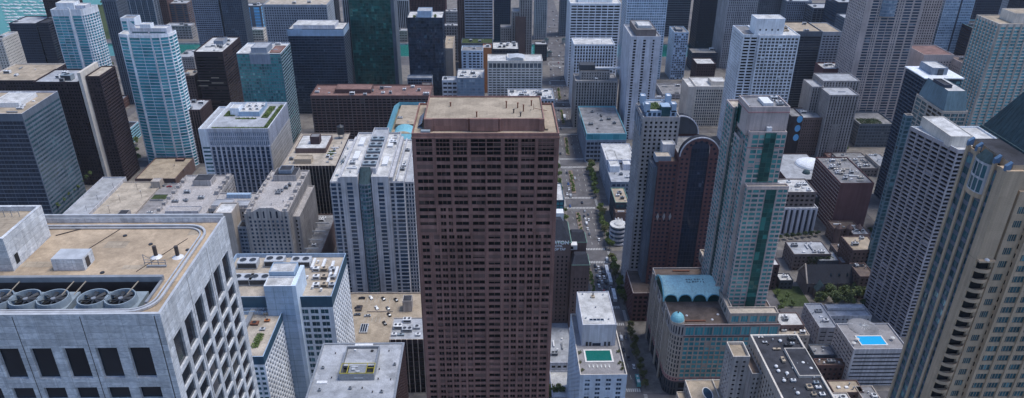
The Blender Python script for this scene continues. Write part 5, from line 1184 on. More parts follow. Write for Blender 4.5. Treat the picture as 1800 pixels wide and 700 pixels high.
# rear east wings stepping down
b.box(X0-2.2, X1, yt+21.01, yt+34, zb, Z-7, 'beige_pink', {'N': S(bay=2.4, fl=2.9, w=.6, h=.58, top=3, **GC), 'E': ES_}, roof='roof_cream')
b.box(X0-.9, X0+1.49, yt+7, yt+21, zb, Z-20, 'beige_pink', {'N': S(bay=2.4, fl=2.9, w=.6, h=.58, top=3, **GC), 'E': ES_}, roof='roof_cream')
b.item('green_glazed_corner', [(boxq(X0-1.2, X0-.905, yt+17, yt+20.5, zb, Z-6)+boxq(X0-.1, X0-.001, yt+14, yt+20, Z-14, Z-4), 'glass_green')])
# shoulder block between podium roof and tower shaft
hs = zb+7.5; sx0, sy0 = G(1284, 551, hs); sx1 = G(1370, 551, hs)[0]
b.box(sx0, sx1, sy0, sy0+6.5, zb, hs, 'stone_beige', {'N': S(bay=6, fl=7, w=.74, h=.62, d=.4, top=.6, side=.6, glass='glass_teal_bright', mull=2)}, roof='roof_cream', part='shoulder')
b.box(sx0, L0-.61, sy0+6.51, yt+52, zb, hs, 'stone_beige', {'E': S(bay=4.4, fl=7, w=.6, h=.6, d=.4, top=.6, glass='glass_teal')}, roof='roof_cream', part='shoulder')
# stepped shoulder down to the podium
b.done()

# ---- tan stone tower on the avenue and the red granite arch tower beside it
yf = 450.; x0, x1, Z = bx(1131, 1196, 206, yf)
b = Bld('stepped_stone_tower', 'grey stone tower with stepped blue crown and roof lawn, standing on the avenue', indiv=True)
SN_ = S(bay=3.1, fl=3.05, w=.48, h=.55, d=.35, top=2.4, side=.6, glass='glass_dark'); SB = S(bay=3.0, fl=3.05, w=.5, h=.5, d=.3, top=1.5, side=.6, glass='glass_dark', slab=.55, sh=.45)
b.box(x0, x1, yf, yf+27, 0, Z, 'grey_stone', {'N': SN_, 'E': SB, 'W': SN_}, roof='roof_grey')
zr = Z-1
xa, xb, zc = bx(1140, 1192, 190, yf+8)
b.box(x0+2.5, x1-2, yf+3, yf+25, zr, zc, 'pale_blue', {'N': S(bay=3.2, fl=5, w=.66, h=.7, d=.2, top=.8, glass='glass_blue'), 'E': S(bay=3.2, fl=5, w=.66, h=.7, d=.2, top=.8, glass='glass_blue')}, roof='roof_light', part='crown')
b.item('glass_lift_house', [(boxq(x1-12, x1-6.5, yf+2.6, yf+10, zr, zc+2.5), 'glass_teal'), (boxq(x1-12.2, x1-6.3, yf+2.6, yf+10.2, zc+2.5, zc+2.9), 'pale_blue')])
for i, (xx, yy) in enumerate(((x0+3, yf+4), (x0+3, yf+20), (x1-4, yf+20), (x1-4, yf+4))): b.pent(xx-1.6, xx+1.6, yy-1, yy+4, zc-1, 5.5, 'pale_blue', 'white_metal', 'crown_turret')
b.item('roof_lawn', [(boxq(x0+6, x0+13, yf+8, yf+20, zc-1, zc-.6), 'lawn'), (leafcloud(random.Random(9), [(x0+6+i*1.1, yf+8.5+j*2.2, zc-.4, .9) for i in range(7) for j in range(6)], 260, .3, .5), 'leaf_green')])
for i in range(4): b.pent(x0-1.0, x0-.01, yf+2+i*6.4, yf+6+i*6.4, Z-14+i*1.0, 9, 'blue_grey', 'white_metal', 'stepped_bay')
b.clutter(x0+14, x1-4, yf+10, yf+23, zc-1, 5, seed=3)
# podium along the avenue
pz = 30.; qx0 = G(1111, 505, 18)[0]
b.box(x0-2, x0+16, yf-30, yf-.01, 0, 24, 'red_granite', {'N': S(bay=3.4, fl=4, w=.6, h=.6, top=2), 'E': S(bay=3.4, fl=4, w=.6, h=.6, top=2)}, roof='roof_brown', coping='beige_pink')
b.done()
ya = 432.; x0, x1, Z = bx(1152, 1266, 275, ya)
b = Bld('red_arch_tower', 'dark red granite tower with rounded arch top and central navy glass strip', indiv=True)
AC = onY(1230, 275, ya)[0]; AR = (onY(1265, 275, ya)[0]-onY(1195, 275, ya)[0])/2
gs = (onY(1245, 275, ya)[0]-onY(1213, 275, ya)[0])/2
RN = S(bay=2.9, fl=3.1, w=.56, h=.5, d=.35, top=1.4, side=.5, glass='glass_navy')
b.box(x1*0+AC-AR, AC-gs, ya, ya+32, 0, Z, 'red_granite', {'N': S(bay=3, fl=3.1, w=.5, h=.46, d=.35, top=.6, side=.4, glass='glass_navy')}, roof=None)
b.box(AC+gs, AC+AR, ya, ya+32, 0, Z, 'red_granite', {'N': S(bay=3, fl=3.1, w=.5, h=.46, d=.35, top=.6, side=.4, glass='glass_navy')}, roof=None)
b.box(x0+3, AC-AR-.01, ya+.8, ya+34, 0, Z-4, 'red_granite', {'N': RN, 'E': RN}, roof='roof_brown', par=1)
b.box(x0, x0+2.99, ya+3, ya+34, 0, Z-9, 'slate', {'N': None, 'E': RN}, roof='roof_light')
bz = onY(1180, 306, ya)[1]
b.pent(x0+1, x0+11, ya+2, ya+10, Z-5, 4, 'blue_grey', 'roof_cream'); b.pent(AC-AR-9, AC-AR-1, ya+10, ya+30, Z-5, 9, 'lavender_white', 'roof_white')
b.item('roof_planting', [(leafcloud(random.Random(8), [(AC-AR-10+i*1.2, ya+3+j*2, Z-4.2, 1.2) for i in range(4) for j in range(8)], 380, .35, .8), 'leaf_green')])
def arch(yc, ye, cx_, R_, zc_, strip_, wallm, rimm):
    n = 24; A = [(cx_+R_*math.cos(math.pi*i/n), zc_+R_*math.sin(math.pi*i/n)) for i in range(n+1)]
    r2 = R_*.93
    f = []; 
    if strip_:
        hz_ = strip_*1.0; inner = [(cx_+strip_*math.cos(math.pi*i/n), zc_+R_*.42+strip_*math.sin(math.pi*i/n)*.8) for i in range(n+1)]
        for i in range(n): f.append([(A[i][0], yc, A[i][1]), (A[i+1][0], yc, A[i+1][1]), (inner[i+1][0], yc, inner[i+1][1]), (inner[i][0], yc, inner[i][1])][::-1])
        f.append([(cx_+R_, yc, zc_), (cx_+strip_, yc, zc_), (cx_+strip_, yc, zc_+R_*.42)]); f.append([(cx_-R_, yc, zc_), (cx_-strip_, yc, zc_), (cx_-strip_, yc, zc_+R_*.42)])
        f.append([(cx_+R_, yc, zc_), (cx_+strip_, yc, zc_+R_*.42), (inner[0][0], yc, inner[0][1])])
    else: f.append([(x, yc, z) for x, z in A])
    b.add('arch_wall' if strip_ else 'rear_arch_wall', wallm, f)
    b.add('arch_roof' if strip_ else 'rear_arch_roof', 'slate_dark', [[(A[i][0], yc, A[i][1]), (A[i+1][0], yc, A[i+1][1]), (A[i+1][0], ye, A[i+1][1]), (A[i][0], ye, A[i][1])] for i in range(n)])
    rim = []
    for i in range(n): rim += barq((A[i][0], yc-.1, A[i][1]), (A[i+1][0], yc-.1, A[i+1][1]), .7)
    b.item('arch_rim', [(rim, rimm)])
    if strip_:
        wn = []
        for i in range(9):
            t = math.pi*(i+.5)/9; c, s = math.cos(t), math.sin(t); rr = R_*.78
            wn.append([(cx_+(rr-.8)*c-.8*s, yc-.012, zc_+(rr-.8)*s+.8*c), (cx_+(rr+.8)*c-.8*s, yc-.012, zc_+(rr+.8)*s+.8*c), (cx_+(rr+.8)*c+.8*s, yc-.012, zc_+(rr+.8)*s-.8*c), (cx_+(rr-.8)*c+.8*s, yc-.012, zc_+(rr-.8)*s-.8*c)])
        b.item('arch_window', [(wn, 'glass_navy')])
arch(ya, ya+5, AC, AR, Z, gs, 'red_granite', 'lavender_white')
arch(ya+33, ya+38, AC-6, AR, Z+2.0, 0, 'charcoal', 'lavender_white')
b.add('roof', 'roof_grey', [sq(AC-AR, AC+AR, ya+.5, ya+34, Z)])
b.box(AC-AR-5, AC+AR-5, ya+34.1, ya+60, 0, Z+.9, 'red_granite', {'N': RN}, roof=None)
def gs_strip(z0, z1):
    wf, pn, tr, inf = facade((AC-gs, ya+.5), (1, 0), (0, -1), 2*gs, z0, z1, S(bay=2, fl=3.1, w=.93, h=.9, d=.08, top=.1, side=.05, glass='glass_navy'), random.Random(2))
    b.add('glass_strip', 'dark_navy', wf); b.panes.setdefault('glass_navy', []).extend(pn)
gs_strip(0, Z+AR*.42); b.add('glass_strip', 'dark_navy', [[(AC+gs*math.cos(math.pi*i/12), ya+.45, Z+AR*.42+gs*.8*math.sin(math.pi*i/12)) for i in range(13)]])
# ornamental pale lozenges low on the front
for i in range(4):
    x = x0+6+i*4.2; z = onY(1175, 382, ya)[1]
    b.item('facade_lozenge', [([[(x-1, ya+.72, z), (x, ya+.72, z-3), (x+1, ya+.72, z), (x, ya+.72, z+3)]], 'grey_stone')])
b.done()

# ---- white pool hotel
yf = 294.; x0, x1, Z = bx(1020, 1102.6, 659, yf); yb = backY(1000, 551.5, Z)
b = Bld('rooftop_pool_hotel', 'white hotel with dark green rooftop pool, bottom centre beside the avenue', indiv=True)
b.box(x0, x1, yf, yb, 0, Z, 'white_blue', {'N': S(bay=(x1-x0-2)/4, fl=2.9, w=.46, h=.6, d=.3, top=2.2, side=1.2, glass='glass_blue', mull=1, blind=.25), 'E': S(bay=3.2, fl=2.9, w=.5, h=.5, top=2, glass='glass_dark'), 'W': S(bay=3.2, fl=2.9, w=.5, h=.5, top=2)}, roof='deck_paving', par=1.2, coping='cream')
zr = Z-1.2
hx0, hy0 = G(1022, 608, zr); hx1, _ = G(1081, 608, zr); hz = onY(1050, 571, hy0)[1]
b.pent(hx0, hx1, hy0, backY(1040, 512.7, hz), zr, hz-zr, 'lavender_white', 'roof_white')
x, y = G(1042, 523, hz-.5); b.item('flue', [(boxq(x-1, x+1, y-1, y+1, hz-.5, hz+.6), 'tan_unit'), (cylq(x, y, hz+.6, hz+2.6, .35, 10), 'metal_dark')])
x, y = G(1049, 563, hz-.5); b.item('roof_opening', [(boxq(x-4.2, x+4.2, y-.9, y+.9, hz-.5, hz-.1), 'white_metal'), (sum([boxq(x-4+i*2, x-2.2+i*2, y-.8, y+.8, hz-.1, hz-.07) for i in range(4)], []), 'glass_navy')])
for px, py in ((1024, 518), (1060, 519), (1047, 541), (1070, 562), (1030, 560)): x, y = G(px, py, hz-.5); b.vent(x, y, hz-.5, .6, .3)
for px in (1031, 1037, 1063, 1070): x, y = G(px, 606, zr); b.item('terrace_door', [(boxq(x-.6, x+.6, hy0-.25, hy0-.005, zr, zr+2.6), 'metal_dark')])
x, y = G(1048, 606, zr); b.item('terrace_door', [(boxq(x-2.2, x+2.2, hy0-.2, hy0-.005, zr, zr+1.8), 'glass_navy')])
pa, pc = G(1031.5, 635.5, zr); pb_, _ = G(1076, 635.5, zr); pd = backY(1052, 617, zr)
b.item('pool_surround', [(boxq(pa-.9, pb_+.9, pc-.9, pc, zr, zr+.35)+boxq(pa-.9, pb_+.9, pd, pd+.9, zr, zr+.35)+boxq(pa-.9, pa, pc, pd, zr, zr+.35)+boxq(pb_, pb_+.9, pc, pd, zr, zr+.35), 'pool_edge')])
b.item('pool', [([sq(pa, pb_, pc, pd, zr+.2)], 'pool_green')])
g = []
for px, py in ((1018, 622), (1018, 640), (1022, 653), (1086, 620), (1088, 640), (1092, 650), (1094, 642), (1078, 600)): x, y = G(px, py, zr); g += [(x, y, zr+.7, .9), (x+.8, y+1, zr+.6, .8)]
b.item('roof_planting', [(leafcloud(random.Random(6), g, 500, .25, .9), 'leaf_olive')])
for i in range(6): x, y = G(1036+i*7, 645, zr); b.item('sun_lounger', [(boxq(x-.35, x+.35, y-.9, y+.5, zr+.2, zr+.35)+[[(x-.35, y+.5, zr+.35), (x+.35, y+.5, zr+.35), (x+.35, y+1, zr+.8), (x-.35, y+1, zr+.8)]], 'umbrella_cloth')])
b.done()
# annex beside it
x0, y0 = G(968, 655, 14); x1, _ = G(1004, 655, 14)
b = Bld('low_annex', 'low white-roofed annex squeezed between brown tower and pool hotel'); b.box(x0, x1+3, y0+8, y0+60, 0, 15, 'lavender_white', {'N': S(bay=3.5)}, roof='roof_light'); b.box(x0, x1+3, y0-16, y0+7.9, 0, 9, 'lavender_white', {'N': S(bay=3.5, fl=3.4)}, roof='roof_white', part='front_block'); b.clutter(x0+1, x1, y0+12, y0+52, 14, 6, seed=3); b.done()
for i, (p, q) in enumerate(((972, 690), (982, 693), (966, 695))):
    x, y = G(p, q, 4); tree('big', x, y, .1, ['bright green tree at bottom centre beside the brown tower', 'bright green tree at bottom centre, right one of the clump by the annex', 'bright green tree at bottom centre, closest to the brown tower'][i], 'trees by the annex', .62)

# ---- old brick hotel with lettering
yf = 400.; x0, x1, Z = bx(945, 1004, 427, yf)
b = Bld('old_brick_hotel', 'old brown brick hotel with hipped dark roof and white letters on its wall')
BR = S(bay=2.6, fl=3.1, w=.4, h=.5, d=.3, top=9, side=1, glass='glass_dark')
b.box(x0, x1, yf, yf+26, 0, Z, 'brick_brown', {'N': BR, 'W': BR, 'E': BR}, roof=None)
eav = boxq(x0-.4, x1+.4, yf-.4, yf+26.4, Z, Z+.5); rz = Z+11
b.add('eave', 'copper_green', eav)
b.add('hip_roof', 'slate_dark', [[(x0, yf, Z+.51), (x1, yf, Z+.51), (x1-6, yf+10, rz), (x0+6, yf+10, rz)], [(x1, yf, Z+.51), (x1, yf+26, Z+.51), (x1-6, yf+16, rz), (x1-6, yf+10, rz)], [(x0, yf, Z+.51), (x0+6, yf+10, rz), (x0+6, yf+16, rz), (x0, yf+26, Z+.51)], [(x0+6, yf+10, rz), (x1-6, yf+10, rz), (x1-6, yf+16, rz), (x0+6, yf+16, rz)], [(x1, yf+26, Z+.51), (x0, yf+26, Z+.51), (x0+6, yf+16, rz), (x1-6, yf+16, rz)]])
b.item('roof_lantern', [(boxq(x1-10, x1-4, yf+14, yf+20, rz-4, rz+2.5), 'white_metal')])
xa, xb, za = bx(1006, 1036, 463, yf-4)
for (a, c, ya_, zt_) in ((xa-.5, xb, yf-6, za), (x1+.01, xb-.2, yf+12, za+6)):
    b.box(a, c, ya_, ya_+13, 0, zt_, 'brick_brown', {'N': BR, 'W': BR}, roof=None)
    b.add('hip_roof', 'slate_dark', [[(a, ya_, zt_), (c, ya_, zt_), (c-2, ya_+5, zt_+4.5), (a+2, ya_+5, zt_+4.5)], [(c, ya_, zt_), (c, ya_+13, zt_), (c-2, ya_+9, zt_+4.5), (c-2, ya_+5, zt_+4.5)], [(a, ya_+13, zt_), (a, ya_, zt_), (a+2, ya_+5, zt_+4.5), (a+2, ya_+9, zt_+4.5)], [(a+2, ya_+5, zt_+4.5), (c-2, ya_+5, zt_+4.5), (c-2, ya_+9, zt_+4.5), (a+2, ya_+9, zt_+4.5)]]); b.add('eave', 'copper_green', boxq(a-.3, c+.2, ya_-.2, ya_, zt_-.2, zt_+.05)+boxq(c, c+.3, ya_, ya_+13, zt_-.3, zt_+.1))
b.item('white_kiosk', [(boxq(x1-.6, x1+5, yf+7.3, yf+11.9, za+3, za+6.5), 'white_metal'), ([[(x1+.6, yf+7.28, za+3.6), (x1+2.4, yf+7.28, za+3.6), (x1+2.4, yf+7.28, za+5.6), (x1+.6, yf+7.28, za+5.6)]], 'glass_dark')])
b.done()
def text(s, size, x_right, y, z, parent, base):
    cu = bpy.data.curves.new('sign_lettering', 'FONT'); cu.body = s; cu.size = size; cu.extrude = .08; cu.align_x = 'RIGHT'; cu.offset = .035*size
    t = bpy.data.objects.new('tmp', cu); COL.objects.link(t); dg = bpy.context.evaluated_depsgraph_get()
    me = bpy.data.meshes.new_from_object(t.evaluated_get(dg)); me.materials.clear(); me.materials.append(M['letter_white'])
    bpy.data.objects.remove(t)
    o = put('sign_lettering', me, (x_right-base[0], y-base[1], z-base[2]), parent); o.rotation_euler = (math.pi/2, 0, 0); return o
par = [o for o in bpy.data.objects if o.name == 'old_brick_hotel'][0]
xr_, zz = onY(1000, 429.5, yf-.7); text('ALLERTON', 3.4, xr_, yf-.7, zz, par, b.base)
xr_, zz = onY(989, 434.5, yf-.15); text('HOTEL', 2.0, xr_, yf-.15, zz, par, b.base)
xr_, zz = onY(994, 440.0, yf-.15); text('TIP TOP TAP', 2.1, xr_, yf-.15, zz, par, b.base)

# ---- bottom right group
yb = 309.; x0, x1, Z = bx(1318.3, 1401.8, 588, yb)
b = Bld('dark_roof_block', 'block with long charcoal roof full of vents and a pale parapet, bottom right', indiv=True)
b.box(x0, x1, 232, yb, 0, Z, 'stone_beige', {'E': S(bay=3.0, fl=3.0, w=.5, h=.55, top=4.5, glass='glass_dark'), 'N': S(bay=3)}, roof='roof_dark', par=1.1, pt=.9, coping='cream')
zr = Z-1.1
ax, ay = G(1404, 665, zr); a2, _ = G(1444, 665, zr); ay2 = backY(1395, 616, zr)
ax0 = G(1383, 615, zr)[0]
b.pent(ax, a2, ay, ay2, zr, 1.6, 'cream', 'roof_dark')
for i, (px, py) in enumerate(((1364, 646), (1368, 654), (1383, 658), (1378, 671), (1402, 693), (1371, 601), (1425, 650), (1411, 640))):
    x, y = G(px, py, zr); b.item('dome_vent', [(cylq(x, y, zr, zr+.7, .5, 10)+domeq(x, y, zr+.7, .95, .8, 12, 4), 'white_metal')])
for px, py, w, d, h, mt in ((1376, 635, 1.6, 3.6, 1.5, 'tan_unit'), (1365, 615, 4, 1.2, .9, 'tan_unit'), (1394, 671, 2.2, 1.6, 1.4, 'white_metal'), (1422, 683, 2.6, 3, 1.6, 'tan_unit'), (1434, 675, 2.4, 1.6, 1.4, 'blue_unit'), (1438, 683, 2.6, 1.5, 1.3, 'white_metal'), (1344, 603, 2.4, 1.2, .9, 'metal_light'), (1391, 598, 3.4, 2.4, 1.6, 'metal_dark'), (1385, 608, 4, 1.8, 1.3, 'metal_dark'), (1392, 606, 2, 1.2, 1.4, 'metal_light'), (1445, 695, 2.5, 2, 1.2, 'white_metal'), (1337, 594, 2.6, 1, .5, 'white_metal'), (1430, 695, 2, 2, 1.3, 'tan_unit')):
    x, y = G(px, py, zr); b.hvac(x, y, zr, w, d, h, 1, mt)
rg = random.Random(21)
for i in range(16):
    px, py = rg.uniform(1345, 1400), rg.uniform(598, 690); px += (py-598)*.45; x, y = G(px, py, zr); b.vent(x, y, zr, rg.uniform(.4, 1.0), rg.uniform(.14, .3), rg.choice(('metal_light', 'pipe_dark', 'metal_grey')))
b.done()
xa, xb, Zs = bx(1289, 1319, 627, 292)
b = Bld('slim_stone_tower', 'slim grey-beige stone tower with sunken tan roof in front of the podium'); ybk = backY(1290, 602, Zs)
xa2, xb2, Z2 = bx(1290, 1320, 627, 292)
b.box(xa, xb, 292, 304, 0, Zs, 'stone_old', {'N': S(bay=3.5, fl=3.0, w=.36, h=.4, top=2, glass='glass_dark'), 'E': S(bay=2.6, fl=3.0, w=.42, h=.5, top=2, glass='glass_dark')}, roof='roof_tan', par=1.8, coping='cream')
b.box(xb+.01, x0-.01, 286, 303, 0, Zs-6, 'stone_old', {'N': S(bay=2.4, fl=3.0, w=.42, h=.5, top=2, glass='glass_dark')}, roof='roof_brown', part='side_wing'); b.done()
zt = 42.; ax, ay = G(1215, 702, zt); a2, _ = G(1284, 702, zt); by = backY(1240, 669, zt)
b = Bld('tan_terrace_block', 'low block with tan terrace roof and oval dark pool at bottom edge'); b.box(ax, a2, ay-12, by, 0, zt+.6, 'stone_old', {'N': S(bay=3), 'E': S(bay=3, fl=3, w=.5)}, roof='roof_tan', par=.6, coping='cream')
x, y = G(1244, 692, zt); b.item('oval_pool', [([[(x+2.2*math.cos(t), y+4.5*math.sin(t), zt+.06) for t in [6.2832*i/20 for i in range(20)]]], 'pool_dark'), ([[(x+2.7*math.cos(t), y+5.1*math.sin(t), zt+.03) for t in [6.2832*i/20 for i in range(20)]]], 'pool_edge')])
x, y = G(1256, 680, zt); b.duct(x, y-9, x, y+5, zt, .4, .7, 'cream'); b.pent(ax-5, ax-.3, ay, by-4, 0, zt-4, 'stone_beige', 'roof_tan', 'side_wing'); b.done()

# ---- behind the dark roof: white low roofs, L-shaped grey block, pool block
def low(name, label, pl, pr, pyf, pyb, z, wallm, roof, st={}, n=0, pent=None, seed=0, kerb=False, **k):
    x0, y0 = G(pl, pyf, z); x1, _ = G(pr, pyf, z)
    y1 = backY((pl+pr)/2, pyb, z)
    if kerb: x0 = max(x0, avx(y1)+24.5)
    b = Bld(name, label); b.box(x0, x1, y0, y1, 0, z, wallm, st, roof=roof, par=.7, **k)
    if n: b.clutter(x0+1, x1-1, y0+1, y1-1, z-.7, n, pent, seed=seed)
    return b, x0, x1, y0, y1
W4 = S(bay=3.2, fl=3.3, w=.42, h=.5, top=1.6, glass='glass_dark')
b, *_ = low('low_white_roof', 'small flat white roof with brown edge behind the podium tower', 1366, 1415, 572, 549, 24, 'brick_brown', 'roof_white', {'N': W4}, 2); b.done()
b, *_ = low('low_white_roof', 'pale cream low roof with grey unit just behind the dark charcoal roof', 1364, 1424, 590, 573, 20, 'stone_beige', 'roof_cream', {'N': W4}, 3, seed=2); b.done()
yb = 391.; x0, x1, Z = bx(1441, 1473, 576, 391)
b = Bld('l_shaped_block', 'L-shaped pale grey block with small square windows beside the trees', base=(225, 410, 0))
yq = backY(1415, 533, Z)
b.box(x0, x1, 391, yq, 0, Z, 'concrete', {'N': S(bay=5, fl=3.2, w=.7, h=.3, top=2.4), 'E': S(bay=3.4, fl=3.3, w=.36, h=.42, top=1.6), 'W': W4}, roof='roof_light')
b.box(x1+.01, x1+30, yq-13, yq, 0, Z-1.5, 'concrete', {'N': S(bay=3, fl=3.3, w=.34, h=.4, top=1.6)}, roof='roof_light'); b.pent(x1+2, x1+28, yq-6, yq-1, Z-2.2, 2, 'concrete', 'roof_light')
b.clutter(x0+1, x1-1, 396, yq-3, Z-1, 5, seed=8); b.done()
yf = 352.; x0, Z = onY(1501, 614, yf); x1 = onY(1574, 614, yf)[0]; yk = backY(1484, 582, Z)
b = Bld('cyan_pool_block', 'grey banded block with bright cyan rooftop pool and curved roof end')
b.box(x0, x1+8, yf, yk+8, 0, Z, 'concrete', {'N': S(bay=40, fl=3.0, w=.95, h=.42, d=.5, top=2.6, glass='glass_dark'), 'E': S(bay=3.6, fl=3.0, w=.75, h=.42, d=.4, top=2.4, glass='glass_dark')}, roof='deck_paving', par=.9)
zr = Z-.9; pa, pc = G(1515, 607, zr); pb_, _ = G(1559, 607, zr); pd = backY(1535, 592, zr)
b.item('pool_surround', [(boxq(pa-.7, pb_+.7, pc-.7, pc, zr, zr+.5)+boxq(pa-.7, pb_+.7, pd, pd+.7, zr, zr+.5)+boxq(pa-.7, pa, pc, pd, zr, zr+.5)+boxq(pb_, pb_+.7, pc, pd, zr, zr+.5), 'pool_edge')]); b.item('pool', [([sq(pa, pb_, pc, pd, zr+.35)], 'pool_cyan')])
cx_, cy_ = G(1518, 577, zr); b.item('curved_roof', [(domeq(cx_, cy_+1, zr, 9.5, 1.2, 22, 5), 'roof_grey'), (sum([barq((cx_, cy_+1, zr+1.6), (cx_+9.5*math.cos(t), cy_+1+9.5*math.sin(t), zr+.1), .2) for t in [6.2832*i/14 for i in range(14)]], []), 'metal_light')])
for px, py in ((1500, 607), (1506, 600), (1568, 598)): x, y = G(px, py, zr); b.item('parasol', [(cylq(x, y, zr+2, zr+2.6, 1.3, 8, .1), 'umbrella_cloth'), (cylq(x, y, zr, zr+2, .05, 5), 'metal_grey')])
b.done()
b, *_ = low('small_grey_roof', 'small blue-grey flat roof wedged between L-shaped block and dark roof', 1432, 1470, 624, 605, 12, 'slate', 'roof_grey', {'N': W4, 'E': W4}, 3, seed=4); b.done()
b, *_ = low('brick_row_house', 'dark red brick houses with cluttered roofs below the small grey roof', 1437, 1487, 642, 630, 13, 'brick_red', 'roof_brown', {'N': W4, 'E': W4}, 6, seed=6); b.done()
b, *_ = low('brick_row_house', 'narrow brick house with beige roof at the foot of the pool block', 1466, 1520, 690, 668, 10, 'brick_brown', 'roof_tan', {'N': W4}, 4, seed=7); b.done()
b, *_ = low('low_white_roof', 'low whitish roof at bottom edge right of the dark charcoal roof', 1462, 1500, 708, 690, 14, 'stone_beige', 'roof_white', {'N': W4}, 2, seed=1); b.done()
b, *_ = low('stone_row_house', 'pale stone house with a bay between pool block and mansard tower', 1520, 1552, 706, 678, 10, 'stone_beige', 'roof_grey', {'N': W4, 'E': W4}, 3, seed=5); b.done()
b, *_ = low('court_house', 'small brown roofed house left of the five-storey brownish stone house', 1474, 1502, 446, 428, 11, 'brick_grey', 'roof_brown', {'N': W4, 'E': W4}, 5, seed=12); b.done()
b, *_ = low('court_house', 'narrow grey-roofed house behind the right end of the church', 1480, 1510, 462, 450, 12, 'brick_brown', 'roof_grey', {'N': W4, 'E': W4}, 5, seed=13); b.done()
b, *_ = low('court_house', 'flat grey house between the brownish stone house and the plum brick block', 1500, 1530, 412, 398, 13, 'brick_brown', 'roof_light', {'N': W4, 'E': W4}, 6, seed=14); b.done()
for i, (p, q) in enumerate(((1468, 452), (1476, 466), (1520, 500), (1530, 508), (1524, 520), (1516, 532), (1496, 418), (1530, 404))):
    x, y = G(p, q, 4); tree('dark' if i % 2 else 'street', x, y, .1, ['small tree at the left side of the court houses', 'small tree at the church gable end', 'tree by the grid tower base, farthest of four', 'tree by the grid tower base, second of four', 'tree by the grid tower base, third of four', 'tree by the grid tower base, nearest of four', 'tree below the stone mansion', 'tree by the grey-roofed house under the plum block'][i], 'trees around the court houses', .62)
# ---- church
cxA, cyA = G(1418, 500, 9); cxB = G(1512, 500, 9)[0]; zt = 21.; cyR = cyA+8
b = Bld('stone_church', 'old stone church with steep dark roof and little gable among trees', cat='church')
x0, x1, y0, y1 = cxA, cxB+4, cyA, cyA+17; zm = 10; yr = (y0+y1)/2
b.box(x0, x1, y0, y1, 0, zm, 'brick_grey', {'N': S(bay=4, fl=9, w=.35, h=.6, top=1.5, pier=.5, pw=.8), 'E': None}, roof=None)
b.add('nave_roof', 'slate_dark', [[(x0, y0-.4, zm-.2), (x1, y0-.4, zm-.2), (x1, yr, zt), (x0, yr, zt)], [(x1, y1+.4, zm-.2), (x0, y1+.4, zm-.2), (x0, yr, zt), (x1, yr, zt)]])
b.add('wall', 'brick_grey', [[(x0+.3, y0, zm), (x0+.3, yr, zt-.3), (x0+.3, y1, zm)], [(x1-.3, y0, zm), (x1-.3, y1, zm), (x1-.3, yr, zt-.3)]])
b.add('gable_coping', 'stone_beige', barq((x0, y0-.4, zm), (x0, yr, zt+.4), .9)+barq((x0, yr, zt+.4), (x0, y1+.4, zm), .9))
gxm = x0+(x1-x0)*.22
b.box(gxm-4, gxm+4, y0-6, y0-.01, 0, 7, 'brick_grey', {'N': S(bay=3, fl=5, w=.4, h=.6)}, roof=None)
b.add('porch_roof', 'copper_dark', [[(gxm-4.4, y0-6.4, 6.8), (gxm, y0-6.4, 12.5), (gxm, y0+4, 12.5), (gxm-4.4, y0+1, 6.8)], [(gxm+4.4, y0-6.4, 6.8), (gxm+4.4, y0+1, 6.8), (gxm, y0+4, 12.5), (gxm, y0-6.4, 12.5)]]); b.add('porch_gable', 'brick_grey', [[(gxm-4, y0-6, 7), (gxm+4, y0-6, 7), (gxm, y0-6, 12.2)]])
for i in range(4):
    x = x0+(x1-x0)*(.42+.14*i); y = y0+4.2; z = zm+5.0
    b.item('dormer', [([[(x-.8, y-1.4, z-.6), (x+.8, y-1.4, z-.6), (x, y-1.4, z+1.1)], [(x-.9, y-1.6, z-.7), (x, y-1.6, z+1.2), (x, y+1, z+1.2)], [(x+.9, y-1.6, z-.7), (x, y+1, z+1.2), (x, y-1.6, z+1.2)]], 'slate_roof')])
b.done()
CT = ['big leafy tree in front of the church, leftmost of the clump', 'big leafy tree in front of the church, rear left', 'big leafy tree in front of the church, centre', 'big leafy tree in front of the church, rear right', 'big leafy tree in front of the church, right', 'big leafy tree in front of the church, far right by the grid tower']
for i, (p, q) in enumerate(((1442, 524), (1455, 514), (1468, 527), (1484, 513), (1494, 525), (1508, 516))):
    x, y = G(p, q, 6); tree('big', x, y, .1, CT[i], 'trees in front of the church', .72+.06*(i % 3))
CG = ['small garden tree left of the church porch', 'small garden tree behind the podium tower', 'garden tree beside the church forecourt path', 'low garden tree near the white roofs', 'garden tree at the left corner of the church lawn']
for i, (p, q) in enumerate(((1385, 520), (1376, 529), (1368, 512), (1396, 531), (1372, 540))):
    x, y = G(p, q, 4); tree('street', x, y, .1, CG[i], 'garden trees by the church', .55)
x, y = G(1388, 522, .3); o = put('church_lawn', mesh('church_lawn', [([sq(x-10, x+12, y-12, y+14, .19)], 'lawn')])); o['kind'] = 'structure'
# ---- ivy-clad house and terrace behind
b, x0, x1, y0, y1 = low('ivy_house', 'low dark house with ivy wall and light grey roofs behind the church', 1396, 1462, 447, 424, 15, 'brick_grey', 'roof_light', {'N': W4, 'E': W4}, 8, seed=4)
b.item('ivy', [(leafcloud(random.Random(3), [(x0+12+i*1.3, y0-.3, 2+j*2, 1.1) for i in range(16) for j in range(6)], 700, .45, 1), 'leaf_dark')]); b.pent(x1-10, x1+6, y0-3, y0+10, 0, 11, 'slate', 'roof_light', 'rear_wing'); b.done()
b, *_ = low('small_white_house', 'tiny white cluttered roof left of the church', 1371, 1395, 493, 480, 8, 'charcoal', 'roof_white', {'N': W4}, 4, seed=9); b.done()
b, *_ = low('dark_gable_house', 'small black-walled house with white flat roof beside the podium tower', 1352, 1371, 466, 450, 22, 'dark_brick', 'roof_white', {'N': W4}, 2, seed=9); b.done()
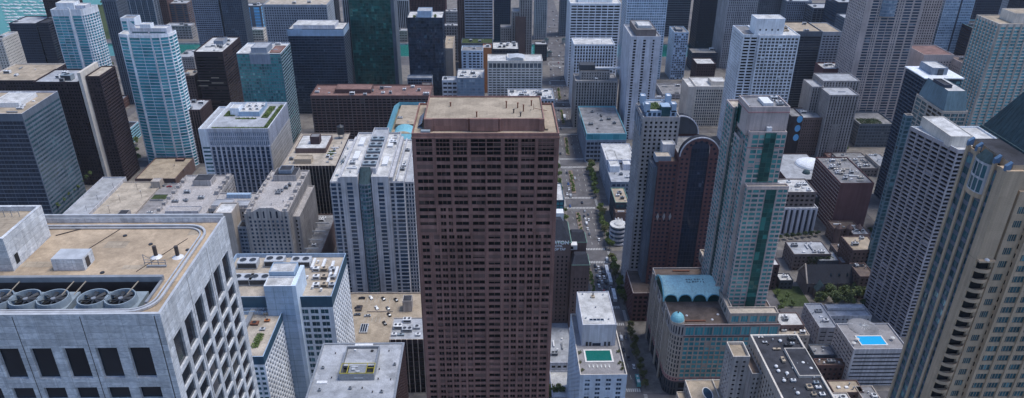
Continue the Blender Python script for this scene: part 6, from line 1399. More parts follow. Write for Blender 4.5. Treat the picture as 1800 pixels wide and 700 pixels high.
b, x0, x1, y0, y1 = low('stone_mansion', 'old brown stone mansion with turret roofs below the dark brick block', 1467, 1512, 402, 388, 14, 'brick_brown', 'roof_brown', {'N': W4, 'E': W4}, 5, seed=3)
for dx in (3, 12, 20): b.item('turret', [(cylq(x0+dx, y0-.5, 0, 15, 2.4, 10)+cylq(x0+dx, y0-.5, 15, 19, 2.7, 10, .1), 'brick_brown')])
b.done()
b, *_ = low('stone_apartment_house', 'five-storey brownish stone house at the foot of the grid tower', 1500, 1548, 440, 415, 26, 'brick_brown', 'roof_tan', {'N': W4, 'E': S(bay=3, fl=3.3, w=.42, h=.55, top=1.5, pier=.4, pw=.9)}, 4, seed=3); b.done()
b, *_ = low('stone_apartment_house', 'low brown stone house between the church and grid tower', 1512, 1540, 486, 462, 20, 'brick_brown', 'roof_brown', {'N': W4, 'E': W4}, 3, seed=6); b.done()
# ================================================================== MIDDLE AND FAR BUILDINGS
def T(name, label, pl, pr, py, Y, depth, wallm, N, side=None, roof='roof_light', n=5, pent=None, seed=0, indiv=False, par=1.2, finish=True, coping=None, zmax=None, part='wall'):
    x0, x1, z = bx(pl, pr, py, Y)
    b = Bld(name, label, indiv=indiv)
    b.box(x0, x1, Y, Y+depth, 0, z, wallm, {'N': N, 'E': side or N, 'W': side or N}, roof=roof, par=par, coping=coping)
    if n: b.clutter(x0+1, x1-1, Y+1, Y+depth-1, z-par, n, pent, seed=seed, big=1.25)
    b.X0, b.X1, b.Z, b.zr = x0, x1, z, z-par
    if finish: b.done()
    return b
def grid(bay, fl, w, h, g='glass_dark', **k): return S(bay=bay, fl=fl, w=w, h=h, glass=g, **k)
# ---------------- left
x1, y0 = G(38, 200, 104); y1 = backY(103, 160, 104)
b = Bld('glass_office_block', 'blue-green glass office block with tan roof terrace at the left edge', indiv=True)
gN = S(bay=9, fl=3.7, w=.97, h=.52, d=.15, top=5, glass='glass_ribbon', mull=2)
b.box(x1-60, x1, y0, y1, 0, 104, 'slate', {'N': S(bay=9, fl=3.7, w=.97, h=.78, d=.12, top=6, glass='glass_navy', mull=2), 'W': gN}, roof='roof_tan', par=1.5, coping='lavender_white')
b.pent(x1-34, x1-12, y0+18, y0+44, 102.5, 4, 'white_metal', 'roof_white'); b.clutter(x1-36, x1-2, y0+3, y1-3, 102.5, 9, seed=2); b.done()
b = T('dark_brown_tower', 'nearly black brown apartment tower with a single cream stripe', 57, 136, 144, 640, 38, 'dark_brown', grid(2.6, 3.0, .6, .5, 'glass_brown', d=.2), roof='roof_light', n=6, finish=False)
sx0, sz = onY(134, 128, 639.5); sx1 = onY(142, 128, 639.5)[0]
b.add('cream_stripe', 'cream', boxq(sx0+.6, sx1-.6, 639, 672, 0, sz))
rx = onY(174, 133, 645)[0]
b.box(sx1+.01, rx, 645, 676, 0, onY(174, 134, 645)[1], 'dark_brown', {'N': grid(2.6, 3.0, .6, .5, 'glass_brown', d=.2), 'W': grid(2.8, 3.0, .55, .5, 'glass_brown', d=.4, slab=.5, sh=.4)}, roof='roof_cream'); b.hvac(b.X0+26, 650, b.zr, 9, 7, 5, 1, 'blue_unit'); b.done()
T('brown_slab', 'dark brown low slab with pale roof rim at left behind the glass office block', -30, 64, 141, 700, 55, 'dark_brown', grid(3, 3.1, .6, .5, 'glass_brown'), roof='roof_tan', n=4, coping='cream')
T('charcoal_glass_tower', 'charcoal glass tower in front of the marina', 15, 62, 41, 960, 40, 'dark_navy', grid(3, 3.3, .94, .6, 'glass_navy', d=.15), roof='roof_light', n=3)
T('charcoal_glass_tower', 'charcoal banded tower touching the marina tower, right half of a dark pair', 64, 84, 40, 955, 60, 'black_steel', grid(3, 3.3, .94, .5, 'glass_navy', d=.2, slab=.3, sh=.5, trim='charcoal'), roof='roof_dark', n=2)
T('white_window_tower', 'narrow cream tower slice at the left edge below the marina', -14, 3, 68, 800, 30, 'cream', grid(2.6, 3, .4, .5, 'glass_dark'), n=1)
# white-teal tower with curved west side
Y = 820; x0, x1, z = bx(88, 121, 17, Y); xb = onY(140, 20, Y)[0]
b = Bld('white_balcony_tower', 'white and teal balcony tower with a rounded right side and white fin, near the marina')
NB = grid(7, 3.05, .97, .78, 'glass_teal_bright', d=.4, top=7, slab=.4, sh=.30, trim='lavender_white')
cv = [(xb+8*math.sin(t), Y+2+20*(1-math.cos(t))*.9+8*math.sin(t)*.6) for t in [i*math.pi/2/7 for i in range(8)]]
b.prism([(x0, Y), (x1, Y)]+[(x1, Y+2)]+cv+[(x0, Y+26)], 0, z, 'white_paint', [NB, None]+[NB]*8+[None, NB], roof='roof_light')
b.item('white_fin', [(boxq(x1-1.2, x1+.8, Y-1.4, Y-.01, 0, z+2), 'white_paint')])
b.pent(x0+4, x1+3, Y+6, Y+20, z-1.2, 7, 'white_paint', 'roof_white'); b.pent(xb-8, xb+3, Y+8, Y+21, z-1.2, 4, 'lavender_white', 'roof_white'); b.done()
b = T('dark_slab_tower', 'very tall thin dark slate tower between the two white balcony towers', 178, 203, 0, 862, 26, 'slate', grid(2.4, 3.2, .5, .9, 'glass_navy', d=.2), n=0, finish=False); b.box(b.X0, b.X1, 862.01, 888, b.Z, b.Z+40, 'slate', {'N': grid(2.4, 3.2, .5, .9, 'glass_navy'), 'W': grid(2.4, 3.2, .5, .9, 'glass_navy')}); b.done()
Y = 680; x0, x1, z = bx(205, 293, 61, Y)
b = Bld('white_balcony_tower', 'broad white and teal balcony tower with stepped white crown beside the tan roof', indiv=False)
NB2 = grid(9, 3.05, .975, .78, 'glass_teal_bright', d=.4, top=2.6, slab=.4, sh=.30, trim='lavender_white')
b.prism([(x0, Y+3), (x0+10, Y), ((x0+x1)/2+8, Y-1.2), (x1-7, Y), (x1, Y+3), (x1+2, Y+8), (x1+2, Y+17), (x0, Y+17)], 0, z, 'white_paint', [NB2, NB2, NB2, NB2, NB2, NB2, None, NB2], roof='roof_white')
b.item('white_fin', [(boxq(x0+9.3, x0+10.6, Y-1.8, Y-.3, 0, z), 'white_paint')]); b.item('white_fin', [(boxq(x0+31, x0+31.8, Y-2.4, Y-1, 0, z-14), 'lavender_white')])
b.box(x0+11, x1-1, Y+4, Y+16, z-1, z+5, 'lavender_white', {'N': grid(20, 4, .9, .3, 'glass_teal')}, roof='roof_white', part='crown')
b.box(x0-2, x0+10.9, Y+17.01, Y+30, 0, z+11, 'white_paint', {'N': NB2, 'E': NB2}, roof='roof_grey'); b.pent(x0+20, x1-16, Y+6, Y+14, z+4, 4, 'white_paint', 'roof_white'); b.item('curved_screen', [([[(x0+9+8*math.sin(t), Y+5, z+12*math.cos(t)) for t in [i*math.pi/16 for i in range(9)]]+[(x0+9, Y+5, z)]], 'white_paint')]); b.done()
T('teal_terrace_house', 'small teal-banded block between the black tower and white balcony tower', 194, 226, 228, 740, 24, 'pale_blue', grid(9, 3.2, .95, .5, 'glass_teal', slab=.3, sh=.8, trim='teal_metal'), roof='roof_dark', n=1, coping='white_paint')
T('red_brick_house', 'small red brick house beside the teal-banded block', 204, 214, 176, 845, 18, 'brick_red', grid(3, 3, .4, .5), n=0)
for i, (p, q) in enumerate(((226, 246), (233, 256), (238, 266), (228, 268), (243, 276), (240, 248), (195, 115), (200, 128), (192, 122), (180, 5), (172, 12))):
    x, y = G(p, q, 5); tree('street', x, y, .1, ['courtyard tree left of the white balcony tower, far one', 'courtyard tree left of the white balcony tower, middle of the row', 'courtyard tree left of the white balcony tower, nearer', 'courtyard tree beside the black tower base', 'courtyard tree nearest the tan low roof', 'courtyard tree against the white balcony tower', 'park tree by the river at upper left', 'second park tree by the river at upper left', 'third park tree by the river at upper left', 'yellow-green tree by the lake at the top edge', 'second lakeside tree at the top edge'][i], 'trees between the towers on the left', .9)
T('brick_mid_rise', 'brown brick mid-rise behind the lavender fin tower', 309, 352, 193, 690, 30, 'dark_brick', grid(2.4, 3.1, .55, .8, 'glass_dark', pier=.3, pw=.5, trim='brick_brown'), roof='roof_light', n=5)
T('brick_mid_rise', 'small brown brick block right of the white balcony tower', 316, 341, 133, 800, 24, 'brick_brown', grid(3, 3.1, .5, .5), roof='roof_cream', n=2)
T('low_grey_block', 'low grey block between white balcony tower and brown cube tower', 312, 340, 100, 960, 34, 'grey_stone', grid(3, 3.1, .5, .5), roof='roof_light', n=3)
T('brown_cube_tower', 'dark brown office tower with cluttered white roof and lit floors', 340, 391, 91, 790, 62, 'dark_brown', S(bay=40, fl=3.1, w=.97, h=.5, d=.2, top=5, side=.6, glass='glass_brown'), roof='roof_white', n=10, pent=(.35, .25, 5, 'blue_grey', 'roof_grey'), indiv=False)
cb = [o for o in bpy.data.objects if o.name == 'brown_cube_tower'][0]
lit = []  # lit office floors painted as plain tan strips in front of the windows
for pa_, pb_, py in ((347, 368, 142), (372, 393, 146), (349, 366, 151), (371, 385, 137)):
    (xa, za), (xb, _) = onY(pa_, py, 789.9), onY(pb_, py, 789.9); lit.append([(xa-cb.location.x, 789.95-cb.location.y, za-.5), (xb-cb.location.x, 789.95-cb.location.y, za-.5), (xb-cb.location.x, 789.95-cb.location.y, za+.5), (xa-cb.location.x, 789.95-cb.location.y, za+.5)])
put('painted_lit_floor', mesh('painted_lit_floor', [(lit, 'tan_unit')]), parent=cb)
b = T('green_glass_tower', 'pale green glass tower with white frame and roof terrace', 415, 493, 94, 740, 40, 'crown_glass', grid(2.6, 3.2, .84, .78, 'glass_green_pale', d=.12, top=1.2), S(bay=6, fl=3.2, w=.95, h=.66, d=.3, glass='glass_green', slab=.3, sh=.3, trim='blue_grey'), roof='roof_white', n=3, finish=False, coping='white_paint')
b.pent(b.X0+14, b.X0+30, 744, 765, b.zr, 6, 'blue_grey', 'roof_light'); b.pent(b.X0+32, b.X1-2, 746, 770, b.zr, 1, 'rust', 'roof_red', 'terrace'); b.item('framed_box', [(boxq(b.X0+13, b.X1-11, 739.2, 739.99, b.Z-11, b.Z-1), 'blue_grey')]); b.done()
T('grey_lattice_tower', 'grey square-gridded slab behind the white-topped blue glass tower', 462, 574, 8, 950, 45, 'cool_grid', grid(3.0, 3.2, .6, .6, 'glass_grey', d=.3, top=3), roof='roof_cream', n=4)
b = T('white_topped_tower', 'navy glass tower with tall pale blue top band', 505, 603, 51, 830, 34, 'dark_navy', grid(3.3, 3.1, .88, .68, 'glass_mosaic', d=.15, top=7.5, slab=.15, sh=.3, trim='slate'), roof='roof_white', n=0, finish=False)
b.add('crown', 'pale_blue', boxq(b.X0-.3, b.X1+.3, 829.5, 864.3, b.Z-8, b.Z-.4)[:4]+boxq(b.X0+7, b.X0+16, 829.2, 829.49, b.Z-7, b.Z+.5)); b.pent(b.X0+6, b.X1-10, 834, 858, b.zr, 4.5, 'lavender_white', 'roof_white'); b.done()
b = T('emerald_glass_tower', 'broad emerald green glass tower rising out of the top edge', 612, 686, 0, 880, 36, 'green_wall', grid(3.2, 3.3, .95, .9, 'glass_green', d=.06, top=.4), n=0, finish=False, roof=None)
b.box(b.X0, b.X1, 880, 916, b.Z, b.Z+50, 'green_wall', {'N': grid(3.2, 3.3, .95, .9, 'glass_green', d=.06)}, roof='roof_grey'); b.add('edge_fin', 'slate', boxq(b.X1+.01, b.X1+4, 880, 914, 0, b.Z+50)); b.done()
b = T('striped_slab_tower', 'thin grey tower with long vertical stripes left of the emerald glass', 601, 617, 0, 905, 20, 'concrete', S(bay=2.4, fl=40, w=.5, h=.99, d=.4, top=.1, glass='glass_dark'), n=0, finish=False, roof=None)
b.box(b.X0, b.X1, 905, 925, b.Z, b.Z+30, 'concrete', {'N': S(bay=2.4, fl=40, w=.5, h=.99, d=.4, top=.1)}, roof='roof_grey'); b.box(b.X0+2, b.X1-1, 893, 904.9, 0, onY(610, 119, 893)[1], 'stone_old', {}, roof='roof_grey', part='shoulder'); b.done()
b = T('brown_courtyard_block', 'wide brown brick apartment block with reddish cluttered roof', 545, 757, 168, 740, 36, 'brick_red', S(bay=4.6, fl=3.0, w=.78, h=.56, d=.7, top=3, glass='glass_dark', slab=.25, sh=.4, trim='brick_grey', pier=.3, pw=.5, pk=3), roof='roof_red', n=26, finish=False)
b.pent(b.X0+24, b.X0+62, 750, 768, b.zr, 4.5, 'brick_red', 'roof_red'); b.done()
Y = 590; x0, x1, z = bx(670, 744, 240, Y); DT = 92
b = Bld('turquoise_roof_block', 'block with turquoise metal roof around a tan inner court', indiv=False)
b.box(x0, x1, Y, Y+DT, 0, z-6, 'grey_stone', {'N': grid(3.2, 3.3, .66, .6, 'glass_teal'), 'E': grid(3.2, 3.3, .66, .6, 'glass_teal')}, roof='roof_tan', part='wall')
i_ = 6
o_ = [(x0, Y), (x1, Y), (x1, Y+DT), (x0, Y+DT)]; n_ = [(x0+i_, Y+i_), (x1-i_, Y+i_), (x1-i_, Y+DT-i_), (x0+i_, Y+DT-i_)]
b.add('sloped_roof', 'teal_metal', [[(*o_[k], z-5.9), (*o_[(k+1) % 4], z-5.9), (*n_[(k+1) % 4], z), (*n_[k], z)] for k in range(4)]+[[(*n_[(k+1) % 4], z-4), (*n_[k], z-4), (*n_[k], z), (*n_[(k+1) % 4], z)] for k in range(4)])
b.item('barrel_skylight', [([[(x0+i_+3+(x1-x0-2*i_-6)*.5*(1-math.cos(math.pi*k/8)), Y+i_+1, z-4+6*math.sin(math.pi*k/8)), (x0+i_+3+(x1-x0-2*i_-6)*.5*(1-math.cos(math.pi*(k+1)/8)), Y+i_+1, z-4+6*math.sin(math.pi*(k+1)/8)), (x0+i_+3+(x1-x0-2*i_-6)*.5*(1-math.cos(math.pi*(k+1)/8)), Y+24, z-4+6*math.sin(math.pi*(k+1)/8)), (x0+i_+3+(x1-x0-2*i_-6)*.5*(1-math.cos(math.pi*k/8)), Y+24, z-4+6*math.sin(math.pi*k/8))] for k in range(8)], 'teal_metal'), (boxq(x0+8, x1-8, Y+34, Y+DT-9, z-4, z-2), 'roof_tan')])
b.clutter(x0+i_, x1-i_, Y+30, Y+52, z-2.0, 3, seed=2); b.box(x0-22, x0-.01, Y+6, Y+40, 0, z-16, 'stone_old', {'N': grid(3, 3.3, .4, .5)}, roof='roof_grey', part='side_wing'); b.done()
# ---------------- centre top
b = T('dark_blue_glass_tower', 'tall dark blue reflective tower with white roof corners', 715, 778, 31, 850, 34, 'dark_navy', grid(3.0, 3.3, .95, .88, 'glass_mosaic', d=.05, top=.5), roof='roof_white', n=0, finish=False)
b.pent(b.X0+12, b.X1-13, 853, 872, b.zr, 8, 'pale_blue', 'roof_light'); b.item('roof_planting', [(leafcloud(random.Random(3), [(b.X0+8, 856, b.Z, 1.6), (b.X1-9, 857, b.Z, 1.8), (b.X1-9, 861, b.Z, 1.6)], 160, .6), 'leaf_green')]); b.box(b.X0-2, b.X0+27, 838, 849.9, 0, onY(735, 137, 838)[1], 'blue_grey', {'N': grid(3, 3.3, .9, .8, 'glass_mosaic')}, roof='roof_light', part='lower_wing'); b.done()
T('white_rib_tower', 'grey tower with white vertical ribs just right of the emerald glass', 687, 718, 0, 1190, 30, 'concrete_light', S(bay=3, fl=40, w=.6, h=.97, d=.4, top=.5, glass='glass_dark'), n=0)
T('dark_red_tower', 'dark maroon ribbed tower behind the dark blue reflective tower', 720, 782, -2, 1200, 40, 'red_granite', S(bay=2.4, fl=3.6, w=.5, h=.9, d=.3, glass='glass_dark', pier=.4, pw=.5), n=0)
b = T('horizontal_band_tower', 'grey office tower of horizontal window bands with dark brown flank', 816, 866, -6, 1000, 40, 'cool_grid', S(bay=5.2, fl=3.6, w=.94, h=.46, d=.3, top=1, glass='glass_dark'), n=0, finish=False)
b.box(b.X0-10, b.X0-.01, 1006, 1040, 0, b.Z-2, 'brick_brown', {'N': grid(3, 3.6, .3, .9)}, roof='roof_grey', part='flank'); b.done()
T('dark_blue_slab', 'dark blue slab between banded tower and pale gothic tower', 868, 898, -4, 1130, 30, 'dark_navy', grid(2.6, 3.4, .6, .6, 'glass_navy'), n=0)
b = T('gothic_tower', 'pale stone gothic tower beside the far avenue', 900, 914, 20, 1030, 22, 'stone_old', S(bay=3, fl=3.6, w=.35, h=.8, d=.4, glass='glass_dark', pier=.6, pw=.7), n=0, finish=False)
Zg = b.Z
xa, xb, z2 = bx(914, 936, 3, 1026); b.box(xa, xb, 1026, 1056, 0, z2+14, 'stone_old', {'N': S(bay=3.2, fl=3.6, w=.4, h=.75, d=.4, glass='glass_dark', pier=.6, pw=.8), 'W': S(bay=3.2, fl=3.6, w=.4, h=.6)}, roof='roof_grey', part='tall_shaft')
xc, xd, z3 = bx(906, 924, 30, 1022); b.box(xc, xd, 1022, 1025.9, 0, z3, 'brick_brown', {}, roof='roof_grey', part='blank_wall')
xe, xf, z4 = bx(880, 900, 48, 1040); b.box(xe, xf, 1040, 1056, 0, z4, 'stone_old', {'N': grid(3, 3.5, .4, .6)}, roof='roof_grey', part='low_wing'); b.done()
T('white_stone_tower', 'pale grey tower on the left of the far avenue by the bridge', 941, 962, -6, 1160, 24, 'concrete', S(bay=3, fl=3.6, w=.4, h=.8, d=.4, glass='glass_grey', pier=.5, pw=.7), n=0)
T('dark_corner_block', 'low dark block with trees at the far bend of the avenue', 941, 962, 78, 1045, 16, 'charcoal', grid(3, 3.4, .6, .6, 'glass_navy'), n=2)
b = T('white_grid_hotel', 'long white hotel slab with rows of dark windows, behind the brown tower roof', 857, 954, 107, 800, 26, 'cream', S(bay=4.6, fl=3.0, w=.72, h=.46, d=.4, top=9, glass='glass_dark', slab=.1, sh=.3, trim='white_paint'), roof='roof_white', n=0, finish=False)
wf, pn, tr, inf = facade((b.X0+.5, 799.96), (1, 0), (0, -1), b.X1-b.X0-1, b.Z-8.6, b.Z-2.4, S(bay=4.6, fl=6.2, w=.8, h=.85, d=.03, top=0, glass='glass_grey'), random.Random(2)); b.add('attic_storey', 'cream', wf); b.panes.setdefault('glass_grey', []).extend(pn)
b.pent(b.X0+22, b.X1-22, 806, 822, b.zr, 3, 'white_metal', 'roof_white'); b.item('curved_roof_box', [([[(b.X0+24+i*2.2, 802, b.zr+3+1.6*math.sin(i*.4)), (b.X0+26.2+i*2.2, 802, b.zr+3+1.6*math.sin((i+1)*.4)), (b.X0+26.2+i*2.2, 818, b.zr+3+1.6*math.sin((i+1)*.4)), (b.X0+24+i*2.2, 818, b.zr+3+1.6*math.sin(i*.4))] for i in range(8)], 'metal_light')]); b.done()
T('pale_blue_block', 'small pale blue gridded block left of the white hotel slab', 811, 849, 89, 880, 22, 'white_blue', S(cols=[(.08, .2), (.34, .46), (.52, .66), (.70, .84), (.9, .96)], fl=3.4, h=.62, d=.3, top=2, glass='glass_navy'), roof='roof_grey', n=3)
T('glass_cube_block', 'glass cube building with white roof units behind the brown tower', 803, 851, 137, 800, 34, 'blue_grey', grid(3.2, 3.4, .92, .8, 'glass_sky', d=.08, top=1.5), roof='roof_white', n=8)
T('orange_panel_block', 'small block with an orange end wall next to the pale blue block', 849, 864, 84, 905, 18, 'orange_panel', None, n=1)
T('wavy_roof_hall', 'low hall with wavy white and blue metal roof behind the white hotel slab', 866, 912, 86, 930, 34, 'charcoal', grid(4, 4, .8, .6, 'glass_navy'), roof='roof_white', n=12)
T('planted_roof_block', 'low block with green planted roof patch in front of the banded tower', 811, 866, 76, 955, 26, 'slate', grid(4, 4, .8, .6, 'glass_navy'), roof='lawn', n=3)
T('beige_wedge_house', 'beige plain-sided house right of the dark blue reflective tower', 780, 796, 85, 900, 60, 'stone_beige', None, roof='roof_tan', n=2)
T('low_white_hall', 'small white-fronted hall behind the glass cube building', 777, 804, 141, 815, 14, 'white_paint', grid(5, 5, .8, .5, 'glass_navy'), roof='roof_light', n=1)
T('cluttered_white_roof', 'low roof crowded with white air units just behind the brown tower', 893, 975, 174, 745, 34, 'cool_grid', grid(3.4, 3.5, .6, .6), roof='roof_white', n=30)
T('brick_corner_slab', 'thin brick block at the right end of the wide brown apartment block', 740, 757, 155, 790, 20, 'brick_brown', grid(3, 3.2, .5, .5), roof='roof_grey', n=1)
T('grey_loft', 'low grey warehouse with dark roof far left of the banded tower', 779, 808, 45, 1045, 14, 'grey_stone', grid(4, 4, .5, .5), n=2)
# ---------------- right of the avenue
b = T('white_grid_office', 'big white gridded office tower at top right of the avenue', 1003, 1092, 6, 930, 46, 'white_paint', S(bay=7.6, fl=3.55, w=.88, h=.60, d=.8, top=2.0, side=.9, glass='glass_dark'), S(bay=4, fl=3.55, w=.7, h=.6, d=.5, glass='glass_grey'), roof='roof_white', n=3, pent=(.7, .5, 7, 'white_paint', 'roof_white'), indiv=False)
T('white_fin_office', 'white office block with narrow vertical fins in front of the big white grid', 1009, 1081, 78, 850, 30, 'white_paint', S(bay=3.4, fl=3.6, w=.58, h=.74, d=.5, top=1.6, glass='glass_dark', pier=.3, pw=.5), roof='roof_white', n=2, indiv=False)
b = T('carved_stone_block', 'brownish carved stone block with setback top beneath the white fin office', 1012, 1086, 142, 785, 26, 'stone_old', S(bay=3.1, fl=3.4, w=.45, h=.8, d=.4, top=2, glass='glass_dark', pier=.4, pw=.8), roof='roof_grey', n=2, finish=False)
b.box(b.X0+6, b.X1-8, 792, 808, b.zr, b.Z+9, 'stone_old', {'N': grid(3, 3.4, .4, .6, pier=.3)}, roof='roof_dark', part='setback'); b.item('dark_roof_house', [(boxq(b.X0+5, b.X0+22, 794, 806, b.Z+8, b.Z+15), 'charcoal')]); b.duct(b.X0+6, 798, b.X1+4, 798, b.Z+9, 3, 2, 'white_metal'); b.done()
Y = 690; x0, x1, z = bx(1031, 1102, 235, Y); yb = 770
b = Bld('teal_band_store', 'low store with teal glass band and scuffed grey roof by the avenue')
b.box(x0, x1, Y, yb, 0, z-7, 'blue_grey', {'N': grid(4, 5, .8, .6, 'glass_navy'), 'E': grid(5, 5, .6, .7, 'glass_navy')}, roof=None)
b.box(x0, x1, Y, yb, z-7, z, 'teal_metal', {'N': S(bay=7, fl=6.4, w=.97, h=.8, d=.1, top=.3, glass='glass_teal_bright'), 'E': S(bay=7, fl=6.4, w=.9, h=.8, d=.1, top=.3, glass='glass_teal')}, roof='roof_grey', par=1.4, part='glass_band'); b.clutter(x0+3, x1-3, Y+3, yb-3, z-1.4, 9, seed=4, mats=('metal_dark', 'metal_grey')); b.done()
x0, z = onY(1109.5, 64, 750); x1 = onY(1162, 64, 750)[0]; yb = backY(1094.7, 42.7, z)
b = Bld('white_slab_tower', 'slim blank white tower with two lines of dark windows and brown roof box', indiv=False)
b.box(x0, x1, 750, yb, 0, z, 'lavender_white', {'N': S(cols=[(.10, .19), (.42, .51), (.74, .80)], fl=3.0, h=.66, d=.4, top=3, glass='glass_dark'), 'E': S(cols=[(.93, .97)], fl=3.0, h=.6, d=.3, top=3)}, roof='roof_light', par=1.4)
b.pent(x0+6, x1-4, 756, yb-4, z-1.4, 7, 'brick_grey', 'roof_grey'); b.pent(x0+9, x1-8, 762, 780, z+5.6, 2.5, 'metal_light', 'roof_white', 'plant_box'); b.done()
b = T('pale_glass_tower', 'pale sky-blue glass tower behind the slim blank white tower', 1103, 1174, -2, 960, 40, 'white_blue', grid(3.0, 3.3, .8, .7, 'glass_sky', d=.1, top=1), n=0, finish=False, roof=None)
b.box(b.X0, b.X1, 960, 1000, b.Z, b.Z+20, 'white_blue', {'N': grid(3.0, 3.3, .8, .7, 'glass_sky')}); b.done()
T('slate_office_slab', 'wide slate blue office slab at the top edge beyond the river', 1172, 1216, -6, 1180, 60, 'slate', grid(3, 3.6, .95, .5, 'glass_navy'), n=0)
T('patterned_glass_block', 'blue glass block with checkered white window frames', 1186, 1211, 57, 960, 32, 'pale_blue', S(bay=3.0, fl=3.2, w=.7, h=.6, d=.3, top=1.5, glass='glass_navy', blank=.25, infill='white_blue'), S(bay=3.0, fl=3.2, w=.6, h=.6, glass='glass_blue', blank=.3), roof='roof_grey', n=3, pent=(.5, .5, 3, 'slate', 'roof_grey'))
b = T('black_steel_tower', 'plain navy-black steel tower rising out of the top edge', 1231, 1270, 0, 1100, 36, 'black_steel', S(bay=2, fl=3.7, w=.6, h=.5, d=.15, glass='glass_navy'), n=0, finish=False, roof=None)
b.box(b.X0, b.X1, 1100, 1136, b.Z, b.Z+60, 'black_steel', {'N': S(bay=2, fl=3.7, w=.6, h=.5, d=.15, glass='glass_navy'), 'E': S(bay=2, fl=3.7, w=.6, h=.5, d=.15, glass='glass_navy')}); b.done()
T('navy_low_block', 'navy block with pale roof in front of the black steel tower', 1217, 1262, 93, 1000, 26, 'dark_navy', grid(3, 3.5, .9, .5, 'glass_navy'), roof='roof_cream', n=4)
T('brick_loft_block', 'dark brick loft with white roof in front of the navy block', 1225, 1259, 112, 930, 26, 'dark_brick', grid(3, 3.5, .5, .5), roof='roof_white', n=2)
b = T('ribbed_grey_tower', 'tall grey tower of fine vertical ribs left of the white gridded tower', 1281, 1334, -2, 1010, 46, 'concrete', S(bay=2.6, fl=3.3, w=.5, h=.72, d=.5, top=.5, glass='glass_grey', pier=.6, pw=.5), n=0, finish=False, roof=None)
b.box(b.X0, b.X1, 1010, 1056, b.Z, b.Z+40, 'concrete', {'N': S(bay=2.6, fl=3.3, w=.5, h=.72, d=.5, pier=.6, pw=.5), 'E': S(bay=2.6, fl=3.3, w=.5, h=.72, pier=.6, pw=.5)}); b.done()
Y = 720; x0, x1, z = bx(1309, 1407, 62, Y)
b = Bld('white_frame_tower', 'bright white framed tower with bulky white roof house', indiv=True)
WF = S(blind=.05, bay=3.9, fl=3.3, w=.70, h=.66, d=.5, top=2.4, side=.8, glass='glass_dark', mull=1, pier=.35, pw=.8, pk=2)
xm = onY(1336, 62, Y)[0]
b.box(xm, x1, Y, Y+40, 0, z, 'white_paint', {'N': WF, 'E': WF}, roof='roof_white')
b.box(x0, xm-.01, Y+3, Y+40, 0, z, 'white_paint', {'N': S(bay=6.5, fl=3.15, w=.8, h=.6, d=.5, top=2.4, side=.6, glass='glass_dark'), 'E': S(bay=4.2, fl=3.15, w=.58, h=.62, d=.5, top=2.4, glass='glass_dark', pier=.3, pw=.7)}, roof='roof_grey')
hx0, hz = onY(1331, 33, Y+6); hx1 = onY(1381, 33, Y+6)[0]
b.pent(hx0, hx1, Y+6, Y+24, z-1.2, hz-z+1.2, 'white_paint', 'roof_white'); b.item('small_window', [(sum([boxq(hx0+4+i*6, hx0+5.6+i*6, Y+5.95, Y+5.99, z+3, z+4.6) for i in range(4)], []), 'glass_dark')]); b.clutter(hx1+1, x1-1, Y+4, Y+30, z-1.2, 5, seed=2, mats=('white_metal', 'tan_unit')); b.done()
b = T('cream_lattice_block', 'cream lattice-fronted office block with white roof box', 1224, 1284, 152, 790, 34, 'cream', S(bay=2.5, fl=3.5, w=.66, h=.74, d=.5, top=3.5, side=.8, glass='glass_grey'), S(bay=30, fl=50, w=.05, h=.5), roof='roof_white', n=2, finish=False, indiv=False)
b.box(b.X0-8, b.X0-.01, 792, 824, 0, b.Z-1, 'cream', {}, roof='roof_white', part='blank_stair_wing'); b.pent(b.X1-20, b.X1-4, 796, 812, b.zr, 5, 'cream', 'roof_white'); b.done()
T('parking_garage', 'low pale garage behind the stepped stone tower', 1165, 1222, 165, 880, 40, 'concrete', S(bay=8, fl=3, w=.9, h=.4, glass='black_hole', d=.6), roof='roof_grey', n=5)
T('low_brick_row', 'low brick row left of the cream lattice block', 1166, 1212, 210, 780, 20, 'brick_grey', grid(3, 3.2, .4, .5), roof='roof_dark', n=7)
b = T('dark_pier_block', 'dark grey pier block with pale gridded right half, beside the white framed tower', 1386, 1446, 55, 850, 46, 'charcoal', S(bay=20, fl=3.1, w=.97, h=.5, d=.5, top=6, glass='glass_navy', slab=.3, sh=.5, trim='slate'), roof='roof_tan', n=6, finish=False)
xa = onY(1481, 52, 848)[0]; b.box(b.X1+.01, xa, 848, 892, 0, b.Z, 'cool_grid', {'N': S(bay=4.4, fl=3.1, w=.76, h=.56, d=.4, top=4, glass='glass_navy'), 'E': None}, roof='roof_tan', part='pale_half'); b.add('crown', 'slate', boxq(b.X0, b.X1, 849.2, 849.98, b.Z-6, b.Z)); b.done()
b = T('setback_stone_tower', 'old beige stone tower stepping up in three ribs', 1459, 1511, 167, 700, 26, 'grey_stone', S(bay=3.0, fl=3.1, w=.42, h=.84, d=.4, top=1.5, glass='glass_dark', pier=.35, pw=.9), roof='roof_light', n=1, finish=False)
RB = S(bay=3.0, fl=3.1, w=.42, h=.84, d=.4, top=1.5, glass='glass_dark', pier=.35, pw=.9)
xa, xb, z2 = bx(1432, 1490, 148, 727); b.box(xa+8, xb+12, 726.01, 752, 0, z2+4, 'grey_stone', {'N': RB, 'E': RB}, roof='roof_light', part='rear_shaft'); b.box(xa-4, xa+7.99, 722, 746, 0, z2-1, 'grey_stone', {'N': RB, 'E': RB}, roof='roof_light', part='left_shaft'); b.done()
T('maroon_roof_block', 'low block with maroon walls and cluttered white roof behind the beige stone tower', 1448, 1496, 121, 800, 24, 'red_granite', None, roof='roof_white', n=8)
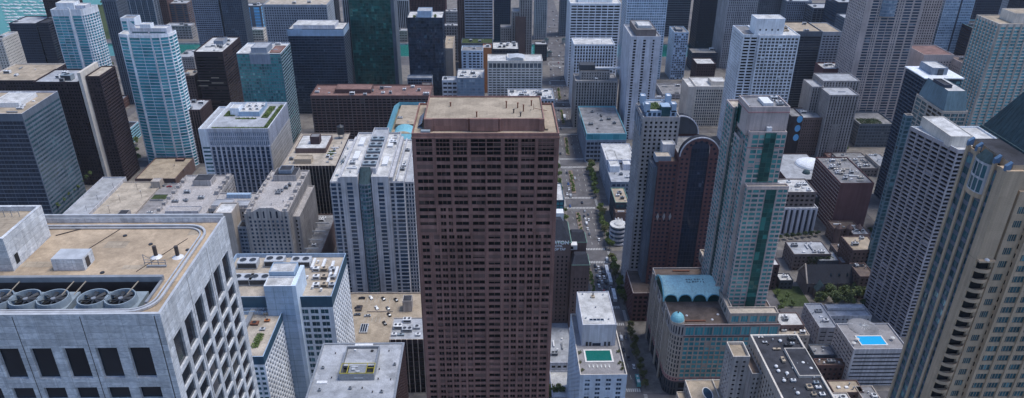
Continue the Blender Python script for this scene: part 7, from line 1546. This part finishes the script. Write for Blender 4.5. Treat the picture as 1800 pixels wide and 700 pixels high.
b = T('bay_front_tower', 'tall pale tower with rounded glass bay and long pink stone piers', 1525, 1625, -2, 770, 40, 'beige_pink', S(cols=[(.11, .22), (.235, .255), (.27, .29), (.32, .44), (.45, .57), (.60, .62), (.64, .66), (.69, .82), (.85, .97)], fl=3.0, h=.68, d=.4, top=1, glass='glass_blue'), S(bay=4, fl=3.0, w=.5, h=.6, glass='glass_blue'), n=0, finish=False, roof=None)
W = b.X1-b.X0; cx_ = b.X0+W*.40; arc = [(cx_-8*math.cos(t), 769.6-4.5*math.sin(t)) for t in [math.pi*i/8 for i in range(9)]]
b.prism(arc, onY(1570, 28, 770)[1], b.Z+3, 'blue_grey', [S(bay=3, fl=3.4, w=.94, h=.75, d=.1, top=.1, side=.02, glass='glass_sky')]*8+[None], roof='roof_light', part='rounded_bay')
b.box(b.X0, b.X1, 770, 810, b.Z, b.Z+12, 'beige_pink', {'N': grid(3.4, 3, .5, .5, 'glass_blue'), 'E': None}, part='upper_wall')
xa, z5 = onY(1510, 217, 730); xc_ = onY(1560, 240, 730)[0]
b.box(xa, xc_+4, 728, 766, 0, z5, 'slate', {'N': grid(3.2, 3.4, .8, .6, 'glass_grey', slab=.2), 'E': grid(3.2, 3.4, .8, .6, 'glass_grey', slab=.2, trim='brick_grey')}, roof='roof_grey', part='podium', par=1.5)
b.item('roof_garden', [(leafcloud(random.Random(4), [(xa+5+i*2.3, 733+j*3, z5-1, 1.7) for i in range(10) for j in range(5)], 1100, .5, .6), 'leaf_dark')]); b.done()
T('pink_stripe_tower', 'pink-beige tower of long stripes at the top edge right of the bay tower', 1627, 1660, -6, 900, 30, 'beige_pink', S(bay=3, fl=3.2, w=.5, h=.6, d=.4, glass='glass_dark', pier=.4, pw=.9), n=0)
b = T('pale_blue_slab', 'pale blue glass slab leaning at the top edge, upper right', 1664, 1716, -4, 905, 34, 'pale_blue', grid(2.2, 3.2, .9, .75, 'glass_sky', d=.06, top=.4), n=0, finish=False); b.add('dark_groove', 'dark_navy', [[(b.X0+(b.X1-b.X0)*.52, 904.9, 0), (b.X0+(b.X1-b.X0)*.58, 904.9, 0), (b.X0+(b.X1-b.X0)*.58, 904.9, b.Z), (b.X0+(b.X1-b.X0)*.52, 904.9, b.Z)]]); b.done()
b = T('navy_glass_slab', 'wide navy glass slab at the top right corner', 1720, 1800, -6, 1020, 40, 'dark_navy', grid(3, 3.5, .95, .7, 'glass_navy', d=.08), n=0, finish=False, roof=None); b.box(b.X0, b.X1+30, 1020, 1060, b.Z, b.Z+30, 'dark_navy', {'N': grid(3, 3.5, .95, .7, 'glass_navy')}); b.done()
T('dark_maroon_block', 'dark maroon block with teal roof edge in front of the navy glass slab', 1712, 1768, 50, 880, 44, 'dark_brown', grid(30, 3.3, .97, .4, 'glass_navy', d=.2), roof='roof_dark', n=4, coping='teal_metal')
T('grey_pier_tower', 'narrow grey tower beside the navy glass slab', 1782, 1794, -4, 960, 20, 'concrete', grid(2.5, 3.3, .5, .6, 'glass_grey'), n=0)
b = T('cream_block', 'cream block with flat brown roof behind the white-roofed glass tower', 1694, 1737, 112, 770, 30, 'beige_pink', S(bay=3.2, fl=3.1, w=.42, h=.6, d=.4, top=6, glass='glass_blue', pier=.2), roof='roof_brown', n=2, finish=False); b.box(b.X0-34, b.X0-.01, 790, 830, 0, b.Z+4, 'beige_pink', {'N': grid(3.4, 3.1, .5, .5, 'glass_blue', top=7)}, roof='roof_red', part='rear_wing'); b.done()
# beige-teal tower, top right
Y = 640; x0, x1, z = bx(1757, 1850, 42, Y)
b = Bld('beige_teal_tower', 'beige and teal apartment tower filling the upper right edge', indiv=True)
BT = S(bay=5.0, fl=3.0, w=.82, h=.66, d=.4, top=2.4, side=.5, glass='glass_teal_bright', pier=.5, pw=1.3, trim='stone_beige')
b.box(x0, x1, Y, Y+34, 0, z, 'cream', {'N': S(bay=6.2, fl=3.0, w=.80, h=.66, d=.5, top=2.4, side=1, glass='glass_teal_bright', mull=2, pier=.7, pw=1.5, trim='stone_beige'), 'E': BT}, roof='roof_tan'); b.pent(x0+16, x1-8, Y+6, Y+26, z-1.2, 9, 'cream', 'roof_tan'); b.done()
# white-roofed glass tower with dark banded flank
Y = 585; x0, x1, z = bx(1625, 1692, 137, Y); yb = backY(1590, 117, z); x0 = onY(1627, 137, Y)[0]
b = Bld('white_roof_glass_tower', 'dark glass tower under a thin white roof slab, banded balconies on its left side', indiv=True)
b.box(x0, x1, Y, yb, 0, z-2.2, 'dark_navy', {'N': grid(3.6, 3.2, .93, .82, 'glass_teal', d=.1, top=.6), 'E': S(bay=4.4, fl=3.2, w=.9, h=.56, d=1.0, top=.6, glass='glass_blue', slab=.5, sh=.35, trim='slate')}, roof='roof_grey')
b.item('roof_slab', [(boxq(x0-1.2, x1+1.2, Y-1.2, yb+1, z-.8, z, True), 'white_paint')]); b.pent(x0+9, x1-9, Y+8, Y+28, z, 6, 'blue_grey', 'roof_white'); b.pent(x0+14, x1-13, Y+7, Y+7.9, z, 5, 'charcoal', 'roof_dark', 'plant_screen'); b.done()
Y = 520; x0, x1, z = bx(1658, 1702, 196, Y); xm = onY(1627, 181, 545)[0]
b = Bld('beige_frame_glass_tower', 'beige framed tower with slanted blue glass crown in front of the white roof slab', indiv=True)
BF = S(bay=7.0, fl=3.3, w=.86, h=.74, d=.3, top=1.6, side=.6, glass='glass_teal', mull=3)
poly = [(x0, Y), (x1, Y), (x1, Y+40), (xm, Y+40), (xm, Y+22)]
b.prism(poly, 0, z, 'stone_beige', [BF, None, None, BF, S(bay=6, fl=3.3, w=.86, h=.66, d=.5, top=1.6, glass='glass_dark', slab=.3, trim='stone_beige')], roof='roof_light')
cz = onY(1665, 160, Y+4)[1]
b.add('glass_crown', 'crown_glass', [[(x0+1, Y+1, z), (x1-1, Y+1, z), (x1-3, Y+4, cz), (x0+2, Y+4, cz)], [(xm+1, Y+22, z), (x0+1, Y+1, z), (x0+2, Y+4, cz), (xm+3.5, Y+23, cz)], [(x1-1, Y+1, z), (x1-1, Y+38, z), (x1-3, Y+36, cz), (x1-3, Y+4, cz)], [(xm+1, Y+39, z), (xm+1, Y+22, z), (xm+3.5, Y+23, cz), (xm+3.5, Y+36, cz)]])
b.add('roof', 'roof_white', [[(x0+2, Y+4, cz-.5), (x1-3, Y+4, cz-.5), (x1-3, Y+36, cz-.5), (xm+3.5, Y+36, cz-.5), (xm+3.5, Y+23, cz-.5)]]); b.pent(x0+3, x1-10, Y+12, Y+28, cz-.5, 2.4, 'dark_navy', 'roof_dark'); b.done()
T('teal_sliver_tower', 'narrow teal glass sliver with beige cap beside the grey grid tower', 1594, 1606, 203, 470, 4, 'crown_glass', grid(3, 3.1, .85, .7, 'glass_teal', d=.2, slab=.2, sh=.3), roof='roof_tan', n=0, coping='stone_beige')
b = T('screen_corner_block', 'brown block carrying a column of three glowing blue round screens', 1412, 1456, 207, 705, 30, 'brick_brown', S(bay=2.6, fl=3.1, w=.4, h=.5, d=.3, top=2, glass='glass_dark'), S(bay=40, fl=50, w=.01, h=.01), roof='roof_light', n=7, finish=False)
b.box(b.X0-12, b.X0-.01, 706, 733, 0, b.Z+1, 'dark_brown', {}, roof='roof_grey', part='dark_end')
for i, (px, py) in enumerate(((1406, 210), (1402, 226), (1399, 242))):
    x, zz = onY(px, py, 705.8); b.item('round_screen', [([[(x+3.0*math.cos(t), 705.9, zz+3.8*math.sin(t)) for t in [6.2832*k/18 for k in range(18)]]], 'screen_blue')])
b.box(b.X1+.01, b.X1+13, 700, 728, 0, b.Z-5, 'grey_stone', {'N': grid(2.4, 3.1, .6, .6)}, roof='roof_red', part='pale_wing'); b.done()
# domed hall, brick block, striped block
b, x0, x1, y0, y1 = low('domed_hall', 'low brick hall with white dome and small dark dome on a grey roof', 1383, 1462, 316, 270, 19, 'dark_brick', 'roof_light', {'N': None, 'E': None}, 0)
x, y = G(1424, 290, 18); b.item('white_dome', [(domeq(x, y, 18.3, 14, 5, 26, 5), 'white_paint'), (cylq(x, y, 18.2, 18.8, 14.8, 26), 'roof_light')]); x, y = G(1417, 305, 18); b.item('dark_dome', [(domeq(x, y, 18.3, 3.6, 3.6, 16, 5), 'copper_dark')]); b.done()
Y = 545; x0, x1, z = bx(1478, 1537, 322, Y); yb = backY(1446, 276, z)
b = Bld('plum_brick_block', 'plum-dark blank brick block with rows of white roof units and striped left side')
b.box(x0, x1, Y, yb, 0, z, 'red_granite', {'N': None, 'E': S(bay=3.4, fl=3.1, w=.5, h=.5, d=.3, glass='glass_dark', slab=.15, sh=.4, trim='stone_beige')}, roof='roof_grey'); b.clutter(x0+2, x1-2, Y+4, yb-2, z-1, 34, seed=3, mats=('white_metal', 'cream', 'metal_light')); b.done()
b = T('court_pool_house', 'low block with a tiny rooftop pool left of the plum brick block', 1433, 1462, 347, 575, 22, 'charcoal', None, roof='roof_cream', n=0, finish=False)
b.item('pool', [([sq(b.X0+4, b.X1-4, 581, 589, b.zr+.08)], 'pool_cyan'), ([sq(b.X0+3, b.X1-3, 580, 590, b.zr+.04)], 'pool_edge')]); b.done()
b, *_ = low('plaza_pavilion', 'low cluttered grey roof in the plaza between plum block and garden podium', 1490, 1545, 296, 268, 9, 'brick_grey', 'roof_grey', {'N': W4}, 14, seed=5); b.done()
b, *_ = low('plaza_pavilion', 'small reddish roof in the plaza at the foot of the beige stone tower', 1462, 1496, 283, 268, 6, 'brick_red', 'roof_red', {'N': W4}, 6, seed=2); b.done()
Y = 540; x0, x1, z = bx(1368, 1438, 366, Y)
b = Bld('white_stripe_block', 'short block with white vertical fins below brown upper storeys', indiv=False)
b.box(x0, x1, Y, Y+26, 0, z, 'lavender_white', {'N': S(bay=4.4, fl=30, w=.45, h=.94, d=.5, top=1, glass='glass_navy', pier=.4, pw=1.2), 'E': grid(3, 3.2, .4, .5)}, roof='roof_light')
b.box(x0+1, x1-2, Y+4, Y+30, z-1, z+13, 'brick_grey', {'N': grid(4, 4, .6, .5), 'E': None}, roof='roof_white', part='upper_storeys'); b.clutter(x0+3, x1-4, Y+6, Y+28, z+12, 12, seed=6); b.done()
for i in range(7):
    x, y = G(1372+i*11, 416-i*1.2, 4); tree('dark', x, y, .1, f'{ORD[i]} tree from the left in the dark hedge row below the white-finned block', 'hedge row below the white-finned block', .55)
for i, (p, q) in enumerate(((1504, 284), (1516, 279), (1528, 284), (1540, 278), (1550, 284), (1470, 290), (1486, 262))):
    x, y = G(p, q, 4); tree('street', x, y, .1, f'{ORD[i]} plaza tree from the left by the garden-roofed podium' if i < 5 else ['', '', '', '', '', 'plaza tree near the white dome roof', 'plaza tree at the foot of the beige stone tower'][i], 'plaza trees', .7)
b, *_ = low('plaza_shop', 'small pale shop roof in the plaza right under the garden podium', 1546, 1572, 292, 270, 12, 'stone_beige', 'roof_light', {'N': W4, 'E': W4}, 5, seed=8); b.done()
for i, (p, q) in enumerate(((1158, 161), (1169, 161.5))):
    x, y = G(p, q, 10); e = put('box_truck', None, (x, y, .1)); e.rotation_euler.z = 1.57; tag(e, ['white box truck parked right of the slim blank white tower, left of a pair', 'white box truck parked right of the slim blank white tower, right of a pair'][i], 'truck', 'white box trucks')
    put('cargo_box', mesh('cargo_box', [(boxq(-1.25, 1.25, -4, 2.2, 1.0, 3.9, True), 'bus_white')]), parent=e); put('cab', mesh('cab', [(prof([(2.3, .6), (4.2, .6), (4.3, 1.6), (3.8, 2.7), (2.3, 2.8)], 1.2, 1.05), 'bus_white')]), parent=e); put('windscreen', mesh('windscreen', [([[(-.95, 4.32, 1.7), (.95, 4.32, 1.7), (.9, 3.88, 2.6), (-.9, 3.88, 2.6)]], 'glass_navy')]), parent=e)
    put('wheels', mesh('wheels', [(sum([[[(sx+.1, sy+.5*math.cos(t), .5+.5*math.sin(t)) for t in [.6283*k for k in range(10)]]] for sx in (-1.2, 1.1) for sy in (-2.6, 3.2)], []), 'tyre')]), parent=e)['kind'] = 'stuff'
# low shops along the right side of the avenue
b, x0, x1, y0, y1 = low('white_roof_shops', 'low shop block with big white roof boxes beside the avenue, nearer of two', 1052, 1118, 320, 262, 24, 'blue_grey', 'roof_light', {'N': grid(4, 4, .7, .6, 'glass_blue'), 'E': grid(4, 4, .5, .6, 'glass_blue')}, 0, kerb=True)
b.pent(x0+2, x0+11, y0+22, y0+58, 23.3, 6, 'white_paint', 'roof_white'); b.pent(x0+15, x1, y0+26, y0+40, 23.3, 6, 'lavender_white', 'roof_white'); b.clutter(x0+12, x1-2, y0+42, y1-4, 23.3, 9, seed=2, mats=('white_metal', 'blue_unit')); b.clutter(x0+2, x1-2, y0+2, y0+20, 23.3, 3, seed=4); b.done()
b, *_ = low('white_roof_shops', 'white-roofed shop hall beside the teal banded store', 1057, 1118, 281, 252, 30, 'lavender_white', 'roof_white', {'N': grid(5, 5, .7, .4, 'glass_grey'), 'E': grid(5, 5, .5, .5)}, 0, kerb=True); b.done()
b, x0, x1, y0, y1 = low('tan_roof_shop', 'shop with greenish cornice and tan roof below the white roof boxes', 1058, 1106, 356, 330, 23, 'charcoal', 'roof_tan', {'N': grid(4, 4, .8, .6, 'glass_teal'), 'E': grid(4, 4, .6, .6)}, 4, coping='copper_green', kerb=True); b.done()
b, *_ = low('brown_shop', 'plain brown shop front left of the stepped stone tower', 1067, 1106, 374, 362, 17, 'brick_brown', 'roof_brown', {'N': None, 'E': W4}, 1, kerb=True); b.done()
b, *_ = low('white_court_shop', 'small white roofed shop with dark courtyard beside the stepped stone tower', 1070, 1100, 403, 382, 12, 'lavender_white', 'roof_white', {'N': W4}, 6, seed=3, kerb=True); b.done()
x, y = G(1086, 412, 8)
b = Bld('round_glass_pavilion', 'small round glass pavilion of stacked bands by the avenue', base=(x, y, 0))
for k in range(4): b.add('floor_band', 'lavender_white', cylq(x, y, 1+k*4, 2.6+k*4, 7.2, 24)); b.add('glazing', 'glass_blue', cylq(x, y, 2.6+k*4-1.6*(k == 0)-.01, 5+k*4, 6.5, 24, cap=False))
b.add('roof', 'roof_white', cylq(x, y, 17, 17.8, 7.2, 24)+domeq(x, y, 17.8, 4, 1.5, 16, 3)); b.done()
b, *_ = low('teal_corner_shop', 'little teal glass shop with white roof squeezed left of the avenue', 976, 992, 352, 322, 20, 'teal_rim', 'roof_white', {'N': grid(3, 4, .8, .7, 'glass_teal_bright'), 'W': grid(3, 4, .8, .7, 'glass_teal')}, 1); b.done()
# ---------------- far edge and beyond the river
far = [('far_brown_tower', 'red-brown and teal residential tower at the top left edge', 270, 292, -4, 1210, 24, 'brick_red', grid(3, 3.1, .5, .5)), ('far_glass_slab', 'steel-blue slab of thin white verticals at the top left edge', 204, 268, -4, 1190, 26, 'slate', S(bay=3, fl=3.2, w=.7, h=.6, glass='glass_blue', pier=.4, pw=.4, pk=3, trim='lavender_white')),
       ('far_brick_block', 'far brown block with a blue glass middle strip, top left', 294, 328, 6, 1215, 26, 'brick_brown', S(cols=[(.05, .3), (.4, .72), (.8, .95)], fl=3.2, h=.6, glass='glass_blue')), ('wave_balcony_tower', 'blue-grey tower of wavy balcony rows above the brown cube tower', 336, 382, -4, 1060, 30, 'blue_grey', S(bay=3, fl=3.0, w=.7, h=.5, d=.5, glass='glass_navy', slab=.7, sh=.5, trim='cool_grid')),
       ('blue_glass_tower', 'pale-edged blue glass tower right of the wavy balcony tower', 386, 424, -4, 1055, 26, 'slate', grid(2.6, 3.2, .85, .7, 'glass_blue', pier=.2)), ('far_teal_block', 'bright blue panelled block in the gap at the top', 425, 458, 10, 1230, 20, 'slate', S(cols=[(.08, .4), (.6, .9)], fl=5, h=.8, glass='screen_blue', top=2)),
       ('far_dark_slab', 'dark slab at the top edge right of the grey gridded slab', 568, 588, -4, 1160, 30, 'black_steel', grid(3, 3.4, .6, .5, 'glass_navy')), ('marina_tower', 'dark brown tower by the marina behind the rounded balcony tower', 74, 122, -2, 990, 30, 'dark_brown', grid(3, 3.1, .5, .5, 'glass_brown')),
       ('low_far_block', 'low cream terminal block across the river, left of the emerald glass', 428, 462, 52, 1150, 16, 'cream', grid(4, 4, .8, .4)), ('low_far_block', 'low grey warehouse across the river in the upper left gap', 290, 335, 45, 1160, 18, 'grey_stone', grid(5, 4, .7, .4, 'black_hole')),
       ('low_far_block', 'beige low block across the river right of the emerald glass', 690, 716, 54, 1145, 16, 'stone_beige', grid(4, 4, .8, .3)), ('low_far_block', 'grey roof block left of the far avenue bridge', 783, 808, 20, 1200, 16, 'grey_stone', grid(4, 4, .8, .3)),
       ('far_grey_tower', 'grey tower left of the far avenue, cut by the top edge', 986, 1000, -4, 1180, 26, 'slate', grid(3, 3.4, .5, .6, 'glass_navy')), ('far_ribbed_block', 'mid grey ribbed block at the top edge right of the fine-ribbed tower', 1336, 1380, -4, 1090, 40, 'slate', S(bay=3, fl=3.4, w=.5, h=.7, glass='glass_grey', pier=.3)),
       ('far_ribbed_block', 'grey block with stepped pale roof boxes at the top edge', 1384, 1428, 2, 1070, 36, 'blue_grey', S(bay=3, fl=3.4, w=.5, h=.7, glass='glass_navy', pier=.3)), ('far_roof_block', 'dark grey office with white plant on its roof at the top edge', 1430, 1468, 14, 1040, 30, 'slate', grid(6, 3.4, .8, .7, 'glass_navy')),
       ('banded_navy_tower', 'navy banded tower at the top edge left of the bay tower', 1474, 1532, 4, 990, 40, 'dark_navy', S(bay=30, fl=3.3, w=.98, h=.5, d=.3, glass='glass_blue')), ('green_grey_slab', 'plain grey-green slab in front of the navy banded tower', 1492, 1530, 36, 900, 36, 'slate', grid(2.2, 3.2, .6, .5, 'glass_navy', d=.1)),
       ('far_right_block', 'white-windowed block just left of the beige and teal tower', 1738, 1756, 120, 700, 20, 'beige_pink', grid(3, 3.1, .5, .5, 'glass_dark')), ('far_black_slab', 'black slab at the far top right corner', 1795, 1812, -4, 900, 20, 'black_steel', grid(3, 3.4, .6, .5, 'glass_navy'))]
for i, (nm, lb, pl, pr, py, Y, d, wm, st) in enumerate(far):
    b = T(nm, lb, pl, pr, py, Y, d, wm, st, n=2 if py > 0 else 0, seed=i, finish=False, roof='roof_light')
    if py < 0: b.box(b.X0, b.X1, Y, Y+d, b.Z, b.Z+14, wm, {'N': st, 'E': st, 'W': st}, roof='roof_light')
    b.done()
# ---------------- marina
def boat_mesh(L):
    w = L*.16
    hull = [(-w, -L/2), (w, -L/2), (w*1.1, 0), (w*.7, L*.32), (0, L/2), (-w*.7, L*.32), (-w*1.1, 0)]
    f = [[(*hull[i], 0), (*hull[(i+1) % 7], 0), (hull[(i+1) % 7][0]*1.1, hull[(i+1) % 7][1], 1.1), (hull[i][0]*1.1, hull[i][1], 1.1)] for i in range(7)]+[[(x*1.1, y, 1.1) for x, y in hull]]
    return mesh('hull', [(f, 'white_metal')]), mesh('cabin', [(boxq(-w*.6, w*.6, -L*.2, L*.15, 1.1, 2.0), 'white_metal')]), mesh('mast', [(cylq(0, L*.1, 1.1, L*1.1, .09, 5)+barq((0, L*.1, 2.4), (0, -L*.36, 2.4), .16), 'metal_light')])
BM = [boat_mesh(l) for l in (9, 11, 13)]
rg = random.Random(31); k = 0
for row in range(11):
    px0, py = 2+row*2, 4+row*5.4
    for i in range(14):
        px = px0+i*7+rg.uniform(-2, 2)
        if px > 84-(row > 6)*4 or rg.random() < .16: continue
        x, y = G(px, py+rg.uniform(-.8, .8)); 
        if x > -728: continue
        e = put('moored_boat', None, (x, y, .06)); e.rotation_euler.z = 1.5+rg.uniform(-.12, .12); tag(e, 'white boat moored in the turquoise marina at top left', 'boat', 'boats moored in the marina')
        h_, c_b, m_ = BM[rg.randrange(3)]; put('hull', h_, parent=e); put('cabin', c_b, parent=e); put('mast', m_, parent=e); k += 1

# ================================================================== LIGHT
mt = bpy.data.materials.new('haze'); mt.use_nodes = True; M['haze'] = mt; hn = mt.node_tree.nodes; hn.remove(hn['Principled BSDF'])
vs = hn.new('ShaderNodeVolumeScatter'); vs.inputs['Color'].default_value = (.78, .87, 1.0, 1); vs.inputs['Density'].default_value = .000035; vs.inputs['Anisotropy'].default_value = .15
mt.node_tree.links.new(vs.outputs[0], hn['Material Output'].inputs['Volume'])
w = bpy.data.worlds.new('World'); scene.world = w; w.use_nodes = True
n = w.node_tree.nodes; l = w.node_tree.links
sky = n.new('ShaderNodeTexSky'); sky.sky_type = 'NISHITA'; sky.sun_disc = False
EL, AZ = R(67), R(80)   # azimuth clockwise from +Y: the sun stands to the right and a little behind the city
sky.sun_elevation = EL; sky.sun_rotation = AZ; sky.altitude = 200; sky.air_density = 1.0; sky.dust_density = 1.2; sky.ozone_density = 1.6
bg = n['Background']; bg.inputs['Strength'].default_value = .15; 
tn = n.new('ShaderNodeVectorMath'); tn.operation = 'MULTIPLY'; tn.inputs[1].default_value = (1.0, 1.07, 1.20)   # tints the sky light bluer and slightly stronger
l.new(sky.outputs[0], tn.inputs[0]); l.new(tn.outputs[0], bg.inputs['Color'])
sd = bpy.data.lights.new('sun', 'SUN'); sd.energy = 2.8; sd.angle = R(20); sd.color = (1.0, .95, .87)
so = bpy.data.objects.new('sun', sd); COL.objects.link(so)
d = Vector((math.sin(AZ)*math.cos(EL), math.cos(AZ)*math.cos(EL), math.sin(EL)))
so.rotation_euler = d.to_track_quat('Z', 'Y').to_euler(); so.location = (200, 300, 900)
# thin summer haze lying over the whole city (the viewer stands inside it)
hz = put('haze', mesh('haze', [(boxq(-6000, 6000, -800, 9000, -6, 345, True), 'haze')])); hz['kind'] = 'structure'
scene.view_settings.view_transform = 'Standard'; scene.view_settings.look = 'None'; scene.view_settings.exposure = 0
scene.render.engine = 'CYCLES'
cy = scene.cycles; cy.max_bounces = 5; cy.diffuse_bounces = 4; cy.glossy_bounces = 3; cy.use_adaptive_sampling = True; cy.adaptive_threshold = .02; cy.use_denoising = True
cy.sample_clamp_indirect = 4; cy.volume_bounces = 0
